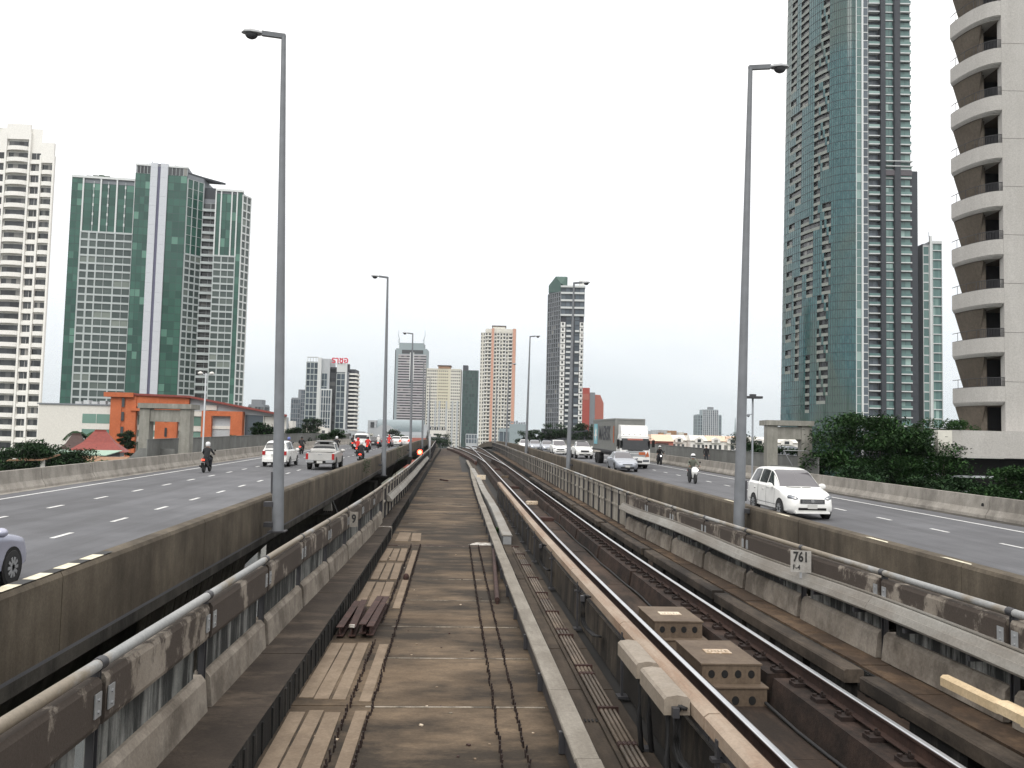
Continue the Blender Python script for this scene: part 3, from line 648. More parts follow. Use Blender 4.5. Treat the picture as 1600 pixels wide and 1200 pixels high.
# grounding wire/weld details on plinth side: cable along the right rail
cw=empty('track_cable',(4.12,4,0)); tag(cw,'thin dark cable running along the plinth between the rails','cable')
MB().tube([(.02*math.sin(y),y-4,prof(y)-.53+.015*math.sin(y*1.7)) for y in frange(4,40,.8)],.02,6).build('cable_run',M['rubber'],cw,smooth=True)
# ---------------------------------------------------------------- cream cover at the bottom right
cc=empty('cream_rail_cover',(5.5,3.0,0)); tag(cc,'cream rail cover on a post at the lower right beside the walkway','rail cover')
cp=[(-.085,.20),(-.085,.29),(-.045,.315),(.045,.315),(.085,.29),(.085,.20)]
MB().sweep(cp,[0,3.0,5.7],lambda q:(0,0)).build('cover_length',M['cream'],cc,smooth=40)
MB().sweep([(x*1.2,(z-.26)*1.15+.263) for x,z in cp],[5.0,5.28],lambda q:(0,0)).build('joint_sleeve',M['cream'],cc,smooth=40)
MB().sweep([(x*.7,z-.02) for x,z in cp],[5.7,6.75],lambda q:(0,0)).build('ramp_end',M['cream'],cc,smooth=40)
for q in (1.2,3.2,5.1): MB().box(-.05,.05,q-.05,q+.05,-.52,.19).build('support_post',M['dark_metal'],cc)
MB().tube([(.1,5.2,.24),(.24,5.25,.28),(.3,5.15,.2),(.34,5.2,.05)],.02,6).tube([(.1,5.3,.2),(.28,5.4,.22),(.36,5.3,.1)],.015,6).build('jumper_cable',M['rust'],cc,smooth=True)

# ---------------------------------------------------------------- guard walls
def wall_module(L, side, pale):
    # local: x towards outside = -side ; inner face at x=0 ; returns dict of meshes. side=+1 wall faces +x (left wall)
    s=side; g={}
    def bx(x0,x1,y0,y1,z0,z1): 
        a,b=sorted((x0*s,x1*s)); return MB().box(a,b,y0,y1,z0,z1)
    up='panel_far' if pale else 'panel_top'; md='panel_far' if pale else 'panel_mid'; kk='panel_far' if pale else 'panel_kick'
    if not pale:
        mb=MB(); mb.sweep([(.03*s,.52),(.045*s,.56),(.045*s,.86),(.02*s,.90),(-.12*s,.90),(-.12*s,.52)],[.045,L*.5,L-.045],lambda q:(0,0)); g['upper_panel']=mb.mesh('upper_panel',M[up])
        g['middle_panel']=bx(-.10,-.035,.05,L-.30,.10,.525).mesh('middle_panel',M[md])
        mb=MB(); mb.sweep([(.0,.16),(.05*s,.10),(.085*s,-.235),(-.12*s,-.235),(-.12*s,.16)],[.05,L-.12],lambda q:(0,0)); g['kicker']=mb.mesh('kicker',M[kk])
        pm=bx(-.06,.0,-.045,-.030,-.23,.93).box(*(sorted((-.06*s,0))),.030,.045,-.23,.93).box(*sorted((-.035*s,-.025*s)),-.03,.03,-.23,.93); g['steel_post']=pm.mesh('steel_post',M['dark_metal'])
        pm=bx(.046,.056,-.19,-.07,.62,.80).box(*sorted((.046*s,.056*s)),.07,.19,.62,.80)
        for yy in (-.13,.13):
            for zz in (.66,.75): pm.lathe([(.014,.046*s),(.014,.068*s)],6,'x',(0,yy,zz))
        g['fixing_plate']=pm.mesh('fixing_plate',M['grey_metal'])
        g['rail_bracket']=bx(-.04,.0,-.02,.02,.88,.945).mesh('rail_bracket',M['dark_metal'])
    else:
        g['panel']=bx(-.08,-.01,.05,L-.03,-.22,.90).mesh('panel',M[up])
        mb=bx(-.01,.03,.05,L-.03,.84,.93).box(*sorted((-.01*s,.03*s)),.05,L-.03,.35,.42); g['rib_rail']=mb.mesh('rib_rail',M[up])
        g['steel_post']=bx(-.1,.05,-.025,.045,-.22,.97).mesh('steel_post',M['dark_metal'])
    return g
def wall(X, side, label, y0, ysw, y1, skip=None):
    root=empty('guard_wall',(0,y0,0)); tag(root,label,'guard wall')
    A=wall_module(3.0,side,False); B=wall_module(1.5,side,True)
    y=y0
    while y<y1:
        L=3.0 if y<ysw else 1.5; mod=A if y<ysw else B
        for k,me in mod.items():
            nm=k
            dx=random.uniform(-.006,.006) if k in('upper_panel','middle_panel','kicker','panel') else 0
            inst(nm,me,root,(interp(X,y)+dx,y-y0,prof(y)+(random.uniform(-.005,.005) if dx else 0)),(slope(prof,y+L/2),0,-math.atan((interp(X,y+L)-interp(X,y))/L)))
        y+=L
    # top tube in lengths with sleeves
    y=y0
    while y<y1:
        L=3.0 if y<60 else 6
        pts=[(interp(X,q)-.0,q-y0,prof(q)+.985) for q in (y+.01,y+L/2,y+L-.01)]
        MB().tube(pts,.045 if y<ysw else .04,12).build('handrail_tube',M['tube_grey'],root,smooth=50)
        if y<ysw: MB().tube([(interp(X,y),y-.055-y0,prof(y)+.985),(interp(X,y),y+.055-y0,prof(y)+.985)],.052,12).build('sleeve',M['dark_metal'],root,smooth=50)
        y+=L
    return root
XL=[(0,-2.66),(16,-2.62),(29,-2.42),(47,-2.27),(98,-2.25),(160,-3.0)]
XR=[(0,6.28),(20,6.26),(31,6.05),(45,6.1),(93,6.3),(160,6.6)]
wl=wall(XL,1,'weathered precast guard wall with round handrail left of the tracks',1.15,31,150)
wr=wall(XR,-1,'weathered precast guard wall with handrail and cable tray right of the tracks',.75,30.5,150)
# longitudinal cable trays clamped to the walls
def tray(X, side, ya, yb, zc, label, off):
    root=empty('cable_tray',(0,ya,0)); tag(root,label,'cable tray'); s=side
    poly=[(.02*s,.10),(.10*s,.115),(.115*s,.10),(.16*s,.02),(.175*s,.02),(.215*s,-.07),(.2*s,-.10),(.04*s,-.10),(.02*s,-.06)]
    y=ya; k=0
    while y<yb:
        L=min(6.0,yb-y); sag=lambda q:-.0+.03*math.sin((q+2)*.55)*(1 if yb<40 else .4)
        MB().sweep(poly,[q-ya for q in frange(y,y+L-.01,1.2)],lambda q:(interp(X,q+ya)+off*s,prof(q+ya)+zc+sag(q+ya))).build('tray_length',M['tray'],root)
        MB().sweep([(.015*s,.135),(.065*s,.135),(.065*s,.117),(.015*s,.117)],[q-ya for q in frange(y,y+L-.01,1.2)],lambda q:(interp(X,q+ya)+off*s,prof(q+ya)+zc+sag(q+ya))).build('tray_lip',M['tray'],root)
        y+=L
    y=ya+.4
    while y<yb:
        MB().box(min(0,.2*s),max(0,.2*s),-.03,.03,-.16,-.105).build('tray_arm',M['dark_metal'],root,(interp(X,y)+off*s,y-ya,prof(y)+zc)); y+=1.5
    return root
tray(XR,-1,.8,31,.50,'long pale folded steel cable tray fixed along the right guard wall',.04)
tray(XL,1,33,78,.42,'pale steel cable tray fixed along the far left guard wall',.02)
# signs
sg=empty('number_sign',(6.02,15.2,prof(15.2)+.83)); tag(sg,'white number plate reading 761 on the right guard wall','sign')
sg.rotation_euler=(0,0,math.radians(-22))
MB().box(-.17,.17,-.006,.006,-.20,.17).build('plate',M['sign_white'],sg)
text('761',.235,M['ink'],sg,(0,-.012,.055),(math.radians(90),0,0),'number_lettering',.003,.72,off=.006)
text('F-4',.115,M['ink'],sg,(-.07,-.012,-.12),(math.radians(90),0,0),'small_lettering',.002,.85,off=.002)
MB().box(-.02,.02,.008,.05,-.3,.1).build('sign_bracket',M['grey_metal'],sg)
s9=empty('number_sign',(-2.33,21.9,prof(21.9)+.78)); tag(s9,'small pale plate reading 9 on the left guard wall','sign')
s9.rotation_euler=(0,0,math.radians(20))
MB().box(-.10,.10,-.006,.006,-.19,.17).build('plate',M['tray'],s9)
text('9',.28,M['ink'],s9,(0,-.012,.0),(math.radians(90),0,0),'number_lettering',.003,.8,off=.008)
# red signal on the left wall
sl=empty('track_signal',(-2.42,66.5,prof(66.5)+1.2)); tag(sl,'lit red track signal lamp on the far left guard wall','signal')
MB().box(-.22,.22,0,.3,-.3,.3).build('housing',M['rubber'],sl)
MB().lathe([(.19,-.02),(.19,.0)],20,'y').build('red_lens',M['signal_red'],sl,(0,-.005,0))
MB().lathe([(.085,-.04),(.10,-.021)],16,'y').build('lens_core',M['signal_core'],sl,(0,-.006,0))
MB().box(-.05,.05,.1,.2,-1.1,-.3).build('bracket',M['grey_metal'],sl)
pg=empty('signal_post',(-2.2,86,prof(86)-.2)); tag(pg,'plain pale post at the far end of the left guard wall','post')
MB().tube([(0,0,0),(0,0,2.6)],.09,10).build('shaft',M['grey_metal'],pg,smooth=True); MB().box(-.22,.22,-.22,.22,0,.08).build('base',M['girder'],pg)
# hanging lamp unit in the gap
lb=empty('bracket_lamp',(-5.12,38,-.3)); tag(lb,'white tapered lamp unit hanging below the left road parapet','lamp')
MB().prism([(0,0),(1,0),(1,1),(0,1)],0,0.001)
k=[(-.12,-.1),(.12,-.1),(.12,.1),(-.12,.1)]
m=MB(); m.v=[(x*.75,y_,.62) for x,y_ in k]+[(x*1.5,y_,0) for x,y_ in k]; m.f=[(0,1,2,3),(4,5,6,7),(0,1,5,4),(1,2,6,5),(2,3,7,6),(3,0,4,7)]; m.m=[0]*6; m.build('shade',M['sign_white'],lb)
for q in range(4): MB().box(-.15+.085*q,-.12+.085*q,-.05,.05,-.06,-.003).build('foot_stud',M['rubber'],lb)
MB().tube([(.1,0,.6),(.9,-3,-.1),(2.6,-8,-.15)],.02,6).build('stay_cable',M['rubber'],lb)
# bridge piers with board-marked flared crossheads
for side,x0,x1 in (('left',-4.9,-17.8),('right',8.1,20.8)):
    for k,y in enumerate((21,69,117)):
        p=empty('bridge_pier',((x0+x1)/2,y,-13)); tag(p,f'{["near","second","third"][k]} concrete pier under the {side} road bridge','pier')
        zt=road(y)+13-.7
        MB().prism([(-2.2,-1.1),(2.2,-1.1),(2.2,1.1),(-2.2,1.1)],0,zt-3.5).build('column',M['girder'],p)
        m=MB(); w0,w1=2.2,5.6
        for (ww,zz) in ((w0,zt-3.8),(w1,zt-1.2),(w1,zt-.6)): m.v+=[(-ww,-1.5,zz),(ww,-1.5,zz),(ww,1.5,zz),(-ww,1.5,zz)]
        for i in (0,4):
            for j in range(4): m.f.append((i+j,i+(j+1)%4,i+4+(j+1)%4,i+4+j)); m.m.append(0)
        m.f+=[(0,1,2,3),(8,9,10,11)]; m.m+=[0,0]; m.build('crosshead',M['girder'],p)
# board-marked slanting web panel under the left parapet
bw=empty('formwork_web',(-6.0,22,0)); bw['kind']='structure'
for i in range(40):
    y=-4.2+i*.215
    MB().obox((random.uniform(-.012,.012),y,-1.75+random.uniform(-.01,.01)),.05,.20,2.9,Matrix.Rotation(.2,3,'Y')@Matrix.Rotation(.16,3,'X')@Matrix.Rotation(random.uniform(-.03,.03),3,'Z')).build('board_mark',M['board'],bw)
# weeds on the left parapet
def weed(x,y,z,h,n,label):
    m=MB()
    for i in range(n):
        c=Vector((random.gauss(0,.18)*h,random.gauss(0,.45)*h,random.uniform(-.55,.45)*h)); R=Matrix.Rotation(random.random()*6,3,'Z')@Matrix.Rotation(random.uniform(-1,1),3,'X')
        q=[c+R@Vector(v) for v in ((-.05,0,0),(0,-.02,.02),(.05,0,0),(0,.04,.0))]; m.face(q)
    tag(m.build('weed',M['leaf'],None,(x,y,z)),label,'weed',kind='stuff')
weed(-4.8,50,road(50)+.75,.8,140,'green weed growing from the left parapet near the pickup truck')
weed(-4.8,80,road(80)+.6,1.5,200,'larger weed clump hanging on the left parapet beyond the second lamp post')
weed(1.62,31.5,prof(31)-.45,.18,60,'small green tuft between the two cable ducts')

# ---------------------------------------------------------------- street lamps along the inner parapets
def lamp(name, s, big):
    root=empty(name,(0,0,0))
    H=13.0
    MB().tube([(0,0,0),(0,0,1.5),(0,0,H)],[.155,.145,.062],14).build('shaft',M['pole'],root,smooth=60)
    MB().box(-.22,.22,-.22,.22,-.03,0).build('base_plate',M['dark_metal'],root)
    for zz in (.1,.62): MB().box(*sorted((.1*s,.34*s)),-.12,.12,zz,zz+.12).build('wall_bracket',M['dark_metal'],root)
    MB().box(*sorted((.13*s,.175*s)),-.07,.07,.95,1.5).build('service_door',M['dark_metal'],root)
    m=MB(); m.sweep([(-.07,.055),(.07,.055),(.05,-.06),(-.05,-.06)],[0,.62],lambda q:(0,.03*q)); arm=m.build('arm',M['pole'],root,(-.05*s,0,H),(math.radians(5),0,math.radians(-90*s)))
    hd=MB(); 
    for k,(t,rw_,rh) in enumerate(((0,.07,.06),(.12,.13,.09),(.30,.165,.11),(.46,.13,.09),(.55,.04,.03))):
        n=12
        for j in range(n):
            a=2*math.pi*j/n; z=math.sin(a)*rh; z = z if z>0 else z*.25
            hd.v.append((math.cos(a)*rw_,t,z))
    for k in range(4):
        for j in range(12): hd.f.append((k*12+j,k*12+(j+1)%12,(k+1)*12+(j+1)%12,(k+1)*12+j)); hd.m.append(0)
    hd.f+=[tuple(range(12)),tuple(range(48,60))]; hd.m+=[0,0]
    h=hd.build('lamp_head',M['grey_metal'],root,(s*.55,0,H+.055),(math.radians(3),0,math.radians(-90*s)),smooth=50)
    bw_=MB(); 
    for k in range(5):
        f=k/4*math.pi/2; r=math.cos(f); 
        for j in range(14):
            a=2*math.pi*j/14; bw_.v.append((math.cos(a)*.12*r,.29+math.sin(a)*.17*r,-.03-.13*math.sin(f)))
    for k in range(4):
        for j in range(14): bw_.f.append((k*14+j,k*14+(j+1)%14,(k+1)*14+(j+1)%14,(k+1)*14+j)); bw_.m.append(0)
    bw_.build('lamp_bowl',M['dark_metal'],h,(0,0,0),smooth=True)
    return root
PLl=[(23.5,-4.42,.33,-.028,'nearest'),(59,-4.45,.35,-.012,'second nearest'),(95,-4.45,.9,-.01,'third'),(131,-4.45,1.1,-.01,'fourth'),(167,-4.45,1.2,-.01,'fifth')]
proto=lamp('street_lamp',-1,True)
for i,(y,x,z,t,nm) in enumerate(PLl):
    o=proto if i==0 else copy_tree(proto); o.location=(x,y,z); o.rotation_euler=(0,t,0)
    tag(o,f'{nm} tall grey street lamp on the left parapet, head over the left road','street lamp','street lamps on the left parapet')
proto=lamp('street_lamp',1,True)
for i,(y,x,z,t,nm) in enumerate([(24.0,7.78,.35,.018,'nearest'),(60,7.75,.6,.012,'second nearest'),(95,7.75,1.0,.012,'third'),(131,7.75,1.1,.01,'fourth'),(167,7.75,1.2,.01,'fifth')]):
    o=proto if i==0 else copy_tree(proto); o.location=(x,y,z); o.rotation_euler=(0,t,0)
    tag(o,f'{nm} tall grey street lamp on the right parapet, head over the right road','street lamp','street lamps on the right parapet')
# ============================================================ CITY
GB=-13.0
def bld(name,label,cat,a,b,rot=0,group=None):
    x,y,_=city(a,b); return empty(name,(x,y,GB),-YAW+rot,label,cat,group)
class Fr:   # facade frame: origin, direction angle
    def __init__(s,ox,oy,th=0): s.o=Vector((ox,oy,0)); s.th=th; s.d=Vector((math.cos(th),math.sin(th),0)); s.n=Vector((math.sin(th),-math.cos(th),0)); s.R=Matrix.Rotation(th,3,'Z')
    def p(s,u,w,n=0): return s.o+s.d*u+s.n*n+Vector((0,0,w))
    def box(s,mb,u0,u1,w0,w1,n0,n1,m=0): return mb.obox(s.p((u0+u1)/2,(w0+w1)/2,(n0+n1)/2),u1-u0,n1-n0,w1-w0,s.R,m)
    def pane(s,mb,u0,u1,w0,w1,n,m=0): return mb.face([s.p(u0,w0,n),s.p(u1,w0,n),s.p(u1,w1,n),s.p(u0,w1,n)],m)
def facade(root,F,u0,u1,w0,w1,nu,nw,vw=.3,hw=.4,dep=.25,fm='frame_pale',gm='glass_dark',indiv=False,vn=1,name='window',us=None,topw=None):
    us = us or [u0+(u1-u0)*i/nu for i in range(nu+1)]; ws=[w0+(w1-w0)*i/nw for i in range(nw+1)]
    mb=MB()
    for i,u in enumerate(us): F.box(mb,u-vw/2,u+vw/2,w0,w1,0,dep+.004)
    for i,w_ in enumerate(ws): F.box(mb,us[0],us[-1],w_-hw/2,w_+hw/2,0,dep)
    mb.build('facade_frame',M[fm],root)
    if indiv:
        cache={}
        for a,b in zip(us,us[1:]):
            for c,d in zip(ws,ws[1:]):
                k=(round(b-a,2),round(d-c,2))
                if k not in cache:
                    G=Fr(0,0,F.th); m=MB(); G.pane(m,0,b-a,0,d-c,.03); cache[k]=m.mesh(name,M[gm])
                p=F.p(a,c,random.uniform(0,.02)); inst(name,cache[k],root,p)
    else:
        m=MB()
        for a,b in zip(us,us[1:]):
            for c,d in zip(ws,ws[1:]):
                for q in range(vn): F.pane(m,a+(b-a)*q/vn,a+(b-a)*(q+1)/vn,c,d,.03+random.uniform(0,.02))
        m.build('windows',M[gm],root)['kind']='stuff'
def solid(root,x0,x1,y0,y1,z0,z1,mt,name='wall'): return MB().box(x0,x1,y0,y1,z0,z1).build(name,M[mt],root)
def punched(root,F,u0,u1,w0,w1,nu,nw,ww,wh,gm='glass_dark',name='windows',sill=None):
    m=MB(); s_=MB(); du=(u1-u0)/nu; dw=(w1-w0)/nw
    for i in range(nu):
        for j in range(nw):
            c=u0+du*(i+.5); w_=w0+dw*(j+.5); F.pane(m,c-ww/2,c+ww/2,w_-wh/2,w_+wh/2,.03)
            if sill: F.box(s_,c-ww/2-.2,c+ww/2+.2,w_-wh/2-.25,w_-wh/2-.03,.0,.5)
    m.build(name,M[gm],root)['kind']='stuff'
    if sill: s_.build('sills',M[sill],root)['kind']='stuff'

# ---- white balcony tower, left edge
t=bld('apartment_tower','white apartment tower with rounded balconies at the left edge of the view','apartment tower',-153.3,240,math.radians(2))
H=98.6; fh=3.18; nf=30
# main body steps: profile in plan is made of bays
MB().prism([(-10,1.6),(22.4,1.6),(13,20),(-10,20)],0,H).build('wall',M['w_white'],t); MB().prism([(22.4,1.6),(26.0,1.62),(17,19),(13,19)],0,H-4).build('wall',M['w_white'],t); MB().prism([(-9,1.2),(11,1.2),(6,10),(-9,10)],H,H+1.2).build('roof_parapet',M['w_white'],t)
def arc(cx,hw,dep,n=8,y0=0): return [(cx-hw*math.cos(math.pi*i/n), y0-dep*math.sin(math.pi*i/n)) for i in range(n+1)]
def balc(cx,hw,dep,y0):
    m=MB(); a=arc(cx,hw,dep,10,y0); m.prism(a,0,.28)
    b=arc(cx,hw-.16,dep-.16,10,y0); k=len(m.v); n=len(a)
    m.v+=[(x,y,.28) for x,y in a]+[(x,y,1.15) for x,y in a]+[(x,y,1.15) for x,y in b]+[(x,y,.28) for x,y in b]
    for i in range(n-1):
        for q in range(3): m.f.append((k+q*n+i,k+q*n+i+1,k+(q+1)*n+i+1,k+(q+1)*n+i)); m.m.append(0)
    return m.mesh('balcony',M['w_white'])
for cx,hw,dep,zt,lbl in ((7.4,1.6,.9,30,0),(16.2,3.2,1.6,30,0),(24.3,1.75,1.0,28,0)):
    me=balc(0,hw,dep,1.6)
    for k in range(2,zt):
        inst('balcony',me,t,(cx,0,k*fh))
    mb=MB(); mb.v=[]; 
    for k in range(2,zt):
        z=k*fh+.3
        for q in range(4):
            w_=hw*1.7/4; mb.face([(cx-hw*.85+w_*q,1.57,z),(cx-hw*.85+w_*(q+1),1.57,z),(cx-hw*.85+w_*(q+1),1.57,z+2.45),(cx-hw*.85+w_*q,1.57,z+2.45)])
    mb.build('windows',M['glass_dark'],t)['kind']='stuff'
    for s_ in (-1,1): MB().box(cx+s_*hw-.25,cx+s_*hw+.25,.75,1.597,0,min(H-.2,zt*fh+2)).build('bay_pier',M['w_white'],t)
    MB().box(cx-hw,cx+hw,.85,1.595,zt*fh,H+(1.0 if zt==30 else -4)).build('bay_cap',M['w_white'],t)
for u0,u1 in ((9.3,12.6),(19.8,22.3)):
    m=MB()
    for k in range(2,29):
        z=k*fh+1.0; mid=(u0+u1)/2
        for a_,b_ in ((u0,mid-.05),(mid+.05,u1)): m.face([(a_,1.56,z),(b_,1.56,z),(b_,1.56,z+1.75),(a_,1.56,z+1.75)])
    m.build('windows',M['glass_dark'],t)['kind']='stuff'
    m=MB()
    for k in range(2,29): m.box(u0-.1,u1+.1,1.0,1.55,k*fh-.35,k*fh+.55)
    m.build('spandrels',M['w_white'],t)['kind']='stuff'

# ---- green glass hotel slab with white stripe
h=bld('hotel_tower','tall green glass tower with a white vertical stripe and side wings','tower',-186.5,370,math.radians(9))
F=Fr(0,0)
zt=123; zc=129.3; zr=121
solid(h,.05,25.4,.3,22,0,zt-.5,'midgrey'); 
F0=Fr(0,0)
facade(h,F0,0,4.4,20,zt,2,32,.15,.25,.12,'glass_dgreen','glass_green')
FW=20+ (zt-20)*.77
facade(h,F0,4.5,25.2,20,FW,0,24,.55,.75,.35,'frame_pale','glass_hotel',True,us=[4.5,11.0,18.2,25.2])
facade(h,F0,4.5,25.2,20,FW,1,1,.3,.3,.36,'frame_pale','glass_hotel',us=[7.6,8.0]); 
for uu in (7.8,14.4,21.8): MB().box(uu-.09,uu+.09,-.30,-.03,20,FW).build('mullion',M['frame_pale'],h)
facade(h,F0,4.5,25.2,FW,zt-3,1,7,.2,.12,.12,'glass_dgreen','glass_green',us=[4.5,8,11.5,15,18.4,21.8,25.2])
for i,uu in enumerate((4.6,8.8,11.6,14.6,18.0,21.4,25.2)):
    if i%2==1:
        for q in range(5): MB().box(uu-.25,uu+.25,-.42,-.2,FW+3+q*4,FW+4.2+q*4).build('stud',M['frame_white'],h)
        MB().box(uu-.1,uu+.1,-.4,-.15,FW,zt-2).build('fin',M['frame_pale'],h)
    else: MB().box(uu-.3,uu+.3,-.45,-.1,FW,zt-1).build('fin',M['frame_white'],h)
MB().box(-.2,25.6,-.5,.4,zt-.9,zt).build('cornice',M['frame_white'],h)
# central core
solid(h,25.5,46.6,-1.2,24,0,zc-.2,'midgrey')
FC=Fr(0,-1.5)
facade(h,FC,25.5,31.5,20,zc-4,3,32,.12,.2,.12,'glass_dgreen','glass_green',True)
facade(h,FC,38.6,46.3,20,zc-4,3,32,.12,.2,.12,'glass_dgreen','glass_green',True)
facade(h,FC,26,31.5,zc-4,zc-.6,4,1,.15,.15,.12,'frame_pale','glass_dark'); facade(h,FC,38.6,46.3,zc-4,zc-.6,5,1,.15,.15,.12,'frame_pale','glass_dark')
for a_,b_ in ((31.55,34.4),(35.6,38.55)):
    z=5
    while z<zc: MB().box(a_,b_,-2.3,-1.3,z,min(z+4.05,zc+.6)).build('stripe_panel',M['stripe_white'],h); z+=4.1
MB().box(34.4,35.6,-1.9,-1.25,5,zc+.4).build('stripe_recess',M['stripe_blue'],h)
MB().box(25.4,46.7,-1.9,-1.1,zc-.7,zc).build('cornice',M['frame_white'],h)
MB().lathe([(1.6,0),(1.5,1.4),(.9,2.4)],12).build('roof_dome',M['midgrey'],h,(40,6,zc-.2),smooth=True)
for q in range(3): MB().tube([(29+q*1.1,2,0),(29+q*1.1,2,1.6+.6*q)],.12,5).build('roof_aerial',M['midgrey'],h,(0,0,zc-.2))
# right flank receding, then wavy balcony recess, then right wing
FS=Fr(46.6,-1.4,math.radians(48)); LS=8.2
facade(h,FS,0,LS,20,20+72,3,24,.45,.7,.3,'frame_pale','glass_hotel',True)
facade(h,FS,0,LS,92.2,zc-5,3,8,.4,.15,.25,'frame_pale','glass_green'); 
m=MB(); m.prism([(46.6,-1.3),(46.6+LS*math.cos(math.radians(48)),-1.3+LS*math.sin(math.radians(48))),(54,22),(46.6,22)],0,zc-3); m.build('wall',M['midgrey'],h)
m=MB(); m.prism([(46.7,-1.2),(46.7+LS*math.cos(math.radians(48)),-1.2+LS*math.sin(math.radians(48))),(60,12),(46.6,12)],zc-3,zc-2.2); m.build('roof_edge',M['tower_dark'],h)
xr=46.6+LS*math.cos(math.radians(48)); yr=-1.4+LS*math.sin(math.radians(48))
solid(h,xr,58.8,yr+1.5,24,0,zr-3,'midgrey'); solid(h,xr-1,58,yr+1.8,20,zr-3,zr+2,'tower_dark','roof_house')
k=0; z=20; bm_=MB().box(0,6.2,-1.9,0,0,.3).box(0,6.2,-1.9,-1.8,.3,1.1).mesh('balcony',M['frame_pale'])
while z<zr-6: inst('balcony',bm_,h,(xr,yr+1.5,z)); z+=3.29
facade(h,Fr(xr,yr+1.48),0,6.2,20,zr-5,2,30,.15,.1,.1,'frame_pale','glass_dark')
XW=xr+6.3; 
solid(h,XW+.05,XW+11.0,-.2,22,0,zr-.4,'midgrey')
FR=Fr(XW,-.5)
facade(h,FR,0,8.8,20,92,0,24,.4,.7,.35,'frame_pale','glass_hotel',True,us=[0,3.2,8.8])
MB().box(XW+5.9,XW+6.1,-.8,-.53,20,92).build('mullion',M['frame_pale'],h)
facade(h,FR,0,8.8,92,zr-2,1,7,.2,.12,.12,'glass_dgreen','glass_green',us=[0,2.2,4.4,6.6,8.8])
for uu in (0,2.2,6.6,8.8): MB().box(XW+uu-.25,XW+uu+.25,-.95,-.6,92,zr-1).build('fin',M['frame_white'],h)
facade(h,FR,9.0,10.9,20,zr-1,1,30,.12,.12,.12,'glass_dgreen','glass_green',True)
FE=Fr(XW+11,-.5,math.radians(60)); facade(h,FE,0,5.5,20,zr-2,2,30,.5,.6,.3,'frame_white','glass_hotel')
m=MB(); m.prism([(XW+10.9,-.3),(XW+13.6,4.2),(XW+11,20),(XW+9,20)],0,zr-2); m.build('wall',M['midgrey'],h)
MB().box(XW-.2,XW+11.4,-.95,.2,zr-.9,zr).build('cornice',M['frame_white'],h)
for i in range(9): MB().obox((random.uniform(2,24),random.uniform(2,8),zt+random.uniform(0,.5)),2,2,1.6).build('roof_planting',M['leaf_dark'],h)

# ---- low mall: white block, orange frames, sloping red roof
mz=lambda z:z-GB
ml=bld('shopping_hall','low white and orange hall with green glazing and long sloping red roof','commercial building',-105.4,200,math.radians(3))
solid(ml,0,15.9,0,40,0,mz(8.6),'mallwhite'); MB().box(.02,5.6,-.02,0,0,mz(8.55)).box(5.7,15.8,-.02,0,0,mz(8.55)).build('wall_panel',M['mallwhite'],ml)
MB().box(-.3,16,-.3,.4,mz(8.6),mz(8.9)).build('parapet_cap',M['midgrey'],ml)
for i in range(5): MB().box(7+i*1.8,8.3+i*1.8,2,4,mz(8.6),mz(9.3+random.random()*.6)).build('roof_plant',M['shadegrey'],ml)
solid(ml,15.9,41.3,1,40,0,mz(8.0),'mallwhite')
# orange portals
def frame(x0,x1,z0,z1,y=-.8,t=1.0): MB().box(x0,x1,y,y+t,z0,z1).build('orange_panel',M['orange'],ml)
frame(14.6,21.0,mz(10.6),mz(11.6),-1.6,2); frame(15.9,18.3,0,mz(11.2)); frame(18.3,19.2,0,mz(10.6),-.6); frame(19.2,21.5,0,mz(11.2),-.8); frame(20.5,26.5,mz(8.6),mz(11.3),-.6)
frame(25.8,30.6,0,mz(7.8),-.7); frame(26.4,33.0,mz(8.6),mz(11.1),-.5)
frame(20.4,33,mz(7.6),mz(8.2),-1.2,1.4)
for (x0,x1) in ((18.35,18.95),(28,28.5)):
    for z in (2.0,5.3,8.4 if x0<20 else 2.0): MB().box(x0,x1,-.86,-.81,mz(z),mz(z+2.0)).build('slot_window',M['glass_dark'],ml)
frame(36.2,38.4,0,mz(8.0),-1.6); frame(38.4,42.6,mz(6.9),mz(8.0),-1.6); frame(42.6,45.2,0,mz(8.0),-1.6,3)
MB().box(38.4,42.6,-.3,0,0,mz(6.9)).build('wall_panel',M['shadegrey'],ml)
for z in (.5,4.0): MB().box(38.4,42.6,-.5,-.3,mz(z),mz(z+.7)).build('white_band',M['mallwhite'],ml)
for z in (1.2,4.6):
    for x0,x1 in ((9.6,12.6),(12.7,15.8)): MB().box(x0,x1,-.06,-.022,mz(z),mz(z+2.1)).build('window',M['glass_mall'],ml)
for z in (-1.4,1.2,4.6):
    for x0,x1 in ((21.6,23.6),(23.7,25.7),(30.7,33.3),(33.4,36.1)): MB().box(x0,x1,.80,.96,mz(z),mz(z+2.1)).build('window',M['glass_mall'],ml)
    MB().box(21.5,36.2,.5,.99,mz(z+2.15),mz(z+3.3)).build('white_band',M['mallwhite'],ml)
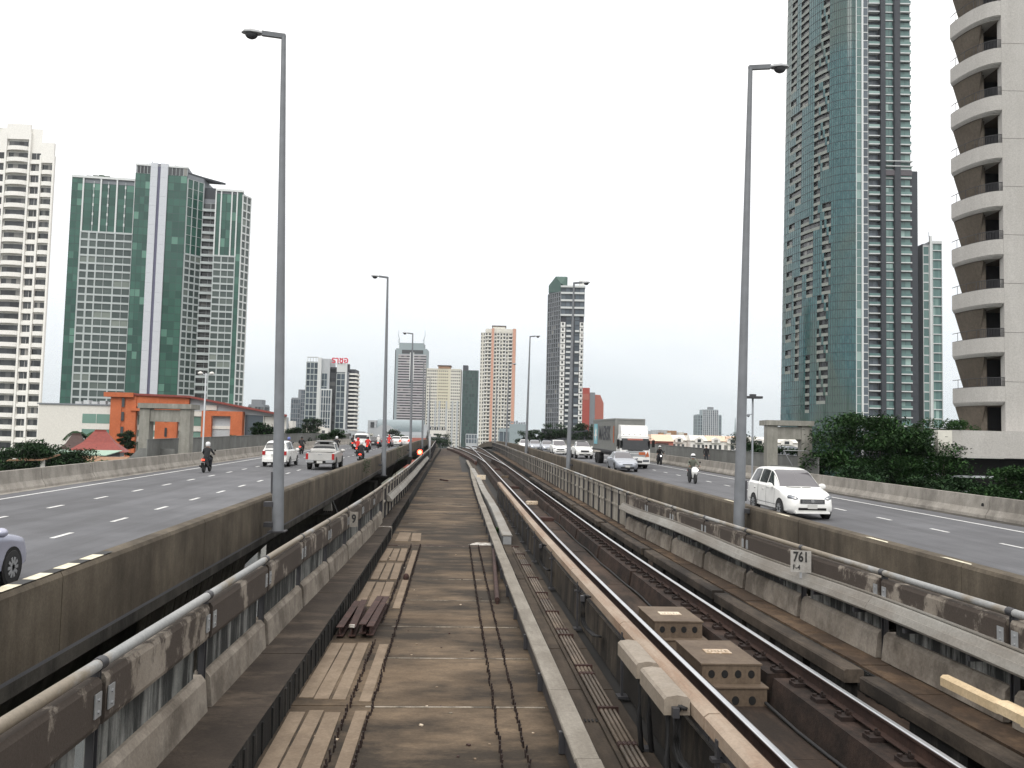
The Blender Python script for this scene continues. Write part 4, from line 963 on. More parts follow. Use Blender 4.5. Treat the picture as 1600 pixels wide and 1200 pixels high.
# glazed bay, long shed wall and sloped red roof
solid(ml,45.2,49.4,.8,30,0,mz(7.6),'shadegrey'); 
facade(ml,Fr(45.2,.75),0,4.2,8,mz(7.6),1,2,.15,.4,.1,'mallwhite','glass_blue')
MB().prism([(49.5,1.0),(54.5,1.0),(41,56),(36,56)],0,mz(7.1)).build('wall',M['mallwhite'],ml)
m=MB(); m.v=[(15,-1,mz(11.6)),(33,-1.2,mz(11.3)),(55,-1.2,mz(7.6)),(40,58,mz(7.6)),(25,40,mz(11.3)),(15,40,mz(11.6))]; m.v+=[(x,y,z-.45) for x,y,z in m.v]
m.f=[(0,1,4,5),(1,2,3,4),(6,7,10,11),(7,8,9,10),(0,1,7,6),(1,2,8,7),(2,3,9,8),(5,0,6,11)]; m.m=[0]*8; m.build('roof',M['redroof'],ml)
m=MB(); m.v=[(33,.4,mz(8)),(54.4,.6,mz(7.0)),(54.4,.6,mz(7.6)),(33,.4,mz(10.8))]; m.f=[(0,1,2,3)]; m.m=[0]; m.build('gable_wall',M['shadegrey'],ml)
MB().box(36.6,39,.1,.35,mz(8.2),mz(9.3)).build('white_box',M['mallwhite'],ml)
for i in range(7):
    y0=random.uniform(50,53.5); MB().tube([(y0,.96,mz(random.uniform(0,1))),(y0+random.uniform(-1.5,1.5),.94,mz(3)),(y0+random.uniform(-2,2),.95,mz(5.5))],.06,4).build('creeper_stem',M['bark'],ml)

# ---- temple style red roofs and sheds before the hall
def hiproof(name,label,a,b,z0,z1,w_,d_,top,mt,rot=0):
    r=bld(name,label,'house',a,b,rot); m=MB()
    m.v=[(-w_/2,-d_/2,z0),(w_/2,-d_/2,z0),(w_/2,d_/2,z0),(-w_/2,d_/2,z0),(-w_*.27,-d_*.2,z0+(z1-z0)*.45),(w_*.27,-d_*.2,z0+(z1-z0)*.45),(w_*.27,d_*.2,z0+(z1-z0)*.45),(-w_*.27,d_*.2,z0+(z1-z0)*.45),(-top/2,0,z1),(top/2,0,z1)]
    m.f=[(0,1,5,4),(1,2,6,5),(2,3,7,6),(3,0,4,7),(4,5,9,8),(6,7,8,9),(5,6,9),(7,4,8)]; m.m=[0]*8
    m.build('roof',M[mt],r); MB().box(-w_*.4,w_*.4,-d_*.4,d_*.4,0,z0+.05).build('wall',M['shadegrey'],r)
    MB().obox((0,0,z1),top,.25,.3).build('ridge',M[mt],r); return r
hiproof('red_roof_house','large red tiled steep roof in front of the orange hall',-59.4,130,12.9,15.9,7.6,7,1.5,'redroof',.3)
hiproof('brown_roof_house','small dark brown steep roof left of the red roof',-63.8,132,12.8,15.3,4.4,5,1.2,'brownroof',.2)
hiproof('low_red_roof_house','low maroon roof peeking beside the brown roof',-65.8,134,12.2,13.4,4,5,1,'redroof')
r=bld('green_roof_shed','long pale green sheet roof below the red roofs','shed',-60,122); MB().sweep([(-5.4,12.5),(5.2,12.6),(5.2,12.5),(-5.4,12.4)],[0,5],lambda q:(0,.12*q)).build('roof',M['greenroof'],r); MB().box(-5,4.8,.5,4.5,0,12.4).build('wall',M['midgrey'],r)
r=bld('rusty_roof_shed','open shed with rusty patchwork sheet roof left of the concrete portal','shed',-48.8,110)
for i in range(7): MB().obox((-4+i*1.25,0,12.35+.05*math.sin(i*2)),1.2,4,.06,Matrix.Rotation(.16,3,'X')@Matrix.Rotation(random.uniform(-.05,.05),3,'Y')).build('roof_sheet',M['rustroof'],r)
for x in (-4,-1,2,4.2): MB().box(x-.08,x+.08,-1.9,-1.75,0,12.1).build('post',M['whitewarm'],r)
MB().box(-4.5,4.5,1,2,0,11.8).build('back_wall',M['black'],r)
r=bld('guard_booth','small white pavilion with dark window and pinkish roof behind the left barrier','booth',-46.6,88)
MB().box(-1.5,-1.2,-1,-.7,0,13).box(1.2,1.5,-1,-.7,0,13).build('posts',M['whitewarm'],r)['kind']='stuff'
MB().box(-1.2,1.2,-.8,1,0,11.9).build('lower_wall',M['whitewarm'],r); MB().box(-1.18,1.18,-.7,1,11.9,12.95).build('window',M['glass_dark'],r)
MB().sweep([(-1.9,13.0),(1.7,13.15),(1.7,13.05),(-1.9,12.9)],[-1.4,1.8],lambda q:(0,.14*q)).build('roof',M['rustroof'],r)
MB().box(-3.0,3.4,-1.6,-1.3,0,11.55).build('yard_wall',M['shadegrey'],r); MB().box(6.5,8.6,-1.5,-.4,0,12.4).build('roof_unit',M['shadegrey'],r)

# ---- generic mid and far towers
def tower(name,label,a,b,w_,d_,top,nu,nw,wall,gm='glass_dark',fm=None,vw=.5,hw=1.2,rot=0,z0=0,side=True,cat='tower'):
    t=bld(name,label,cat,a,b,rot); T=top-GB
    solid(t,0,w_,.1,d_,0,T,wall)
    facade(t,Fr(0,.1),0,w_,z0,T-1.2,nu,nw,vw,hw,.35,fm or wall,gm)
    if side: 
        facade(t,Fr(w_,.1,math.pi/2),0,d_,z0,T-1.2,max(2,int(nu*d_/w_)),nw,vw,hw,.35,fm or wall,gm)
        facade(t,Fr(0,d_,-math.pi/2),0,d_,z0,T-1.2,max(2,int(nu*d_/w_)),nw,vw,hw,.35,fm or wall,gm)
    return t
# glass tower with red rooftop lettering
s=bld('sign_tower','grey glass tower with red rooftop lettering left of the second lamp post','tower',-126.6,550)
z=lambda v:v-GB
solid(s,.1,9,.2,18,0,z(49),'midgrey'); facade(s,Fr(0,0),0,7.0,10,z(48.5),3,14,.35,.5,.3,'frame_pale','glass_blue')
facade(s,Fr(0,18,-math.pi/2),0,18,10,z(48.5),4,14,.35,.5,.3,'frame_pale','glass_blue')
MB().box(7.0,9.2,-1.2,3,0,z(51.5)).build('white_fin',M['frame_white'],s)
for i in range(4): MB().box(.3+i*1.7,.6+i*1.7,0,.3,z(49),z(51.8)).build('roof_post',M['frame_white'],s)
MB().box(0,7,-.1,3,z(51.6),z(52)).build('roof_frame',M['frame_white'],s)
solid(s,9.2,14.2,.6,18,0,z(51),'shadegrey'); facade(s,Fr(9.3,.5),0,3.4,10,z(42),2,11,.15,.3,.15,'frame_pale','glass_blue')
solid(s,13,19.2,1.8,18,0,z(46),'navy'); facade(s,Fr(14.2,1.7),0,3.6,10,z(45),1,18,.2,.35,.2,'navy','glass_dark')
solid(s,18.5,26,.8,18,0,z(43),'midgrey'); facade(s,Fr(18.6,.7),0,5.2,10,z(42),2,12,.3,.4,.3,'frame_pale','glass_blue')
MB().box(18.5,25,.4,8,z(43),z(48.5)).build('plant_box',M['frame_white'],s)
MB().box(23.9,24.9,-.6,2,0,z(48.5)).build('white_fin',M['frame_white'],s); MB().box(24.9,26,.9,4,0,z(48)).build('dark_fin',M['navy'],s)
MB().box(15.2,25.6,.3,.5,z(47.8),z(48.1)).build('sign_beam',M['frame_white'],s)
text('ราชอ',5.4,M['signred'],s,(20.4,-.1,z(50.2)),(math.radians(90),0,0),'sign_lettering',.3,.95,off=.12)
me=MB().prism(arc(0,2.4,1.4,6,0),0,.9).mesh('balcony',M['w_white']); 
solid(s,26,29.6,2.4,16,0,z(45),'navy')
for k in range(19): inst('balcony',me,s,(27.6,2.4,10+k*2.45+.4))
me=MB().box(0,1.2,-.6,12,0,1.0).mesh('side_balcony',M['w_white'])
for k in range(19): inst('side_balcony',me,s,(29.5,2.4,10+k*2.45+.4))
solid(s,9.4,16.2,-1.4,.3,0,z(32.3),'frame_white'); facade(s,Fr(9.8,-1.5),0,6.0,10,z(31.6),4,8,.3,.3,.2,'frame_white','glass_blue')
# stepped greys left of it
t=tower('grey_block','stepped grey-blue block left of the tower with red lettering',-172,700,7,15,33,4,12,'midgrey','glass_blue',vw=.3,hw=.5,cat='building'); solid(t,5,14,.5,15,0,z(39.5),'midgrey'); solid(t,10,14,.4,12,z(39.5),z(43),'shadegrey'); facade(t,Fr(7.2,.45),0,6.5,10,z(39),4,13,.3,.5,.2,'midgrey','glass_blue')
t=tower('far_grey_block','small dark grey stepped block above the red sloping roof',-176,600,10.5,12,23.5,5,6,'midgrey','glass_dark',vw=.4,hw=.8,cat='building'); solid(t,1.5,8.5,1,10,z(23.5),z(26.8),'midgrey')
# oval grey hall
o=bld('oval_hall','low grey metal clad hall with rounded end below the grey office tower','hall',-79,500)
solid(o,0,32,2,30,0,z(11),'shadegrey'); solid(o,-1,3.8,1,12,0,z(12.8),'shadegrey'); MB().box(.6,2.6,.6,1,z(8.8),z(11.8)).build('window',M['glass_dark'],o)
m=MB(); m.tube([(4,6,z(9)),(30,6,z(9))],4.6,18); m.build('barrel_front',M['officegrey'],o,smooth=40)
m=MB().prism([(10+6*math.cos(a*math.pi/6),1+5*math.sin(a*math.pi/6)) for a in range(12)],0,z(8.2)); m.build('drum',M['shadegrey'],o)
m=MB(); m.lathe([(6.1,-.2),(6.1,.2)],18,'y'); m.build('round_disc',M['shadegrey'],o,(9.5,-4.2,z(4.4)))
solid(o,14,32,-4,6,0,z(3.6),'redwall2'); solid(o,14,32,-3.8,5,z(3.6),z(5),'shadegrey')
solid(o,33,43,0,20,0,z(8),'mallwhite','annex')
for i in range(7): MB().box(33.6+i*1.35,34.5+i*1.35,-.1,0,z(8.3),z(9.8)).build('parapet_opening',M['glass_dark'],o)
MB().box(36,39,-.12,0,z(5.2),z(6.2)).build('window',M['glass_dark'],o); solid(o,34,44,-6,0,0,z(4.4),'midgrey'); 
# grey office tower
g=bld('office_tower','tall grey office tower with banded windows and two rooftop masts','tower',-117.8,900)
solid(g,0,31,.5,26,0,z(94),'officegrey'); solid(g,3,27.4,1.2,22,z(94),z(99.8),'officegrey','crown')
m=MB()
for k in range(36):
    zz=z(88)-k*2.62; m.box(2.6,14.6,.15,.5,zz-1.35,zz); m.box(18.4,30.8,.15,.5,zz-1.35,zz)
    if k>12: m.box(14.6,18.4,.18,.5,zz-1.3,zz)
m.build('pale_bands',M['officeband'],g)['kind']='stuff'
m=MB()
for k in range(36):
    zz=z(88)-k*2.62
    for i in range(10): m.face([(2.6+i*2.82,.44,zz-2.6),(2.6+i*2.82+2.8,.44,zz-2.6),(2.6+i*2.82+2.8,.44,zz-1.36),(2.6+i*2.82,.44,zz-1.36)])
m.build('windows',M['glass_dark'],g)['kind']='stuff'
MB().box(-.9,0,.6,22,0,z(92.5)).build('side_slot',M['navy'],g); MB().box(6,27.5,.2,.6,z(88.8),z(92.6)).build('top_recess',M['glass_dark'],g); MB().box(15,17.6,.05,.2,z(60),z(92)).build('centre_slot',M['navy'],g)
MB().box(14.2,15,0,.4,z(62),z(90)).build('centre_rib',M['frame_white'],g); MB().box(17.6,18.4,0,.4,z(62),z(90)).build('centre_rib',M['frame_white'],g)
for x,dx in ((2.6,-.8),(27.6,1.0)):
    MB().tube([(x,3,z(99)),(x,3,z(104)),(x+dx,3,z(107)),(x+dx,3,z(113))],[.35,.35,.3,.12],6).build('mast',M['officegrey'],g)
    for q in range(4): MB().box(x-1.2,x+.6,2.8,3.2,z(98+q*1.6),z(98.3+q*1.6)).build('mast_rung',M['officegrey'],g)
# cream tower with yellow centre
c=bld('cream_tower','cream apartment tower with yellow middle and brown roof crown','apartment tower',-86.2,900)
solid(c,0,34.5,.4,25,0,z(74.3),'creamwall'); MB().box(11,24,.1,.4,z(34),z(74.5)).build('yellow_bay',M['yellowwall'],c)
punched(c,Fr(0,.35),0.5,11.8,5,z(73.5),6,26,1.1,1.5); punched(c,Fr(0,.35),22.5,34.3,5,z(73.5),6,26,1.1,1.5); punched(c,Fr(0,.05),12,22,z(30),z(73.5),5,14,1.0,1.3); punched(c,Fr(0,.35),12,22,5,z(30),5,12,1.0,1.5)
for x in (2,9,13,20,26,31): MB().box(x,x+1.7,-.5,.3,0,z(42)).build('grey_shaft',M['shadegrey'],c)
MB().box(11.5,23.5,1,15,z(74.3),z(77)).build('roof_house',M['rustroof'],c); MB().box(10.6,24.4,.5,16,z(77),z(78)).build('roof_crown',M['brownroof'],c)
MB().box(0,34.5,.1,.39,z(73.6),z(74.5)).build('cornice',M['creamwall'],c)
# narrow dark green tower
d=bld('green_tower','narrow dark green glass tower between the cream and the orange towers','tower',-49.8,900); 
solid(d,0,15.8,.4,15,0,z(73.5),'glass_dgreen'); solid(d,0,5,.2,15,z(73),z(78.4),'navy'); facade(d,Fr(0,.3),0,15.6,0,z(73),5,26,.25,.3,.15,'tower_dark','glass_dgreen',vn=2)
MB().box(5,16,-3,5,0,z(9.5)).build('podium',M['shadegrey'],d); facade(d,Fr(5,-3.1),0,11,z(0),z(9),4,2,.5,.6,.1,'shadegrey','glass_blue')
# white and orange apartment tower
q=bld('orange_tower','tall white apartment tower with salmon orange piers','apartment tower',-27.2,750)
solid(q,0,29.8,1,24,0,z(94),'creamwall'); solid(q,4,29.8,.8,24,z(94),z(97.3),'creamwall','upper_wall'); solid(q,10,20.5,3,15,z(97.3),z(99.5),'creamwall','roof_house'); MB().box(9.2,21.2,2.6,15,z(99.5),z(100.3)).build('roof_crown',M['brownroof'],q)
for x,w_ in ((9.2,2.0),(27.0,2.4)): MB().box(x,x+w_,-.5,.9,0,z(97.6)).build('orange_pier',M['orangewall'],q)
m=MB(); sl=MB()
for k in range(34):
    zz=z(93.5)-k*3.05
    for x0,x1 in ((.4,1.2),(2.4,3.4),(4.2,5.6),(6.6,8.6),(11.6,13.2),(14.0,15.4),(16.6,18),(19.0,20.6),(21.4,23),(23.8,26.4)): m.face([(x0,.95,zz-1.7),(x1,.95,zz-1.7),(x1,.95,zz),(x0,.95,zz)])
    for x0,x1 in ((4,6),(6.4,8.9),(13.8,15.6),(18.8,20.8),(23.6,26.6)): sl.box(x0,x1,-.1,.9,zz-2.5,zz-1.75)
m.build('windows',M['glass_dark'],q)['kind']='stuff'; sl.build('balcony_fronts',M['w_white'],q)['kind']='stuff'
for x in (3.7,11.3,16.1,21.1): MB().box(x-.2,x+.2,-.2,.92,0,z(96)).build('pier',M['pierw'],q)
# dark tower with white piers
k_=bld('dark_tower','slim dark tower with white vertical piers and a green glass crown','tower',22.2,420,math.radians(-2))
W=11.0; T=z(77); nf=29; fh2=(T-19)/nf
solid(k_,0,W,.5,12,0,T,'navy')
for x0,x1 in ((.1,2.3),(W-1.9,W-.1)):
    for k in range(nf-4):
        zz=8+k*fh2*1.06
        MB().box(x0,x1,-.15,.5,zz,zz+fh2*.93).build('white_block',M['pierw'],k_) if k%1==0 else None
    m=MB()
    for k in range(nf-4):
        zz=8+k*fh2*1.06; m.face([(x0+.6,-.2,zz+.8),(x0+1.5,-.2,zz+.8),(x0+1.5,-.2,zz+2.0),(x0+.6,-.2,zz+2.0)])
    m.build('windows',M['glass_dark'],k_)['kind']='stuff'
sb=MB().box(0,2.2,-.7,.4,0,.22).box(0,2.2,-.7,-.62,.22,.9).mesh('balcony',M['slabwhite'])
for k in range(nf-3):
    for x in (2.8,): inst('balcony',sb,k_,(x,0,8+k*fh2*1.02),scale=(1,1,1))
    if k%2==0: inst('balcony',sb,k_,(6.9,0,8+k*fh2*1.02),scale=(.9,1,1))
facade(k_,Fr(2.6,.45),0,2.6,8,T-14,1,28,.2,.3,.1,'navy','glass_blue'); facade(k_,Fr(6.6,.45),0,2.4,8,T-14,1,28,.2,.3,.1,'navy','glass_blue')
MB().box(5.3,6.4,-.4,.5,5,T-1).build('charcoal_rib',M['tower_dark'],k_)
for j,zz in enumerate((T-14.5,T-11,T-7.5,T-4)): MB().box(-.1,W+.3,-.5,.5,zz,zz+.9).build('top_band',M['slabwhite'],k_)
facade(k_,Fr(0,.3),0,W,T-13.5,T-.5,5,4,.3,.2,.2,'navy','glass_blue')
MB().box(-.2,W+.4,-.6,6,T-.9,T).build('cornice',M['slabwhite'],k_); MB().box(W-2.5,W,0,4,T,T+2.6).build('roof_block',M['pierw'],k_)
# its left flank recedes
FL=Fr(-5.9,9.5,math.atan2(-9.5,5.9)); Lf=math.hypot(5.9,9.5)
m=MB(); m.prism([(0,.6),(-5.8,9.8),(0,14)],0,T-1); m.build('wall',M['navy'],k_)
facade(k_,FL,0,Lf,8,T-3,6,36,.4,.35,.3,'midgrey','glass_dark')
m=MB(); m.v=[(-5.9,9.5,T-2),(0,.4,T-3),(0,.4,T+1),(-2.6,4.0,T+5),(-5.9,9.5,T+1.5),(2.6,4,T+5),(2.8,1,T-1)]; m.f=[(0,1,2,3,4),(2,6,5,3)]; m.m=[0,0]; m.build('green_crown',M['greenglassroof'],k_)
MB().box(-2.4,3,4,10,T-1,T+4.8).build('crown_block',M['greenglassroof'],k_)
solid(k_,-8,14,-2,15,0,z(9.2),'navy','podium'); 
# red and grey slab beside it
q=bld('red_slab_building','red and grey windowless slab with chamfered roof behind the dark tower','building',40.9,520)
MB().box(0,4.4,0,18,0,z(35)).build('red_block',M['redwall'],q); MB().box(.3,4.0,-.15,0,z(28),z(31.5)).build('faded_sign',M['redwall2'],q)
MB().box(4.4,7.6,.4,18,0,z(32.4)).build('grey_block',M['midgrey'],q)
m=MB(); k0=[(7.6,0),(12.6,0),(12.6,z(26.3)),(10.6,z(31)),(7.6,z(31.2))]; m.v=[(x,.2,zz) for x,zz in k0]+[(x,18,zz) for x,zz in k0]; m.f=[(0,1,2,3,4),(5,6,7,8,9)]+[(i,(i+1)%5,(i+1)%5+5,i+5) for i in range(5)]; m.m=[0]*7; m.build('chamfered_block',M['redwall2'],q)
# low blue grey buildings in the centre right
t=tower('bluegrey_block','low blue-grey building below the dark tower with people-like roof clutter',-5.2,400,8,12,8.5,4,4,'officegrey','glass_blue',vw=.3,hw=.6,cat='building'); solid(t,4.5,12.5,-1,10,0,z(10.6),'officegrey'); 
for i in range(8): MB().obox((4.5+i*1.1,2,z(10.9)+random.random()*.7),.9,.9,.6+random.random()).build('roof_clutter',M['midgrey'],t)
# far tower on the right horizon
t=tower('far_tower','distant blue-grey tower above the white row houses',229.2,1100,28.6,25,41.8,10,14,'officegrey','glass_blue',vw=1,hw=.5); solid(t,6,24.5,-1,20,0,z(47.8),'officegrey'); facade(t,Fr(6,-1.1),0,18.5,z(10),z(47),8,14,.9,.3,.2,'shadegrey','glass_blue'); solid(t,13,19,0,8,z(47.8),z(51),'midgrey')
# lattice mast
r=bld('radio_mast','thin lattice mast on the horizon right of the distant tower','mast',150,600); 
for dx in (-.8,.8): MB().tube([(dx*1.4,0,0),(0,0,z(22))],.22,5).build('leg',M['officegrey'],r)
for q_ in range(6): MB().box(-1+q_*.14,1-q_*.14,-.05,.05,z(1+q_*3),z(1.3+q_*3)).build('brace',M['officegrey'],r)
# row houses right
hr=[(41.0,6.2,'peach','low','maroon fronted row house at the left end of the white row',True),(47.2,4.8,'mallwhite','','white gabled row house, second from the left',False),(52.0,4.8,'mallwhite','','white gabled row house in the middle of the row',False),(56.8,5.0,'peach','','white row house with peach roof right of the middle',False),(61.8,6.8,'peach','','long white row house with peach roof, second from the right end',False),(69.4,6.6,'mallwhite','','white gabled row house at the right end of the row',False),(77,6.8,'mallwhite','','separate white gabled house beside the right lamp post',False)]
for a_,w_,rm,_,lb,mar in hr:
    r=bld('row_house',lb,'house',a_,262+random.uniform(-3,3),0,'white row houses behind the right footpath')
    T1=z(3.9 if mar else 4.3); T2=z(5.9)
    solid(r,0,w_-.05,0,14,0,T1,'redwall2' if mar else 'whitewarm')
    m=MB(); m.v=[(-.2,-.5,T1),(w_+.1,-.5,T1),(w_+.1,14,T1),(-.2,14,T1),(.2,3.5,T2),(w_-.2,3.5,T2),(w_-.2,12,T2),(.2,12,T2)]; m.f=[(0,1,5,4),(1,2,6,5),(2,3,7,6),(3,0,4,7),(4,5,6,7)]; m.m=[0]*5; m.build('roof',M[rm],r)
    if not mar:
        m=MB(); m.v=[(w_*.25,-.6,T1-.6),(w_*.75,-.6,T1-.6),(w_*.75,-.6,T1+.5),(w_*.5,-.6,T1+1.1),(w_*.25,-.6,T1+.5)]; m.v+=[(x,2.4,zz) for x,_y,zz in m.v]; m.f=[(0,1,2,3,4)]+[(i,(i+1)%5,(i+1)%5+5,i+5) for i in range(5)]; m.m=[0]*6; m.build('gable',M['whitewarm'],r)
        MB().box(w_*.4,w_*.6,-.68,-.61,T1-.4,T1+.45).build('window',M['glass_dark'],r)
        for i in range(3): MB().box(w_*(.14+.27*i),w_*(.14+.27*i)+w_*.15,-.06,-.01,T1-2.4,T1-1.1).build('window',M['glass_dark'],r)
    else: MB().box(1,4.8,-.1,0,T1-1.8,T1-.5).build('shutter',M['brownroof'],r)
r=bld('hilltop_house','beige jumble of roofs behind the left end of the row houses','house',52,330); 
for i in range(9): MB().obox((i*1.5,random.random()*4,z(4.8)+random.uniform(0,1.6)*(1-abs(i-2)/9)),1.7,3,5,Matrix.Rotation(random.random(),3,'Z')).build('roof_block',random.choice([M['creamwall'],M['shadegrey'],M['rustroof']]),r)
solid(r,-1,14,0,6,0,z(4),'creamwall')
r=bld('grey_shed','dark grey barrel roofed shed behind the right footpath','shed',52.5,180); MB().tube([(4,0,z(.6)),(4,10,z(.6))],2.6,16).build('roof',M['midgrey'],r,smooth=40); solid(r,1.4,6.6,.1,10,0,z(1.2),'midgrey'); solid(r,-6,1.4,2,8,0,z(2.2),'midgrey','annex')

# low distant city along the horizon
random.seed(21)
lows=[(-620,-520,14),(-515,-430,10),(-330,-260,16),(-255,-205,12),(-200,-150,15),(-140,-118,9),(-60,-20,12),(60,110,9),(115,170,12),(180,215,8),(300,380,14),(390,470,11),(480,560,16),(580,690,12)]
nm=['leftmost','second','third','fourth','fifth','sixth','seventh','eighth','ninth','tenth','eleventh','twelfth','thirteenth','rightmost']
for i,(a0,a1,tp) in enumerate(lows):
    r=bld('distant_block',f'hazy low building block on the horizon, {nm[i]} counted from the left','building',a0,1350+random.uniform(-80,120),0,'low buildings on the far horizon')
    x=0; W_=a1-a0
    while x<W_:
        w_=random.uniform(8,22); hh=13+tp*random.uniform(.35,1); yy=random.uniform(0,30)
        MB().box(x,x+w_,yy,yy+14,0,hh).build('wall',random.choice([M['shadegrey'],M['officegrey'],M['creamwall'],M['midgrey']]),r)
        m=MB()
        for p in range(int(w_/3)):
            for s_ in range(max(1,int(hh/4))): m.face([(x+.8+p*3,yy-.05,1+s_*4),(x+2.6+p*3,yy-.05,1+s_*4),(x+2.6+p*3,yy-.05,2.9+s_*4),(x+.8+p*3,yy-.05,2.9+s_*4)])
        m.build('windows',M['glass_blue'],r)['kind']='stuff'
        x+=w_*random.uniform(.9,1.3)
# white low houses left of centre
for i,(a_,b_,w_,tp,lb) in enumerate(((-105,400,10,12.0,'low white house cluster below the grey stepped block'),(-92,420,9,9.5,'low white flat roofed house right of the cluster'),(-80,450,12,8.0,'long low white block left of the oval hall'))):
    r=bld('white_house',lb,'house',a_-6,b_); 
    for k in range(4): 
        x=k*w_/3; hh=z(tp)-random.uniform(.5,3); MB().box(x,x+w_/3-.1,random.random()*2,8,0,hh).build('wall',random.choice([M['whitewarm'],M['shadegrey'],M['creamwall']]),r); MB().box(x+.6,x+2,-.15,-.02,hh-2.6,hh-1.2).build('window',M['glass_dark'],r)

# ---- tall curved teal tower on the right
random.seed(5)
rv=bld('curved_tower','very tall curved teal glass tower on the right, running out of the top','tower',0,0)
rv.location=city(0,0,GB)
ZT=z(215); fh3=3.3; NF=int((ZT-20)/fh3); NC=34
# plan curve from far left edge to the front corner
def curve(t,zz):
    lean=1-.035*((ZT-zz)/ZT)*0
    b=376-36*math.sin(t*math.pi/2)**1.0; a=(101.9+29.1*(t**1.1))*b/340
    off=(1-t)*(zz/200)*2.6*1.0
    return Vector((a+off,b,zz))
panes=MB(); fr_=MB(); slots=MB(); slab=MB()
def isslot(c,f):
    zz=20+f*fh3-13
    # vertical stacks of recessed loggias
    def st(c0,c1,z0,z1): return c0<=c<c1 and z0<=zz<z1
    if st(3,6,90,215) or st(2,5,30,88): return f%2==0 or zz>150
    if st(8,12,140,215) or st(6,9,100,140) or st(9,13,70,96) or st(6,10,55,72) or st(7,9,28,55): return True
    if st(15,18,88,165) or st(12,15,60,90) : return f%1==0 and (c<17 or f%3)
    if st(18,22,110,180) or st(19,23,62,98) or st(17,22,18,60): return (f+c)%5!=0
    if st(12,14,16,40): return True
    return False
for f in range(NF):
    z0=20+f*fh3; z1=z0+fh3
    for c in range(NC):
        t0,t1=c/NC,(c+1)/NC
        A,B,Cc,D=curve(t0,z0),curve(t1,z0),curve(t1,z1),curve(t0,z1)
        n=(B-A).cross(D-A).normalized()
        if isslot(c,f):
            k=2.0*-1
            inn=Vector((.35,.94,0))*1.3
            slots.face([A+inn,B+inn,Cc+inn,D+inn]); slab.face([A,B,B+inn,A+inn]); slab.face([D,Cc,Cc+inn,D+inn])
            u=Vector((0,0,1.25)); slab.face([A,B,B+u,A+u])
            if not isslot(c-1,f): slab.face([A,D,D+inn,A+inn])
            if not isslot(c+1,f): slab.face([B,Cc,Cc+inn,B+inn])
        else:
            h_=(z1-z0)/2
            for q_ in range(2):
                a0=A+(D-A)*q_/2; a1=B+(Cc-B)*q_/2; a2=B+(Cc-B)*(q_+1)/2; a3=A+(D-A)*(q_+1)/2; e=n*random.uniform(-.012,.012)
                panes.face([a0,a1+e,a2+e,a3])
            fr_.obox((A+D)/2,.11,.16,fh3); 
    if True:
        for c in range(NC):
            A,B=curve(c/NC,z0),curve((c+1)/NC,z0); d_=(B-A)
            if not isslot(c,f): fr_.obox((A+B)/2,d_.length,.16,.13,Matrix.Rotation(math.atan2(d_.y,d_.x),3,'Z'))
panes.build('curtain_panes',M['glass_teal'],rv)['kind']='stuff'; fr_.build('curtain_grid',M['tower_dark'],rv)['kind']='stuff'
slots.build('loggia_backs',M['glass_dark'],rv)['kind']='stuff'; slab.build('loggia_slabs',M['loggia'],rv)['kind']='stuff'
MB().prism([(131,342),(152.2,342),(163,372),(125,378),(126,358)],0,ZT).build('core',M['tower_dark'],rv)
# lower base colonnade under the curtain wall
MB().prism([(112.5,377),(114,368),(121,350),(131,340.5),(140,372)],0,20).build('base_wall',M['glass_dgreen'],rv)
FF=Fr(0,340)
facade(rv,FF,131,133.2,20,ZT,1,NF//1,.3,.12,.15,'slabwhite','glass_strip')
MB().box(132.9,133.5,339.2,340,10,ZT).build('white_edge',M['frame_white'],rv)
facade(rv,Fr(0,340.3),133.5,135.6,20,ZT,1,NF,.12,.35,.2,'slabwhite','glass_blue')
# balcony stacks: x0,x1, floors step
def stack(x0,x1,y,step,every,back,m_out=1.6,glass='glass_strip',solidish=False):
    sl=MB().box(0,x1-x0,-m_out,.0,0,.42).mesh('balcony',M['slabwhite']); rl=MB().box(.05,x1-x0-.05,-m_out+.02,-m_out+.09,.42,1.35).mesh('balcony_front',M['glass_strip'])
    MB().box(x0,x1,y,y+.4,15,ZT).build('back_wall',M[back],rv)
    m=MB(); G=Fr(0,y)
    k=0; zz=15
    while zz<ZT:
        for i in range(2): G.pane(m,x0+.2+i*(x1-x0-.3)/2,x0+.1+(i+1)*(x1-x0-.3)/2,zz+.6,zz+fh3-.3,.06)
        if k%every==0 and zz<z(185): inst('balcony',sl,rv,(x0,y,zz)); 
        if k%every==0 and k%3!=1 and zz<z(185): inst('balcony_front',rl,rv,(x0,y,zz))
        zz+=fh3; k+=1
    m.build('windows',M[glass],rv)['kind']='stuff'
stack(135.8,140.1,341.5,fh3,1,'tower_mauve',1.9,'glass_blue')
MB().box(140.2,142.0,338.9,342,10,ZT).build('charcoal_fin',M['tower_dark'],rv)
stack(142.0,145.4,340.4,fh3,1,'tower_dark',.35)
MB().box(145.4,147.6,338.6,342,10,ZT).build('charcoal_fin',M['tower_dark'],rv)
stack(147.6,152.2,340.6,fh3,1,'tower_dark',1.2)
MB().box(152.3,155.1,341,345,0,z(111)).build('charcoal_slab',M['tower_dark'],rv)
for zz in (z(112),z(114)): MB().box(142,152.3,338.5,341.5,zz,zz+.3).build('sky_garden_edge',M['slabwhite'],rv)
MB().box(142.1,152.1,338.9,341.4,z(108.6),z(110.6)).build('grey_spandrel',M['tower_mauve'],rv)
t2=bld('rear_tower','lower teal and white tower behind the curved tower','tower',163.0,355); 
solid(t2,.6,7.6,.3,15,0,z(86),'midgrey'); facade(t2,Fr(0,.2),.6,2.9,10,z(85),1,24,.2,.5,.2,'slabwhite','glass_strip'); MB().box(3,3.9,-.6,.2,0,z(89)).build('white_fin',M['frame_white'],t2)
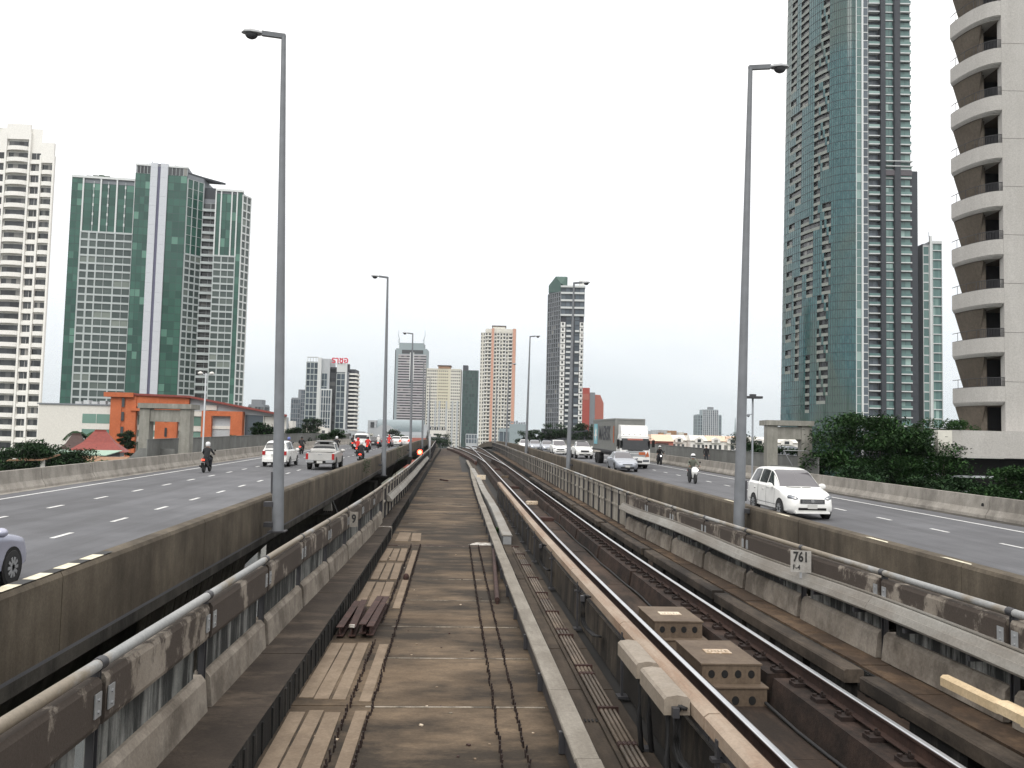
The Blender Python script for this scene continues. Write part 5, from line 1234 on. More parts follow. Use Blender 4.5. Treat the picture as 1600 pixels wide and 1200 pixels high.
facade(t2,Fr(0,.2),4.2,7.9,10,z(87),1,24,.2,.35,.6,'slabwhite','glass_strip',vn=3); MB().box(3,8,-.5,8,z(86),z(86.9)).build('roof_slab',M['slabwhite'],t2); MB().tube([(3.4,1,z(89)),(3.4,1,z(91))],.12,5).build('aerial',M['midgrey'],t2)

# ---- near right building with stacked round balconies
nb=bld('balcony_tower','grey stone tower with stacked rounded balconies at the right edge','apartment tower',31.45,57)
random.seed(3)
FH=3.17; base_=z(4.15)
for k in range(14):
    z0=base_+k*FH
    for i,(x0,x1) in enumerate(((0,9.4),(9.42,18))): MB().box(x0+.01,x1,.0+random.uniform(0,.006),.5,z0+.012,z0+FH-.012).build('stone_panel',M['w_stone'],nb)
MB().prism([(.05,.3),(22,.3),(34,18),(13,18),(2.9,4.2)],0,base_+14*FH).build('wall',M['w_stone'],nb)
# balcony ring geometry: quarter ellipse from the front wall edge round to the left rear
RA,RB=1.58,3.6
def ringpts(fa,n=14): return [(-RA*fa*math.sin(math.pi/2*i/n), 3.6-RB*fa*math.cos(math.pi/2*i/n)) for i in range(n+1)]
def ring(m,f0,z0_,f1,z1_,n=14):
    a=ringpts(f0,n); b=ringpts(f1,n); k=len(m.v); m.v+=[(x,y,z0_) for x,y in a]+[(x,y,z1_) for x,y in b]
    for i in range(n): m.f.append((k+i,k+i+1,k+n+2+i,k+n+1+i)); m.m.append(0)
bandm=MB()
ring(bandm,1,.0,1,.98); ring(bandm,1,.98,.955,.98); ring(bandm,.955,.98,.955,.1); ring(bandm,.955,.1,.0,.1)
for i,(f,zz) in enumerate(((.985,-.07),(.965,-.14),(.94,-.21))): 
    p=(1.0,.985,.965)[i]; ring(bandm,p,(0,-.07,-.14)[i],f-.004,(0,-.07,-.14)[i]); ring(bandm,f-.004,(0,-.07,-.14)[i],f-.004,zz)
ring(bandm,.936,-.21,.0,-.21)
bandme=bandm.mesh('balcony_band',M['w_stone'],35)
cone=MB(); n_=18; A_=ringpts(.90,n_); B_=ringpts(.50,n_)
cone.v=[(x,y,-.22) for x,y in A_[7:]]+[(x-.05,y,-2.15) for x,y in B_[7:]]; q_=n_+1-7
for i in range(q_-1): cone.f.append((i,i+1,q_+i+1,q_+i)); cone.m.append(0)
cone.v+=[(x+.16,y+.16,z_) for x,y,z_ in cone.v]; o_=2*q_
for i in range(q_-1): cone.f.append((o_+i,o_+i+1,o_+q_+i+1,o_+q_+i)); cone.m.append(0)
cone.f+=[(0,q_,o_+q_,o_),(q_-1,2*q_-1,o_+2*q_-1,o_+q_-1),(0,q_-1,q_-1+o_,o_)] ; cone.m+=[0,0,0]
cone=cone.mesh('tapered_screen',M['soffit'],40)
railm=MB(); pr_=ringpts(.985,18)
railm.tube([(x,y,1.55) for x,y in pr_],.022,6); railm.tube([(x,y,1.0) for x,y in pr_],.015,5)
railme=railm.mesh('handrail',M['dark_metal'],True)
pst=MB().box(-.012,.012,-.012,.012,.98,1.55).mesh('baluster',M['dark_metal'])
for k in range(-0,13):
    z0=base_+k*FH+ (FH-.98)*1.0-.3
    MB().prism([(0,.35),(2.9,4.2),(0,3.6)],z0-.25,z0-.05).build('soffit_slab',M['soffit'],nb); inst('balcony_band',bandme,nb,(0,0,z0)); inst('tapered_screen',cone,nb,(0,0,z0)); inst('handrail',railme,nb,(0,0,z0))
    pp=ringpts(.985,34)
    for i,(x,y) in enumerate(pp):
        if i<=16 or i%6==0: inst('baluster',pst,nb,(x,y,z0))
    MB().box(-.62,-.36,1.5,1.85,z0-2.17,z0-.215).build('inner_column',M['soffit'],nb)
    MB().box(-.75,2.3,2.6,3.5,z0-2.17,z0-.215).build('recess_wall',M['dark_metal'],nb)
# terrace
tw=bld('terrace_wall','pale stone terrace wall with planting below the balcony tower','wall',26.4,55.5)
MB().box(.9,9.2,0,.4,z(2.45),z(4.12)).box(.0,.01,.0,.01,z(3),z(3.01)).build('wall_panel',M['w_stone'],tw); MB().box(9.22,26,.003,.4,z(2.35),z(4.12)).build('wall_panel',M['w_stone'],tw)
MB().box(.0,.88,-.05,.45,z(2.5),z(4.1)).build('end_pier',M['plate_cream'] if False else M['creamwall'],tw); MB().prism([(.2,.4),(26,.4),(38,22),(12,22)],z(3.5),z(4.05)).build('terrace_slab',M['w_stone'],tw)
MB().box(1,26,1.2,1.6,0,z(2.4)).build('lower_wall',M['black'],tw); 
for zz in (1.2,.3): MB().box(1,26,.2,.6,z(zz),z(zz+.12)).build('lower_ledge',M['shadegrey'],tw)
# ---- concrete portals at the footpath stairs
def portal(a,b,w_,zb,zt_,label,d=3.0):
    p=bld('concrete_portal',label,'portal',a,b); m=.7
    MB().box(0,m,0,.8,0,z(zt_-.35)).build('column',M['gantry'],p); MB().box(w_-m,w_,0,.8,0,z(zt_-.35)).build('column',M['gantry'],p)
    MB().box(m,w_-m,.1,.7,z(zt_-1.25),z(zt_-.42)).build('beam',M['gantry'],p); MB().box(-.1,w_+.1,-.15,1.6,z(zt_-.34),z(zt_)).build('roof_slab',M['gantry'],p)
    m_=MB(); m_.v=[(-1.4,-.2,z(zb-.6)),(w_*.75,-.2,z(zb-.6)),(w_*.75,-.2,z(zb+1.0)),(.2,-.2,z(zb+1.0))]; m_.v+=[(x,-.14,zz) for x,_y,zz in m_.v]; m_.f=[(0,1,2,3),(4,5,6,7)]+[(i,(i+1)%4,(i+1)%4+4,i+4) for i in range(4)]; m_.m=[0]*6
    m_.build('stair_screen',M['greysheet'],p)
    return p
portal(-25.7,62,3.5,.7,4.8,'concrete portal frame at the stair landing beyond the left road')
p=portal(17.15,60,3.0,.6,4.6,'concrete portal frame at the stair landing beyond the right road',2.5)
MB().tube([(1.0,-.3,z(2.6)),(1.6,-.3,z(1.6))],.03,6).tube([(2.6,-.3,z(2.6)),(3.6,-.3,z(1.0))],.03,6).tube([(1.0,-.3,z(2.6)),(2.6,-.3,z(2.6))],.03,6).build('stair_handrail',M['grey_metal'],p)
# footpath lamps
def twin(a,b,zb,zt_,label):
    r=bld('footpath_lamp',label,'lamp',a,b); MB().tube([(0,0,0),(0,0,z(zt_))],.06,8).build('shaft',M['shadegrey'],r,smooth=True)
    for s_,sz in ((-1,.28),(1,.34)): MB().tube([(0,0,z(zt_-.15)),(s_*.35,0,z(zt_))],.035,6).build('arm',M['shadegrey'],r); MB().lathe([(.05,.12),(.17,.05),(.17,-.03),(.08,-.1)],12).build('lamp_head',M['whitewarm'],r,(s_*.4,0,z(zt_)),smooth=True)
twin(-21.4,62.5,2,7.0,'slim twin headed footpath lamp beside the left concrete portal')
r=bld('camera_pole','thin pole with flat lamp panel and small camera beyond the right road','pole',16.3,60.5)
MB().tube([(0,0,0),(0,0,z(6.35))],.065,8).build('shaft',M['midgrey'],r,smooth=True); MB().box(-.55,.6,-.3,.3,z(6.05),z(6.2)).build('flat_panel',M['dark_metal'],r)
MB().box(-.2,.2,-.12,.12,z(6.2),z(6.34)).build('panel_mount',M['dark_metal'],r)
MB().tube([(0,0,z(5.0)),(-.3,-.1,z(4.95))],.03,6).build('camera_arm',M['midgrey'],r); MB().lathe([(.02,.16),(.11,.1),(.11,0),(.02,-.08)],10).build('camera',M['midgrey'],r,(-.32,-.1,z(4.85)),smooth=True)
# ============================================================ VEHICLES
def cr(p0,p1,p2,p3,t):
    return .5*((2*p1)+(p2-p0)*t+(2*p0-5*p1+4*p2-p3)*t*t+(3*p1-p0-3*p2+p3)*t**3)
class Body:
    """lofted car shell: stations (y, zb, zm, zbelt, ztop, wlow, wbelt, wtop); y from the front (0) to the rear"""
    def __init__(s, st, tight=.35):
        s.rows=[]
        for y,zb,zm,zbe,zt,wl,wb,wt in st:
            s.rows.append([Vector(p) for p in ((0,y,zb),(wl*.8,y,zb),(wl*.985,y,zb+.10),(wl,y,zm),(wb,y,zbe-.02),(wb*.97,y,zbe),(wt,y,zt-.05*(1 if zt-zbe>.2 else .3)),(wt*.86,y,zt-.012),(wt*.45,y,zt),(0,y,zt+.004))])
        s.ns=len(s.rows); s.nt=10
    def pt(s,u,t):
        def row(i): 
            i=max(0,min(s.ns-1,i)); R=s.rows[i]; k=min(int(t),s.nt-2); f=t-k
            return R[k].lerp(R[k+1],f)
        i=min(int(u),s.ns-2); f=u-i; a,b,c,d=row(i-1),row(i),row(i+1),row(i+2)
        lin=b.lerp(c,f); sm=cr(a,b,c,d,f); return lin.lerp(sm,.55)
    def patch(s,u0,u1,t0,t1,nu,nt_,off=0,side=1,u0b=None,u1b=None):
        v=[];f=[]
        for j in range(nt_+1):
            g=j/nt_; ua=u0+((u0b if u0b is not None else u0)-u0)*g; ub=u1+((u1b if u1b is not None else u1)-u1)*g
            for i in range(nu+1):
                u=ua+(ub-ua)*i/nu; t=t0+(t1-t0)*g
                p=s.pt(u,t); e=.02
                du=s.pt(min(u+e,s.ns-1.001),t)-s.pt(max(u-e,0),t); dt=s.pt(u,min(t+e,s.nt-1.001))-s.pt(u,max(t-e,0)); n=dt.cross(du)
                n=n.normalized() if n.length>1e-9 else Vector((0,0,1))
                c=s.pt(s.ns/2,0)+Vector((0,0,.5))
                if n.dot(p-Vector((0,p.y,.7)))<0: n=-n
                q=p+n*off; v.append((q.x*side,q.y,q.z))
        for j in range(nt_):
            for i in range(nu):
                a=j*(nu+1)+i; f.append((a,a+1,a+nu+2,a+nu+1))
        return v,f
def addp(mb,vf,m=0):
    k=len(mb.v); mb.v+=vf[0]; mb.f+=[tuple(k+i for i in q) for q in vf[1]]; mb.m+=[m]*len(vf[1])
def shell(B,mat,root,nu=46,nt_=27):
    mb=MB()
    for sd in (1,-1): addp(mb,B.patch(0,B.ns-1.0001,0,B.nt-1.0001,nu,nt_,0,sd))
    # front and rear caps
    for u in (0,B.ns-1.0001):
        P=[B.pt(u,t*9/27*.9999) for t in range(28)]
        k=len(mb.v); mb.v+=[(p.x,p.y,p.z) for p in P]+[(-p.x,p.y,p.z) for p in P]
        for i in range(27): mb.f.append((k+i,k+i+1,k+28+i+1,k+28+i)); mb.m.append(0)
    me=mb.mesh('body',mat); 
    import bmesh
    bm=bmesh.new(); bm.from_mesh(me); bmesh.ops.remove_doubles(bm,verts=bm.verts,dist=.0015); bmesh.ops.recalc_face_normals(bm,faces=bm.faces); bm.to_mesh(me); bm.free()
    me.polygons.foreach_set('use_smooth',[True]*len(me.polygons)); me.set_sharp_from_angle(angle=math.radians(48))
    return inst('body',me,root)
def part(B,name,mat,root,*a,**k):
    mb=MB(); sides=k.pop('sides',(1,))
    for sd in sides: addp(mb,B.patch(*a,side=sd,**k))
    return mb.build(name,M[mat],root,smooth=True)
def wheel(root,x,y,r,wd,sd,spokes=5,rimc='grey_metal'):
    mb=MB().lathe([(r*.62,-wd/2),(r*.92,-wd/2),(r,-wd*.36),(r,wd*.36),(r*.92,wd/2),(r*.62,wd/2)],26,'x'); w_=mb.build('wheel',M['rubber'],root,(x,y,r),smooth=35)
    m=MB().lathe([(r*.64,-.01),(r*.64,.012)],20,'x'); m.build('rim_disc',M['dark_metal'],w_,(sd*(wd/2-.02),0,0))
    m=MB()
    for i in range(spokes): m.obox((0,0,0),.02,r*1.15,r*.17,Matrix.Rotation(math.pi*i/spokes*(2 if spokes%2==0 else 1),3,'X'))
    m.lathe([(r*.15,-.01),(r*.13,.03)],10,'x'); m.build('rim',M[rimc],w_,(sd*(wd/2-.002),0,0))
    return w_
def arches(root,W,ys,r):
    for y in ys:
        for sd in (-1,1): MB().lathe([(r*1.14,-.01),(r*1.14,.004)],26,'x').build('wheel_arch',M['black'],root,(sd*(W-.002),y,r*1.02))
def mirrors(root,W,y,z,mat,sc_=1):
    for sd in (-1,1):
        m=MB().lathe([(.03,-.05),(.085,-.045),(.095,.0),(.06,.07),(.02,.09)],12,'y'); o=m.build('mirror',M[mat],root,(sd*(W+.10),y,z),smooth=True); o.scale=(1.35*sc_,1,sc_)
        MB().box(min(sd*W-.02*sd,sd*(W+.08)),max(sd*W-.02*sd,sd*(W+.08)),y-.02,y+.03,z-.05,z-.01).build('mirror_arm',M[mat],root)
def lamp_patch(root,name,mat,x,y,z,sx,sy,sz,rz=0,ry=0):
    m=MB(); n=10; 
    for k,(f,d) in enumerate(((1,0),(.9,-.5),(.55,-.9),(0.05,-1))):
        for j in range(n):
            a=2*math.pi*j/n; m.v.append((math.copysign(abs(math.cos(a))**.6,math.cos(a))*sx*f,d*sy,math.copysign(abs(math.sin(a))**.6,math.sin(a))*sz*f))
    for k in range(3):
        for j in range(n): m.f.append((k*n+j,k*n+(j+1)%n,(k+1)*n+(j+1)%n,(k+1)*n+j)); m.m.append(0)
    return m.build(name,M[mat],root,(x,y,z),(0,ry,rz),smooth=True)
def plate_(root,y,z,rear=False,w_=.17):
    MB().box(-w_,w_,-.012,.012,-.075,.075).build('number_plate',M['plate'],root,(0,y,z))
def place(root,x,y,heading):   # heading: +1 drives away (front towards +Y), -1 comes towards the camera; models have the front at y=0 pointing to -y
    root.location=(x,y,road(y)+.002); root.rotation_euler=(-slope(road,y) if heading>0 else slope(road,y),0,0 if heading<0 else math.pi)
# ---- white people carrier (right road)
def mpv(paint='paint_white',label='',name='people_carrier'):
    t=empty(name,(0,0,0),0,label,'car')
    st=[(0.0,.34,.50,.60,.66,.60,.55,.40),(.10,.24,.48,.70,.76,.74,.70,.55),(.28,.20,.50,.80,.87,.83,.79,.66),(.65,.20,.52,.93,.99,.875,.845,.72),(1.05,.22,.55,1.01,1.07,.885,.86,.74),
        (1.32,.22,.55,1.05,1.24,.885,.865,.72),(1.75,.22,.55,1.07,1.54,.885,.865,.665),(2.1,.22,.55,1.08,1.69,.885,.865,.645),(2.7,.22,.55,1.09,1.74,.885,.865,.64),(3.5,.22,.56,1.10,1.73,.885,.86,.63),(4.0,.24,.57,1.11,1.68,.875,.85,.60),(4.3,.28,.58,1.12,1.52,.85,.82,.60),(4.48,.32,.58,1.02,1.12,.82,.78,.66),(4.56,.40,.58,.80,.86,.74,.70,.6)]
    B=Body(st); shell(B,M[paint],t)
    part(B,'windscreen','carglass_sky',t,4.30,7.0,5.9,8.999,14,8,.006,sides=(1,-1),u0b=4.22,u1b=6.75)
    for a,b,c,d in ((5.35,7.15,6.35,7.15),(7.27,8.45,7.27,8.45),(8.57,10.2,8.57,9.75)): 
        for sd in (1,-1): part(B,'side_window','carglass',t,a,b,5.12,5.93,10,5,.006,sides=(sd,),u0b=c,u1b=d)
    part(B,'rear_window','carglass',t,10.6,11.7,6.1,8.999,6,6,.008,sides=(1,-1))
    part(B,'window_line','chrome',t,5.0,10.3,4.93,5.0,16,1,.009,sides=(1,-1))
    for sd in (1,-1):
        lamp_patch(t,'headlight','lens',sd*.62,.20,.745,.21,.10,.085,sd*.55,-sd*.32)
        lamp_patch(t,'headlight_bulb','chrome',sd*.58,.10,.735,.06,.05,.05,sd*.4)
        m=MB().lathe([(.055,0),(.06,.03)],12,'y').build('fog_lamp',M['dark_metal'],t,(sd*.66,.085,.42)); part(B,'sill_line','dark_metal',t,3.2,10.5,2.55,2.62,14,1,.004,sides=(sd,))
        for yy in (2.55,3.45): MB().lathe([(.035,0),(.04,.016)],10,'x').build('door_handle',M['chrome'],t,(sd*.888-.008,yy,.93)); 
        for uu in (5.05,7.2,8.5): part(B,'door_gap','black',t,uu,uu+.035,2.2,5.0,1,8,.003,sides=(sd,))
    g=MB(); 
    for k in range(3): g.box(-.40+.015*k,.40-.015*k,-.012,.0,.70-.045*k,.715-.045*k)
    MB().prism([(-.44,.0),(.44,.0),(.38,.12),(-.38,.12)],.58,.73).build('grille',M['dark_metal'],t,(0,-.022,0)); g.build('grille_bars',M['chrome'],t,(0,-.024,0))['kind']='stuff'
    MB().lathe([(.062,-.01),(.05,.0)],14,'y').build('badge_ring',M['chrome'],t,(0,-.045,.665)); 
    MB().prism([(-.50,0),(.50,0),(.40,.06),(-.40,.06)],.345,.43).build('lower_intake',M['black'],t,(0,-.012,0)); MB().box(-.62,.62,-.05,.12,.235,.30).build('lip_spoiler',M[paint],t)
    plate_(t,-.03,.475,w_=.17); arches(t,.878,(.82,3.57),.33); 
    for y in (.82,3.57):
        for sd in (-1,1): wheel(t,sd*.80,y,.33,.2,sd)
    mirrors(t,.89,1.55,1.10,paint,1.15)
    for sd in (-1,1): MB().tube([(sd*.02,1.02,1.075),(sd*.45-.1,1.0,1.09)],.012,5).build('wiper',M['black'],t)
    part(B,'bonnet_gap','dark_metal',t,2.0,4.1,6.15,6.19,12,1,.003,sides=(1,-1))
    return t
v=mpv(label='white people carrier coming towards the camera beside the nearest right lamp post'); place(v,12.6,30.8,-1)
# ---- silver sedan
def sedan(paint,label,name='sedan',cat='car',H=1.45,lights=None,group=None):
    t=empty(name,(0,0,0),0,label,cat,group); k=H/1.45
    st=[(0,.32,.45,.56*k,.60*k,.60,.55,.4),(.12,.22,.45,.66*k,.70*k,.76,.72,.58),(.4,.2,.48,.76*k,.80*k,.83,.80,.68),(.95,.2,.5,.86*k,.90*k,.855,.83,.70),(1.25,.2,.5,.89*k,.96*k,.86,.835,.70),(1.6,.2,.5,.91*k,1.16*k,.86,.835,.64),(2.05,.2,.5,.92*k,1.39*k,.86,.835,.58),(2.6,.2,.5,.93*k,1.45*k,.86,.835,.57),(3.2,.2,.51,.94*k,1.40*k,.86,.83,.56),(3.7,.22,.52,.95*k,1.14*k,.85,.82,.60),(4.0,.24,.53,.95*k,1.0*k,.83,.80,.64),(4.35,.28,.54,.92*k,.97*k,.80,.76,.62),(4.5,.36,.54,.80*k,.86*k,.74,.70,.55)]
    B=Body(st); shell(B,M[paint],t,36,27)
    part(B,'windscreen','carglass_sky',t,4.1,6.0,5.95,8.999,8,6,.006,sides=(1,-1)); part(B,'rear_window','carglass',t,8.15,9.5,5.95,8.999,6,6,.006,sides=(1,-1))
    for a,b,c,d in ((4.7,6.5,5.6,6.5),(6.62,8.6,6.62,8.0)):
        for sd in (1,-1): part(B,'side_window','carglass',t,a,b,5.12,5.9,8,4,.006,sides=(sd,),u0b=c,u1b=d)
    for sd in (1,-1):
        lamp_patch(t,'headlight',lights or 'lens',sd*.60,.16,.62*k,.15,.08,.065,sd*.45)
        lamp_patch(t,'tail_light','tail',sd*.62,4.42,.74*k,.13,-.09,.07)
    MB().box(-.36,.36,-.01,.06,.5*k,.58*k).build('grille',M['dark_metal'],t); MB().box(-.5,.5,-.02,.05,.27,.36).build('lower_intake',M['black'],t); plate_(t,-.025,.42); plate_(t,4.52,.62)
    arches(t,.852,(.85,3.55),.31)
    for y in (.85,3.55):
        for sd in (-1,1): wheel(t,sd*.775,y,.31,.19,sd)
    mirrors(t,.85,1.5,.95*k,paint,.9); return t
v=sedan('paint_silver','silver grey sedan with dark front corner driving before the container truck'); place(v,12.75,64.9,-1)
# near-left lavender car: same family, only its front end in view
v=sedan('paint_lav','lavender silver car at the left edge, only its front wheel in view',H=1.5); place(v,-8.45,17.15,1)
# ---- pickup
def pickup(paint,label,lights=None,cab='double',group=None):
    t=empty('pickup_truck',(0,0,0),0,label,'pickup',group)
    st=[(0,.40,.6,.78,.84,.72,.66,.5),(.14,.34,.6,.92,.98,.86,.82,.68),(.6,.34,.62,1.02,1.08,.90,.87,.74),(1.2,.34,.64,1.08,1.13,.91,.88,.76),(1.4,.34,.64,1.10,1.24,.91,.88,.74),(1.8,.34,.64,1.12,1.55,.91,.88,.68),(2.15,.34,.64,1.12,1.74,.91,.88,.63),(2.7,.34,.64,1.13,1.78,.91,.88,.62),(3.2,.34,.64,1.13,1.75,.91,.88,.61),(3.42,.34,.64,1.13,1.6,.91,.88,.64),(3.5,.34,.64,1.12,1.2,.91,.88,.8),(3.58,.36,.64,1.08,1.12,.91,.88,.83),(5.0,.42,.66,1.08,1.12,.91,.88,.83),(5.1,.50,.68,1.02,1.07,.88,.84,.78)]
    B=Body(st); shell(B,M[paint],t,44,27)
    part(B,'windscreen','carglass_sky',t,4.1,6.1,5.95,8.999,8,6,.006,sides=(1,-1)); part(B,'rear_window','carglass',t,8.35,9.6,6.1,8.999,8,6,.008,sides=(1,-1))
    for a,b,c,d in ((4.9,6.6,5.7,6.6),(6.75,8.6,6.75,8.4)):
        for sd in (1,-1): part(B,'side_window','carglass',t,a,b,5.12,5.9,8,4,.006,sides=(sd,),u0b=c,u1b=d)
    MB().box(-.76,.76,3.66,4.98,1.0,1.125).build('bed_opening',M['black'],t)
    MB().box(-.74,.74,5.09,5.125,.62,1.10).build('tailgate',M[paint],t); MB().box(-.12,.12,5.12,5.14,.98,1.02).build('tailgate_handle',M['chrome'],t)
    MB().box(-.86,-.38,5.08,5.24,.50,.66).build('bumper',M['grey_metal'],t); MB().box(.38,.86,5.08,5.24,.50,.66).build('bumper',M['grey_metal'],t); MB().box(-.38,.38,5.06,5.2,.44,.60).build('bumper_step',M['black'],t)
    plate_(t,5.22,.52,w_=.18); plate_(t,-.03,.55)
    MB().box(-.3,.3,3.3,3.45,1.72,1.79).build('brake_lamp_pod',M['black'],t)
    for sd in (1,-1):
        MB().box(min(sd*.74,sd*.90),max(sd*.74,sd*.90),5.0,5.12,.68,1.06).build('tail_light',M['tail'],t)
        lamp_patch(t,'headlight',lights or 'lens',sd*.66,.14,.84,.17,.09,.10,sd*.35)
    MB().box(-.42,.42,-.02,.08,.70,.90).build('grille',M['dark_metal'],t); MB().box(-.6,.6,-.03,.05,.42,.52).build('lower_intake',M['black'],t)
    MB().box(-.55,.55,2.2,3.3,1.80,1.83).build('roof_rail',M['grey_metal'],t)
    arches(t,.905,(.9,4.0),.39)
    for y in (.9,4.0):
        for sd in (-1,1): wheel(t,sd*.80,y,.39,.25,sd,6)
    mirrors(t,.91,1.65,1.18,paint,1.3); return t
v=pickup('paint_champ','pale beige silver pickup truck driving away beside the left parapet'); place(v,-8.45,63.2,1)
v=pickup('paint_white','white pickup with both headlights lit behind the container truck','lamp_on'); place(v,13.75,93,-1)
# ---- SUV / hatch seen from behind
v=mpv('paint_white','white hatchback style wagon driving away, partly behind the nearest left lamp post','wagon_car'); place(v,-11.9,65.6,1)
for sd in (-1,1): MB().box(min(sd*.60,sd*.80),max(sd*.60,sd*.80),4.50,4.60,.80,1.06).build('tail_light',M['tail'],v)
MB().box(-.2,.2,4.585,4.60,.72,.86).build('number_plate',M['plate'],v); MB().box(-.78,.78,4.5,4.66,.34,.52).build('rear_bumper',M['paint_white'],v); MB().box(-.64,.64,4.40,4.56,1.12,1.14).build('tailgate_line',M['black'],v)
v=mpv('paint_white','white sport utility wagon coming down the inner right lane','utility_wagon'); place(v,12.75,106,-1)
# farther cars
for paint,lb,x,y,hd,li in (('paint_silver','silver car with one bright headlight, second of the far right queue',12.7,119,-1,'lamp_on'),('paint_silver','pale blue-grey car with lit headlight, left of the second far car',11.5,124,-1,'lamp_on'),('paint_white','white car farthest along the right road, just over the parapet',10.3,127,-1,None),
    ('paint_dark','black car with pale rear window driving away over the left crest',-10.9,128,1,None),('paint_silver','dusty grey car on the left crest beside the second lamp post',-9.6,134,1,None),('paint_white','white car with red tail lights just right of the second left lamp post',-8.6,140,1,None),('paint_white','farthest white car with red tail lights by the third left lamp post',-7.6,146,1,None)):
    v=sedan(paint,lb,H=1.5,lights=li); place(v,x,y,hd)
    if hd>0 and 'red' in lb:
        for sd in (-1,1): MB().box(min(sd*.5,sd*.78),max(sd*.5,sd*.78),4.5,4.56,.7,1.0).build('lit_tail_light',M['tail_on'],v)
# ---- white van on the left road
v=empty('white_van',(0,0,0),0,'white box-like van driving away beyond the red riders','van')
st=[(0,.36,.6,.9,1.0,.7,.66,.5),(.2,.3,.6,1.05,1.12,.84,.8,.7),(.7,.3,.6,1.15,1.25,.86,.83,.72),(1.3,.3,.6,1.2,1.75,.86,.83,.70),(1.8,.3,.6,1.2,1.95,.86,.84,.72),(4.2,.3,.6,1.2,1.95,.86,.84,.73),(4.55,.34,.6,1.2,1.85,.85,.83,.72),(4.65,.4,.6,1.15,1.3,.82,.80,.74)]
B=Body(st); shell(B,M['paint_white'],v); part(B,'rear_window','carglass',v,6.1,6.9,6.3,8.999,5,5,.008,sides=(1,-1)); arches(v,.855,(.9,3.7),.33)
for y in (.9,3.7):
    for sd in (-1,1): wheel(v,sd*.78,y,.33,.2,sd)
for sd in (-1,1): MB().box(min(sd*.66,sd*.82),max(sd*.66,sd*.82),4.60,4.68,.75,1.15).build('tail_light',M['tail'],v)
place(v,-10.9,112,1)
# ---- container truck
v=empty('container_truck',(0,0,0),0,'large container truck with white cab coming towards the camera on the right road','truck')
st=[(0,.42,.8,1.25,1.35,1.14,1.12,1.0),(.06,.34,.8,1.55,1.62,1.2,1.18,1.08),(.14,.34,.8,1.6,2.3,1.22,1.2,1.10),(.3,.34,.8,1.6,2.66,1.23,1.21,1.10),(.7,.34,.8,1.6,2.75,1.23,1.21,1.1),(1.8,.5,.8,1.6,2.75,1.23,1.21,1.1)]
B=Body(st); shell(B,M['paint_white'],v,24,27)
def slant(x0,x1,z0,z1,y0,y1,nm,mt,t=.06):
    m=MB(); m.v=[(x0,y0,z0),(x1,y0,z0),(x1,y1,z1),(x0,y1,z1)]; m.v+=[(x,y+t,zz) for x,y,zz in m.v]; m.f=[(0,1,2,3),(4,5,6,7),(0,1,5,4),(1,2,6,5),(2,3,7,6),(3,0,4,7)]; m.m=[0]*6; m.build(nm,M[mt],v)
slant(-1.1,1.1,1.52,2.42,-.015,.13,'windscreen','carglass'); slant(-.62,.62,2.28,2.40,.085,.105,'red_visor_strip','redwall2',.03)
for sd in (-1,1): MB().prism([(sd*1.02,-.015),(sd*1.2,.12),(sd*1.2,.2),(sd*1.02,.1)],1.62,2.25).build('corner_window',M['carglass'],v)
for sd in (-1,1): MB().box(sd*1.22-.012,sd*1.22+.012,.45,1.3,1.55,2.3).build('door_window',M['carglass'],v)
m=MB(); P=[(.35,2.62),(.42,2.95),(.75,3.42),(1.7,3.50),(1.75,2.62)]; m.v=[(-1.08,y,zz) for y,zz in P]+[(1.08,y,zz) for y,zz in P]; m.f=[(0,1,2,3,4),(5,6,7,8,9)]+[(i,(i+1)%5,(i+1)%5+5,i+5) for i in range(5)]; m.m=[0]*7
m.build('roof_deflector',M['paint_white'],v,smooth=30)
for i in range(5): MB().lathe([(.03,0),(.045,.03)],8).build('marker_lamp',M['black'],v,(-.9+.45*i,.34,2.70))
MB().box(-1.15,1.15,.2,.3,2.52,2.6).build('sun_visor',M['paint_white'],v)
m=MB().box(-.75,.75,-.05,.0,1.28,1.42); m.build('grille',M['chrome'],v); MB().box(-.9,.9,-.06,0,1.02,1.2).build('grille_lower',M['grey_metal'],v)
MB().box(.28,.8,-.07,-.04,1.12,1.34).build('orange_sticker',M['orange'],v)
for sd in (-1,1):
    m=MB(); m.v=[(sd*.78,-.055,.98),(sd*1.12,-.03,.98),(sd*1.0,-.055,1.42)]; m.v+=[(x,y-.02,zz) for x,y,zz in m.v]; m.f=[(0,1,2),(3,4,5),(0,1,4,3),(1,2,5,4),(2,0,3,5)]; m.m=[0]*5; m.build('headlight',M['orange'],v)
    MB().box(min(sd*.6,sd*1.1),max(sd*.6,sd*1.1),-.09,-.05,.55,.74).build('bumper_lamp',M['lens'],v)
    MB().tube([(sd*1.15,.1,2.45),(sd*1.42,-.1,2.4),(sd*1.42,-.1,1.9)],.02,6).build('mirror_arm',M['black'],v); MB().box(sd*1.42-.11,sd*1.42+.11,-.16,-.06,1.75,2.32).build('mirror',M['black'],v)
MB().box(-1.16,1.16,-.08,.15,.42,.9).build('bumper',M['paint_white'],v); MB().box(-.55,.55,-.09,-.07,.48,.66).build('lower_intake',M['dark_metal'],v); plate_(v,-.1,.76,w_=.2)
MB().box(-.6,.6,-.1,.02,1.46,1.5).build('wiper',M['black'],v)
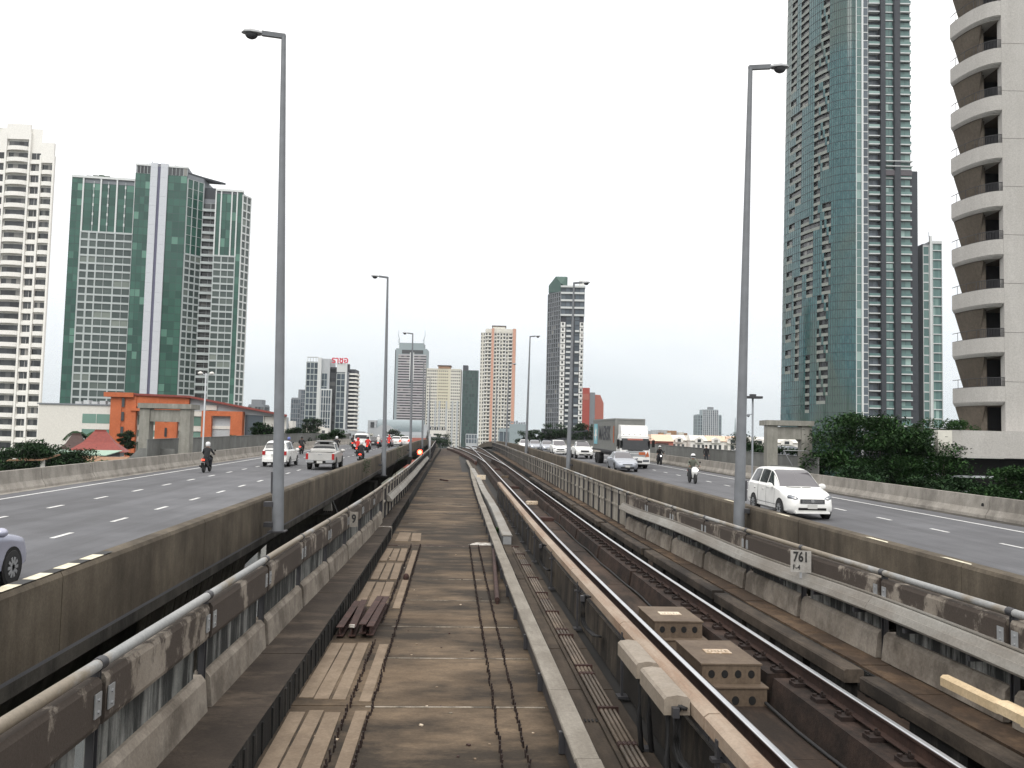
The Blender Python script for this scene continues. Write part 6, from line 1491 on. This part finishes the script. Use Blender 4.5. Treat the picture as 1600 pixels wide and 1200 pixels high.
# chassis and container (corrugated)
MB().box(-.45,.45,1.8,14.2,.85,1.15).build('chassis',M['dark_metal'],v); MB().box(-1.1,1.1,2.2,3.6,.5,1.05).build('fuel_tank',M['dark_metal'],v)
for y in (1.1,3.2,4.4,11.2,12.5):
    for sd in (-1,1): wheel(v,sd*(1.02 if y<2 else .95),y,.50,.3 if y<2 else .5,sd,6,'dark_metal')
ct=empty('shipping_container',(0,0,0),0,'grey shipping container with dark lettering and blue star emblem on the truck','container')
C0,C1=2.25,14.3
MB().box(-1.2,1.2,C0+.03,C1,1.22,3.98).build('core',M['container'],ct)
m=MB(); n=int((C1-C0)/.28)
for i in range(n):
    y=C0+.1+i*.28
    for sd in (-1,1):
        m.obox((sd*1.208,y,2.6),.03,.14,2.42)
m.build('side_corrugation',M['container'],ct)['kind']='stuff'
m=MB()
for i in range(9): m.obox((-1.08+i*.27,C0+.015,2.6),.13,.04,2.42)
m.build('front_corrugation',M['container'],ct)['kind']='stuff'
for x in (-1.17,1.17): MB().box(x-.07,x+.07,C0-.02,C0+.1,1.2,4.02).build('corner_post',M['container'],ct)
MB().box(-1.24,1.24,C0-.03,C1,3.9,4.03).build('top_frame',M['container'],ct); MB().box(-1.24,1.24,C0-.03,C1,1.18,1.34).build('bottom_frame',M['dark_metal'],ct)
MB().box(-1.27,-1.245,C0+.5,C0+.75,2.0,3.4).build('placard',M['orange'],ct)
text('MAERSK',1.75,M['logo_grey'],ct,(-1.245,7.5,2.72),(math.radians(90),0,math.radians(-90)),'lettering',.004,.93,off=.03)
em=MB().box(-1.25,-1.242,11.35,13.3,1.75,3.6).build('emblem_square',M['cyan'],ct)
m=MB(); st_=[]
for i in range(14):
    a=math.pi*2*i/14; rr2=.85 if i%2==0 else .34; st_.append((-1.256,12.3+rr2*math.sin(a),2.68+rr2*math.cos(a)))
for i in range(14): m.face([(-1.256,12.3,2.68),st_[i],st_[(i+1)%14]])
m.build('emblem_star',M['whitewarm'],em)
place(v,14.55,71,-1); ct.location=v.location; ct.rotation_euler=v.rotation_euler

# ============================================================ PEOPLE AND SCOOTERS
dg=bpy.context.evaluated_depsgraph_get
def skin(name,pts,edges,rad,sub=1):
    me=bpy.data.meshes.new('sk'); me.from_pydata([p for p in pts],edges,[]); o=bpy.data.objects.new('sk',me); col.objects.link(o)
    md=o.modifiers.new('s','SKIN'); md.use_smooth_shade=True
    for i,r in enumerate(rad):
        sv=me.skin_vertices[0].data[i]; sv.radius=(r,r) if not isinstance(r,tuple) else r; sv.use_root=(i==0)
    sb=o.modifiers.new('u','SUBSURF'); sb.levels=sub; sb.render_levels=sub
    bpy.context.view_layer.update(); m2=bpy.data.meshes.new_from_object(o.evaluated_get(dg())); m2.name=name; bpy.data.objects.remove(o); return m2
# seated rider, facing -Y (front), origin on the ground below the seat
SP=[(0,.12,.80),(0,.10,.98),(0,.02,1.20),(0,-.02,1.36),(0,-.05,1.45),(0,-.08,1.56),
    (-.10,.10,.79),(-.17,-.28,.76),(-.16,-.26,.44),(-.15,-.24,.33),(-.15,-.40,.29),
    (.10,.10,.79),(.17,-.28,.76),(.16,-.26,.44),(.15,-.24,.33),(.15,-.40,.29),
    (-.19,-.02,1.33),(-.29,-.16,1.12),(-.29,-.42,1.04),(.19,-.02,1.33),(.29,-.16,1.12),(.29,-.42,1.04)]
SE=[(0,1),(1,2),(2,3),(3,4),(4,5),(0,6),(6,7),(7,8),(8,9),(9,10),(0,11),(11,12),(12,13),(13,14),(14,15),(3,16),(16,17),(17,18),(3,19),(19,20),(20,21)]
SR=[(.17,.14),(.165,.125),(.20,.13),(.15,.10),.065,.095,.12,.085,.06,.045,.04,.12,.085,.06,.045,.04,.075,.06,.042,.075,.06,.042]
rider_me=skin('body',SP,SE,SR)
# standing pedestrian
PP=[(0,0,.92),(0,0,1.10),(0,0,1.30),(0,0,1.44),(0,-.01,1.52),(0,-.02,1.64),(-.10,0,.88),(-.11,-.02,.5),(-.11,.03,.1),(-.11,-.12,.05),(.10,0,.88),(.11,-.06,.5),(.11,-.04,.1),(.11,-.19,.05),(-.19,0,1.41),(-.24,.03,1.14),(-.23,-.06,.90),(.19,0,1.41),(.24,.02,1.14),(.23,-.10,.92)]
PE=[(0,1),(1,2),(2,3),(3,4),(4,5),(0,6),(6,7),(7,8),(8,9),(0,10),(10,11),(11,12),(12,13),(3,14),(14,15),(15,16),(3,17),(17,18),(18,19)]
PR=[(.16,.11),(.15,.10),(.18,.11),(.13,.09),.055,.095,.09,.065,.045,.04,.09,.065,.045,.04,.065,.05,.035,.065,.05,.035]
ped_me=skin('body',PP,PE,PR)
def colour_body(me,top,legz,necky,bottom='trouser'):
    m=me.copy(); m.materials.clear()
    for k in (top,bottom,'skin','black'): m.materials.append(M[k])
    for p in m.polygons:
        c=p.center; 
        if c.z>necky: i=2
        elif c.z<legz[0]: i=3
        elif c.z<legz[1]: i=1
        else: i=0
        p.material_index=i; p.use_smooth=True
    return m
def handmesh():
    m=MB(); m.obox((0,0,0),.075,.08,.03)
    for i,l in enumerate((.03,.036,.034,.028)):
        x=-.028+.019*i; m.tube([(x,-.035,0),(x,-.035-l,-.012),(x,-.04-l*.7,-.045)],.009,6)
    m.tube([(.035,.01,0),(.055,-.015,-.02),(.04,-.04,-.04)],.011,6); return m.mesh('hand',M['skin'],True)
HAND=handmesh()
def helmet(root,pos,mt,visor=True):
    m=MB(); m.lathe([(.02,.155),(.075,.145),(.12,.10),(.135,.03),(.13,-.05),(.11,-.11)],16); h_=m.build('helmet',M[mt],root,pos,smooth=True); h_.scale=(1,1.12,1)
    if visor: m=MB().lathe([(.128,.045),(.137,.0),(.128,-.05)],16); v_=m.build('visor',M['carglass'],h_,(0,-.012,-.005),smooth=True); v_.scale=(.98,1,1)
def face(root,pos):
    m=MB().tube([(0,-.095,-.01),(0,-.115,-.03)],[.01,.016],6); m.build('nose',M['skin'],root,pos)
    for s_ in (-1,1): MB().lathe([(.012,-.004),(.012,.004)],8,'y').build('eye',M['ink'],root,(pos[0]+s_*.033,pos[1]-.088,pos[2]+.01)); MB().obox((0,0,0),.014,.03,.05).build('ear',M['skin'],root,(pos[0]+s_*.095,pos[1],pos[2]))
    MB().obox((0,0,0),.04,.006,.01).build('mouth',M['redwall2'],root,(pos[0],pos[1]-.086,pos[2]-.05))
def rider(label,top,hel,x,y,hd,group=None,bag=None):
    r=empty('person',(0,0,0),0,label,'person',group); inst('body',colour_body(rider_me,top,(.38,.86),1.43),r)
    helmet(r,(0,-.08,1.60),hel)
    for s_ in (-1,1): inst('hand',HAND,r,(s_*.29,-.45,1.03),(0,0,0),(s_,1,1))
    face(r,(0,-.08,1.55))
    place(r,x,y,hd); return r
def scooter(label,body,x,y,hd,front=None,tail='tail_on',group=None,fair='cloth_black'):
    s_=empty('motor_scooter',(0,0,0),0,label,'motorcycle',group)
    for yy in (-.62,.62):
        m=MB().lathe([(.17,-.045),(.26,-.05),(.285,0),(.26,.05),(.17,.045)],20,'x'); w_=m.build('wheel',M['rubber'],s_,(0,yy,.285),smooth=True)
        m=MB(); 
        for i in range(4): m.obox((0,0,0),.02,.36,.02,Matrix.Rotation(math.pi*i/4,3,'X'))
        m.build('rim',M['grey_metal'],w_)
    m=MB().tube([(0,-.62,.285),(0,-.50,.62),(0,-.42,.95)],.035,8); m.build('fork',M['dark_metal'],s_,smooth=True)
    # legshield and front fairing
    m=MB(); R_s=[(-.50,.98,.10),(-.56,.86,.20),(-.52,.66,.19),(-.44,.45,.13),(-.38,.33,.10)]; n=8
    for y_,z_,w_ in R_s:
        for j in range(n+1):
            a=math.pi*j/n; m.v.append((w_*math.cos(a),y_-w_*.55*math.sin(a)+.05,z_))
    for i in range(4):
        for j in range(n): m.f.append((i*(n+1)+j,i*(n+1)+j+1,(i+1)*(n+1)+j+1,(i+1)*(n+1)+j)); m.m.append(0)
    m.build('front_fairing',M[body],s_,smooth=True)
    m=MB(); 
    for y_,z0,z1,w_ in ((-.30,.28,.34,.10),(-.05,.27,.36,.13),(.08,.3,.62,.15),(.35,.36,.70,.15),(.65,.52,.74,.12),(.86,.66,.76,.05)): m.v+=[(-w_,y_,z0),(w_,y_,z0),(w_*.85,y_,z1),(-w_*.85,y_,z1)]
    for i in range(5):
        for j in range(4): m.f.append((i*4+j,i*4+(j+1)%4,(i+1)*4+(j+1)%4,(i+1)*4+j)); m.m.append(0)
    m.f+=[(0,1,2,3),(20,21,22,23)]; m.m+=[0,0]; m.build('rear_body',M[fair],s_,smooth=40)
    m=MB(); m.v=[]
    for y_,z_,w_ in ((-.02,.66,.09),(.2,.70,.13),(.5,.76,.13),(.74,.80,.09)): m.v+=[(-w_,y_,z_-.04),(w_,y_,z_-.04),(w_*.8,y_,z_+.05),(-w_*.8,y_,z_+.05)]
    for i in range(3):
        for j in range(4): m.f.append((i*4+j,i*4+(j+1)%4,(i+1)*4+(j+1)%4,(i+1)*4+j)); m.m.append(0)
    m.f+=[(0,1,2,3),(12,13,14,15)]; m.m+=[0,0]; m.build('saddle',M['rubber'],s_,smooth=60)
    m=MB().tube([(-.33,-.40,1.02),(-.18,-.46,.99),(0,-.47,.97),(.18,-.46,.99),(.33,-.40,1.02)],.018,8); m.build('handlebar',M['dark_metal'],s_,smooth=True)
    for sd in (-1,1):
        MB().tube([(sd*.24,-.44,1.0),(sd*.30,-.46,1.22)],.008,5).build('mirror_stalk',M['black'],s_); MB().lathe([(.05,-.01),(.055,.01)],12,'y').build('mirror',M['black'],s_,(sd*.32,-.46,1.25))
    if front: 
        for dx in ((-.1,.1) if front==2 else (0,)): lamp_patch(s_,'headlight','lamp_on',dx,-.66 if front==2 else -.63,.80,.055,.04,.05)
    else: lamp_patch(s_,'headlight','lens',0,-.63,.82,.08,.04,.06)
    lamp_patch(s_,'tail_light',tail,0,.86,.74,.10,-.05,.05); MB().box(-.1,.1,.88,.895,.46,.62).build('number_plate',M['plate'],s_); MB().box(-.09,.09,.72,.9,.36,.60).build('mudguard',M['black'],s_)
    MB().tube([(.16,.1,.27),(.18,.45,.3),(.18,.8,.4)],[.03,.05,.055],10).build('exhaust',M['dark_metal'],s_,smooth=True)
    place(s_,x,y,hd); return s_
def pair(x,y,hd,top,hel,lab_p,lab_s,body='paint_dark',front=None,tail='tail_on'):
    rider(lab_p,top,hel,x,y,hd); scooter(lab_s,body,x,y,hd,front,tail)
pair(-14.15,53.0,1,'cloth_black','helmet_white','rider in black jacket and white helmet alone in the far left lane','motor scooter with lit red tail light alone in the far left lane')
pair(-14.4,80,1,'cloth_navy','helmet_blue','rider in navy clothes and blue helmet behind the white wagon','motor scooter with red tail light just right of the white wagon')
pair(-14.6,88,1,'cloth_black','helmet_black','dark clothed rider with black helmet just ahead of the blue helmeted one','scooter with yellow side panels ahead of the blue helmeted rider','third_end')
pair(-6.95,69,1,'cloth_black','helmet_white','rider in dark jacket with white helmet squeezed right of the pickup','dark motor scooter between the pickup and the parapet')
pair(-9.0,86,1,'cloth_red','helmet_red','rider in red jacket and red helmet, nearer of the two','motor scooter of the nearer red jacketed rider','paint_dark')
pair(-9.15,97.5,1,'cloth_red','helmet_black','rider in red jacket and black helmet, farther of the two','motor scooter of the farther red jacketed rider','paint_dark')
pair(-12.3,112,1,'cloth_black','helmet_black','small dark rider with bright tail light left of the red riders','distant motor scooter with bright tail light left of the white van')
pair(-9.7,118,1,'cloth_white','helmet_white','distant rider in pale clothes beside the black car','distant motor scooter with pink red tail beside the black car','paint_red')
pair(-11.9,93,1,'cloth_black','helmet_white','rider in black with white helmet left of the red jacketed pair','motor scooter with lit tail light left of the red jacketed pair')
pair(-7.9,104,1,'cloth_red','helmet_white','distant rider in red with white helmet close to the left parapet','distant red-tailed scooter close to the left parapet','paint_red')
pair(-8.6,122,1,'cloth_red','helmet_red','farthest rider in red near the second left lamp post','farthest scooter with red light near the second left lamp post','paint_red')
pair(14.15,52.3,-1,'cloth_grey','helmet_white','rider in grey-green jacket coming towards the camera on a black and white scooter','black and white scooter with twin lit headlights on the right road','paint_white',2,'tail')
pair(18.95,81.5,-1,'cloth_black','helmet_white','rider in black with white helmet near the far right barrier','scooter with single bright headlight near the far right barrier','paint_dark',1,'tail')
pair(14.9,100,-1,'cloth_grey','helmet_white','distant white helmeted rider just left of the second right lamp post','distant scooter between the white wagon and the second right lamp post','paint_white',None,'tail')
def pedestrian(label,top,x,y,z_,rz,bottom='trouser',hair='helmet_black'):
    r=empty('person',(x,y,z_),rz,label,'person'); inst('body',colour_body(ped_me,top,(.08,.92),1.50,bottom),r)
    m=MB(); m.lathe([(.02,.125),(.07,.115),(.10,.07),(.105,.0),(.09,-.06)],14); m.build('hair',M['cloth_black'],r,(0,.02,1.67),smooth=True); face(r,(0,-.015,1.64))
    for s_ in (-1,1): inst('hand',HAND,r,(s_*.23,-.09,.85),(math.radians(80),0,0),(s_,1,1))
    return r
pedestrian('pedestrian in black walking on the footpath beyond the right road','cloth_black',22.6,79,road(79)+.16,math.pi*.05)
pedestrian('pedestrian in a white shirt at the screen beyond the left road','cloth_white',-18.6,97,road(97)+.16,math.pi,'cloth_white')

# ============================================================ TREES
def tree(name,label,cat,x,y,zb,zt,rad,n,leaf='leaf',lsz=.28,flat=.45,trunk=.22,seed=1,clumps=34,group=None,low=.25,lx=1,stems=True):
    rnd=random.Random(seed); r=empty(name,(x,y,zb),0,label,cat,group); H=zt-zb; cs=[]
    for i in range(clumps):
        a=rnd.random()*math.tau; h_=low+(1-low)*rnd.random()**.8; rr=rad*math.sqrt(rnd.random())*(1.0-.55*max(0,(h_-.55))/.45)
        cs.append((Vector((math.cos(a)*rr*lx,math.sin(a)*rr,H*h_-(.03+rnd.random()*.05)*H)),rad*rnd.uniform(.20,.38)))
    m=MB()
    for c,s_ in cs:
        k=int(n/clumps)
        for j in range(k):
            d=Vector((rnd.gauss(0,1),rnd.gauss(0,1),rnd.gauss(0,1))).normalized()*s_*rnd.random()**.4; d.z*=flat; p=c+d
            if rnd.random()<.12: p=c+d*1.35
            R=Matrix.Rotation(rnd.random()*6.28,3,'Z')@Matrix.Rotation(rnd.gauss(.25,.45),3,'X'); l=lsz*rnd.uniform(.6,1.3); w_=l*.42
            m.face([p+R@Vector(v) for v in ((0,-l/2,0),(w_/2,0,.02),(0,l/2,-.03),(-w_/2,0,.02))])
    cr_=MB(); cr_.v=m.v; cr_.f=m.f; cr_.m=m.m
    me=bpy.data.meshes.new('crown'); me.from_pydata(m.v,[],m.f); me.materials.append(M[leaf]); me.update(); o=inst('crown',me,r); o['kind']='stuff'
    t=MB(); t.tube([(0,0,0),(.1,.05,H*.3),(.02,.1,H*.62)],[trunk,trunk*.75,trunk*.45],8)
    for c,s_ in cs[::3]: t.tube([(.08,.05,H*.28),tuple(c*.5+Vector((0,0,H*.12))),tuple(c)],[trunk*.4,trunk*.22,.02],5)
    t.build('trunk',M['bark'],r,smooth=True); return r
def ctree(label,a,b,zt,rad,n,seed,**k):
    x,y,_=city(a,b); return tree(k.pop('name','shade_tree'),label,'tree',x,y,-13,zt,rad,n,seed=seed,**k)
gR='trees between the right road and the balcony tower'
ctree('tallest shade tree directly right of the concrete portal',22.9,58.5,5.9,4.3,26000,11,low=.50,clumps=70,group=gR,lsz=.30)
ctree('layered shade tree in the middle of the right clump',25.4,56,4.8,4.4,26000,12,low=.48,clumps=70,group=gR)
ctree('spreading tree reaching over the left end of the terrace wall',27.2,61,5.1,4.2,18000,13,low=.58,clumps=50,group=gR,leaf='leaf_dark')
ctree('lower dark tree behind the right barrier below the tallest one',20.6,52.5,2.6,3.4,18000,14,low=.45,clumps=55,group=gR,leaf='leaf_dark')
ctree('bright layered tree in front of the terrace wall at the right edge',24.7,44,3.0,2.5,14000,15,low=.55,clumps=55,group=gR,flat=.3)
ctree('tree at the extreme right edge overlapping the terrace wall',26.0,47,2.4,2.6,12000,16,low=.5,clumps=50,group=gR)
ctree('low shrubby tree just behind the right barrier',21.8,43,.9,2.6,13000,17,low=.5,clumps=50,group=gR,leaf='leaf_dark')
ctree('low tree below the terrace wall at the right edge',23.3,43.5,1.5,2.6,13000,18,low=.5,clumps=45,group=gR,leaf='leaf_dark')
ctree('dark bushy tree behind the right barrier under the terrace corner',23.6,49,1.9,2.8,14000,21,low=.5,clumps=46,group=gR,leaf='leaf_dark')
ctree('small tree seen through the right concrete portal',22.5,76,3.9,3.0,9000,19,low=.6,clumps=34,group=gR,leaf='leaf_dark')
ctree('dark tree beside the left column of the right portal',25.5,95,4.4,3.6,9000,20,low=.6,clumps=34,group=gR,leaf='leaf_dark')
gL='trees below the white balcony tower'
ctree('dark tree at the left edge below the white balcony tower',-53,92,1.6,4.6,14000,31,low=.5,clumps=44,group=gL,leaf='leaf_dark',lsz=.4)
ctree('rounded dark tree second from the left edge',-47.5,88,1.9,4.0,13000,32,low=.5,clumps=40,group=gL,leaf='leaf_dark',lsz=.4)
ctree('dark tree between the left clump and the white pavilion',-49,100,1.6,3.8,11000,33,low=.5,clumps=36,group=gL,leaf='leaf_dark',lsz=.4)
ctree('low bush under the green sheet roof',-42.5,96,.2,3.2,9000,34,low=.6,clumps=30,group=gL,lsz=.35)
ctree('dark tree rising in front of the orange hall beside the red roof',-64.2,150,3.5,2.2,7000,35,low=.75,clumps=24,group=gL,leaf='leaf_dark',lsz=.4)
# palm
x,y,_=city(-69.6,147); r=empty('palm_tree',(x,y,-13),0,'palm tree left of the red temple style roof','palm'); MB().tube([(0,0,0),(.2,0,8),(0,0,15.05)],[.22,.18,.14],8).build('trunk',M['bark'],r,smooth=True)
for i in range(15):
    a=i*math.tau/15+.2*random.random(); m=MB(); up=random.uniform(.4,1.4); L_=random.uniform(2.6,3.4)
    pts=[Vector((math.cos(a)*L_*t,math.sin(a)*L_*t,up*math.sin(t*2.2)-1.7*t*t)) for t in (0,.2,.4,.6,.8,1)]
    for p,q in zip(pts,pts[1:]):
        for j in range(5):
            c=p.lerp(q,j/5); 
            for s_ in (-1,1):
                d=Vector((-math.sin(a)*s_,math.cos(a)*s_,-.55)).normalized()*.75; e=Vector((math.cos(a),math.sin(a),0))*.10; m.face([c-e,c+e,c+d+e*2.2])
    m.build('frond',M['leaf_dark'],r,(0,0,15.0))
# shrubs beyond the left screen and far woods
for i,(a,b,zt,rd,lb) in enumerate(((-37.2,118,3.6,2.6,'bushy tree above the grey screen right of the orange hall'),(-33.5,122,4.9,2.8,'taller leafy tree just left of the nearest lamp post'),(-29.6,126,4.4,3.2,'dark tree right of the nearest left lamp post'),(-26.0,131,4.3,3.2,'dark round tree left of the grey sign tower base'),(-22.5,136,3.9,3.0,'small tree at the foot of the tower with red lettering'))):
    ctree(lb,a,b,zt,rd,7000,50+i,low=.7,clumps=26,group='trees along the left screen',leaf='leaf_dark',lsz=.4)
for i,(a,b,zt,rd,lb) in enumerate(((-66,300,10.3,6,'far tree left of the oval hall'),(-42,330,6.6,6,'far tree right of the oval hall'),(-32,400,6.3,7,'far tree between the cream and orange towers'))):
    ctree(lb,a,b,zt,rd,4000,60+i,low=.7,clumps=22,leaf='leaf_dark',lsz=.8)
for i,(a,b,zt,rd,lb) in enumerate(((6.5,300,7.6,5,'leftmost tree below the dark tower'),(14.5,300,9.8,6,'second tree below the dark tower'),(22.5,305,10.6,6,'third tree below the dark tower'),(31,300,10.3,6,'fourth tree below the dark tower'),(38.5,305,9.3,5.5,'rightmost tree below the dark tower, beside the truck'))):
    ctree(lb,a,b,zt,rd,6500,70+i,low=.6,clumps=30,group='dark trees below the dark tower',leaf='leaf_dark',lsz=.75,lx=1.25)
ctree('wide tree behind the right end of the row houses',88,270,8,7,5000,80,low=.6,clumps=26,leaf='leaf_dark',lsz=.8)
# planting on the terrace edge
x,y,_=city(27.6,57); 
tree('terrace_shrub','spiky shrubs along the terrace top below the balconies','shrub',x,y,4.0,4.75,1.4,2500,leaf='leaf',lsz=.18,flat=.6,trunk=.03,seed=90,clumps=22,low=.0,lx=1.6)
# ============================================================ HAZE
hz=MB().box(-4600,4600,-400,6100,-15.5,225).build('haze',[]); hz['kind']='stuff'
hm=bpy.data.materials.new('haze'); hm.use_nodes=True; hn=hm.node_tree; hn.nodes.clear()
ho=hn.nodes.new('ShaderNodeOutputMaterial'); hv=hn.nodes.new('ShaderNodeVolumePrincipled'); hv.inputs['Color'].default_value=(.93,.96,1,1); hv.inputs['Density'].default_value=.00007
hn.links.new(hv.outputs[0],ho.inputs['Volume']); hz.data.materials.append(hm)
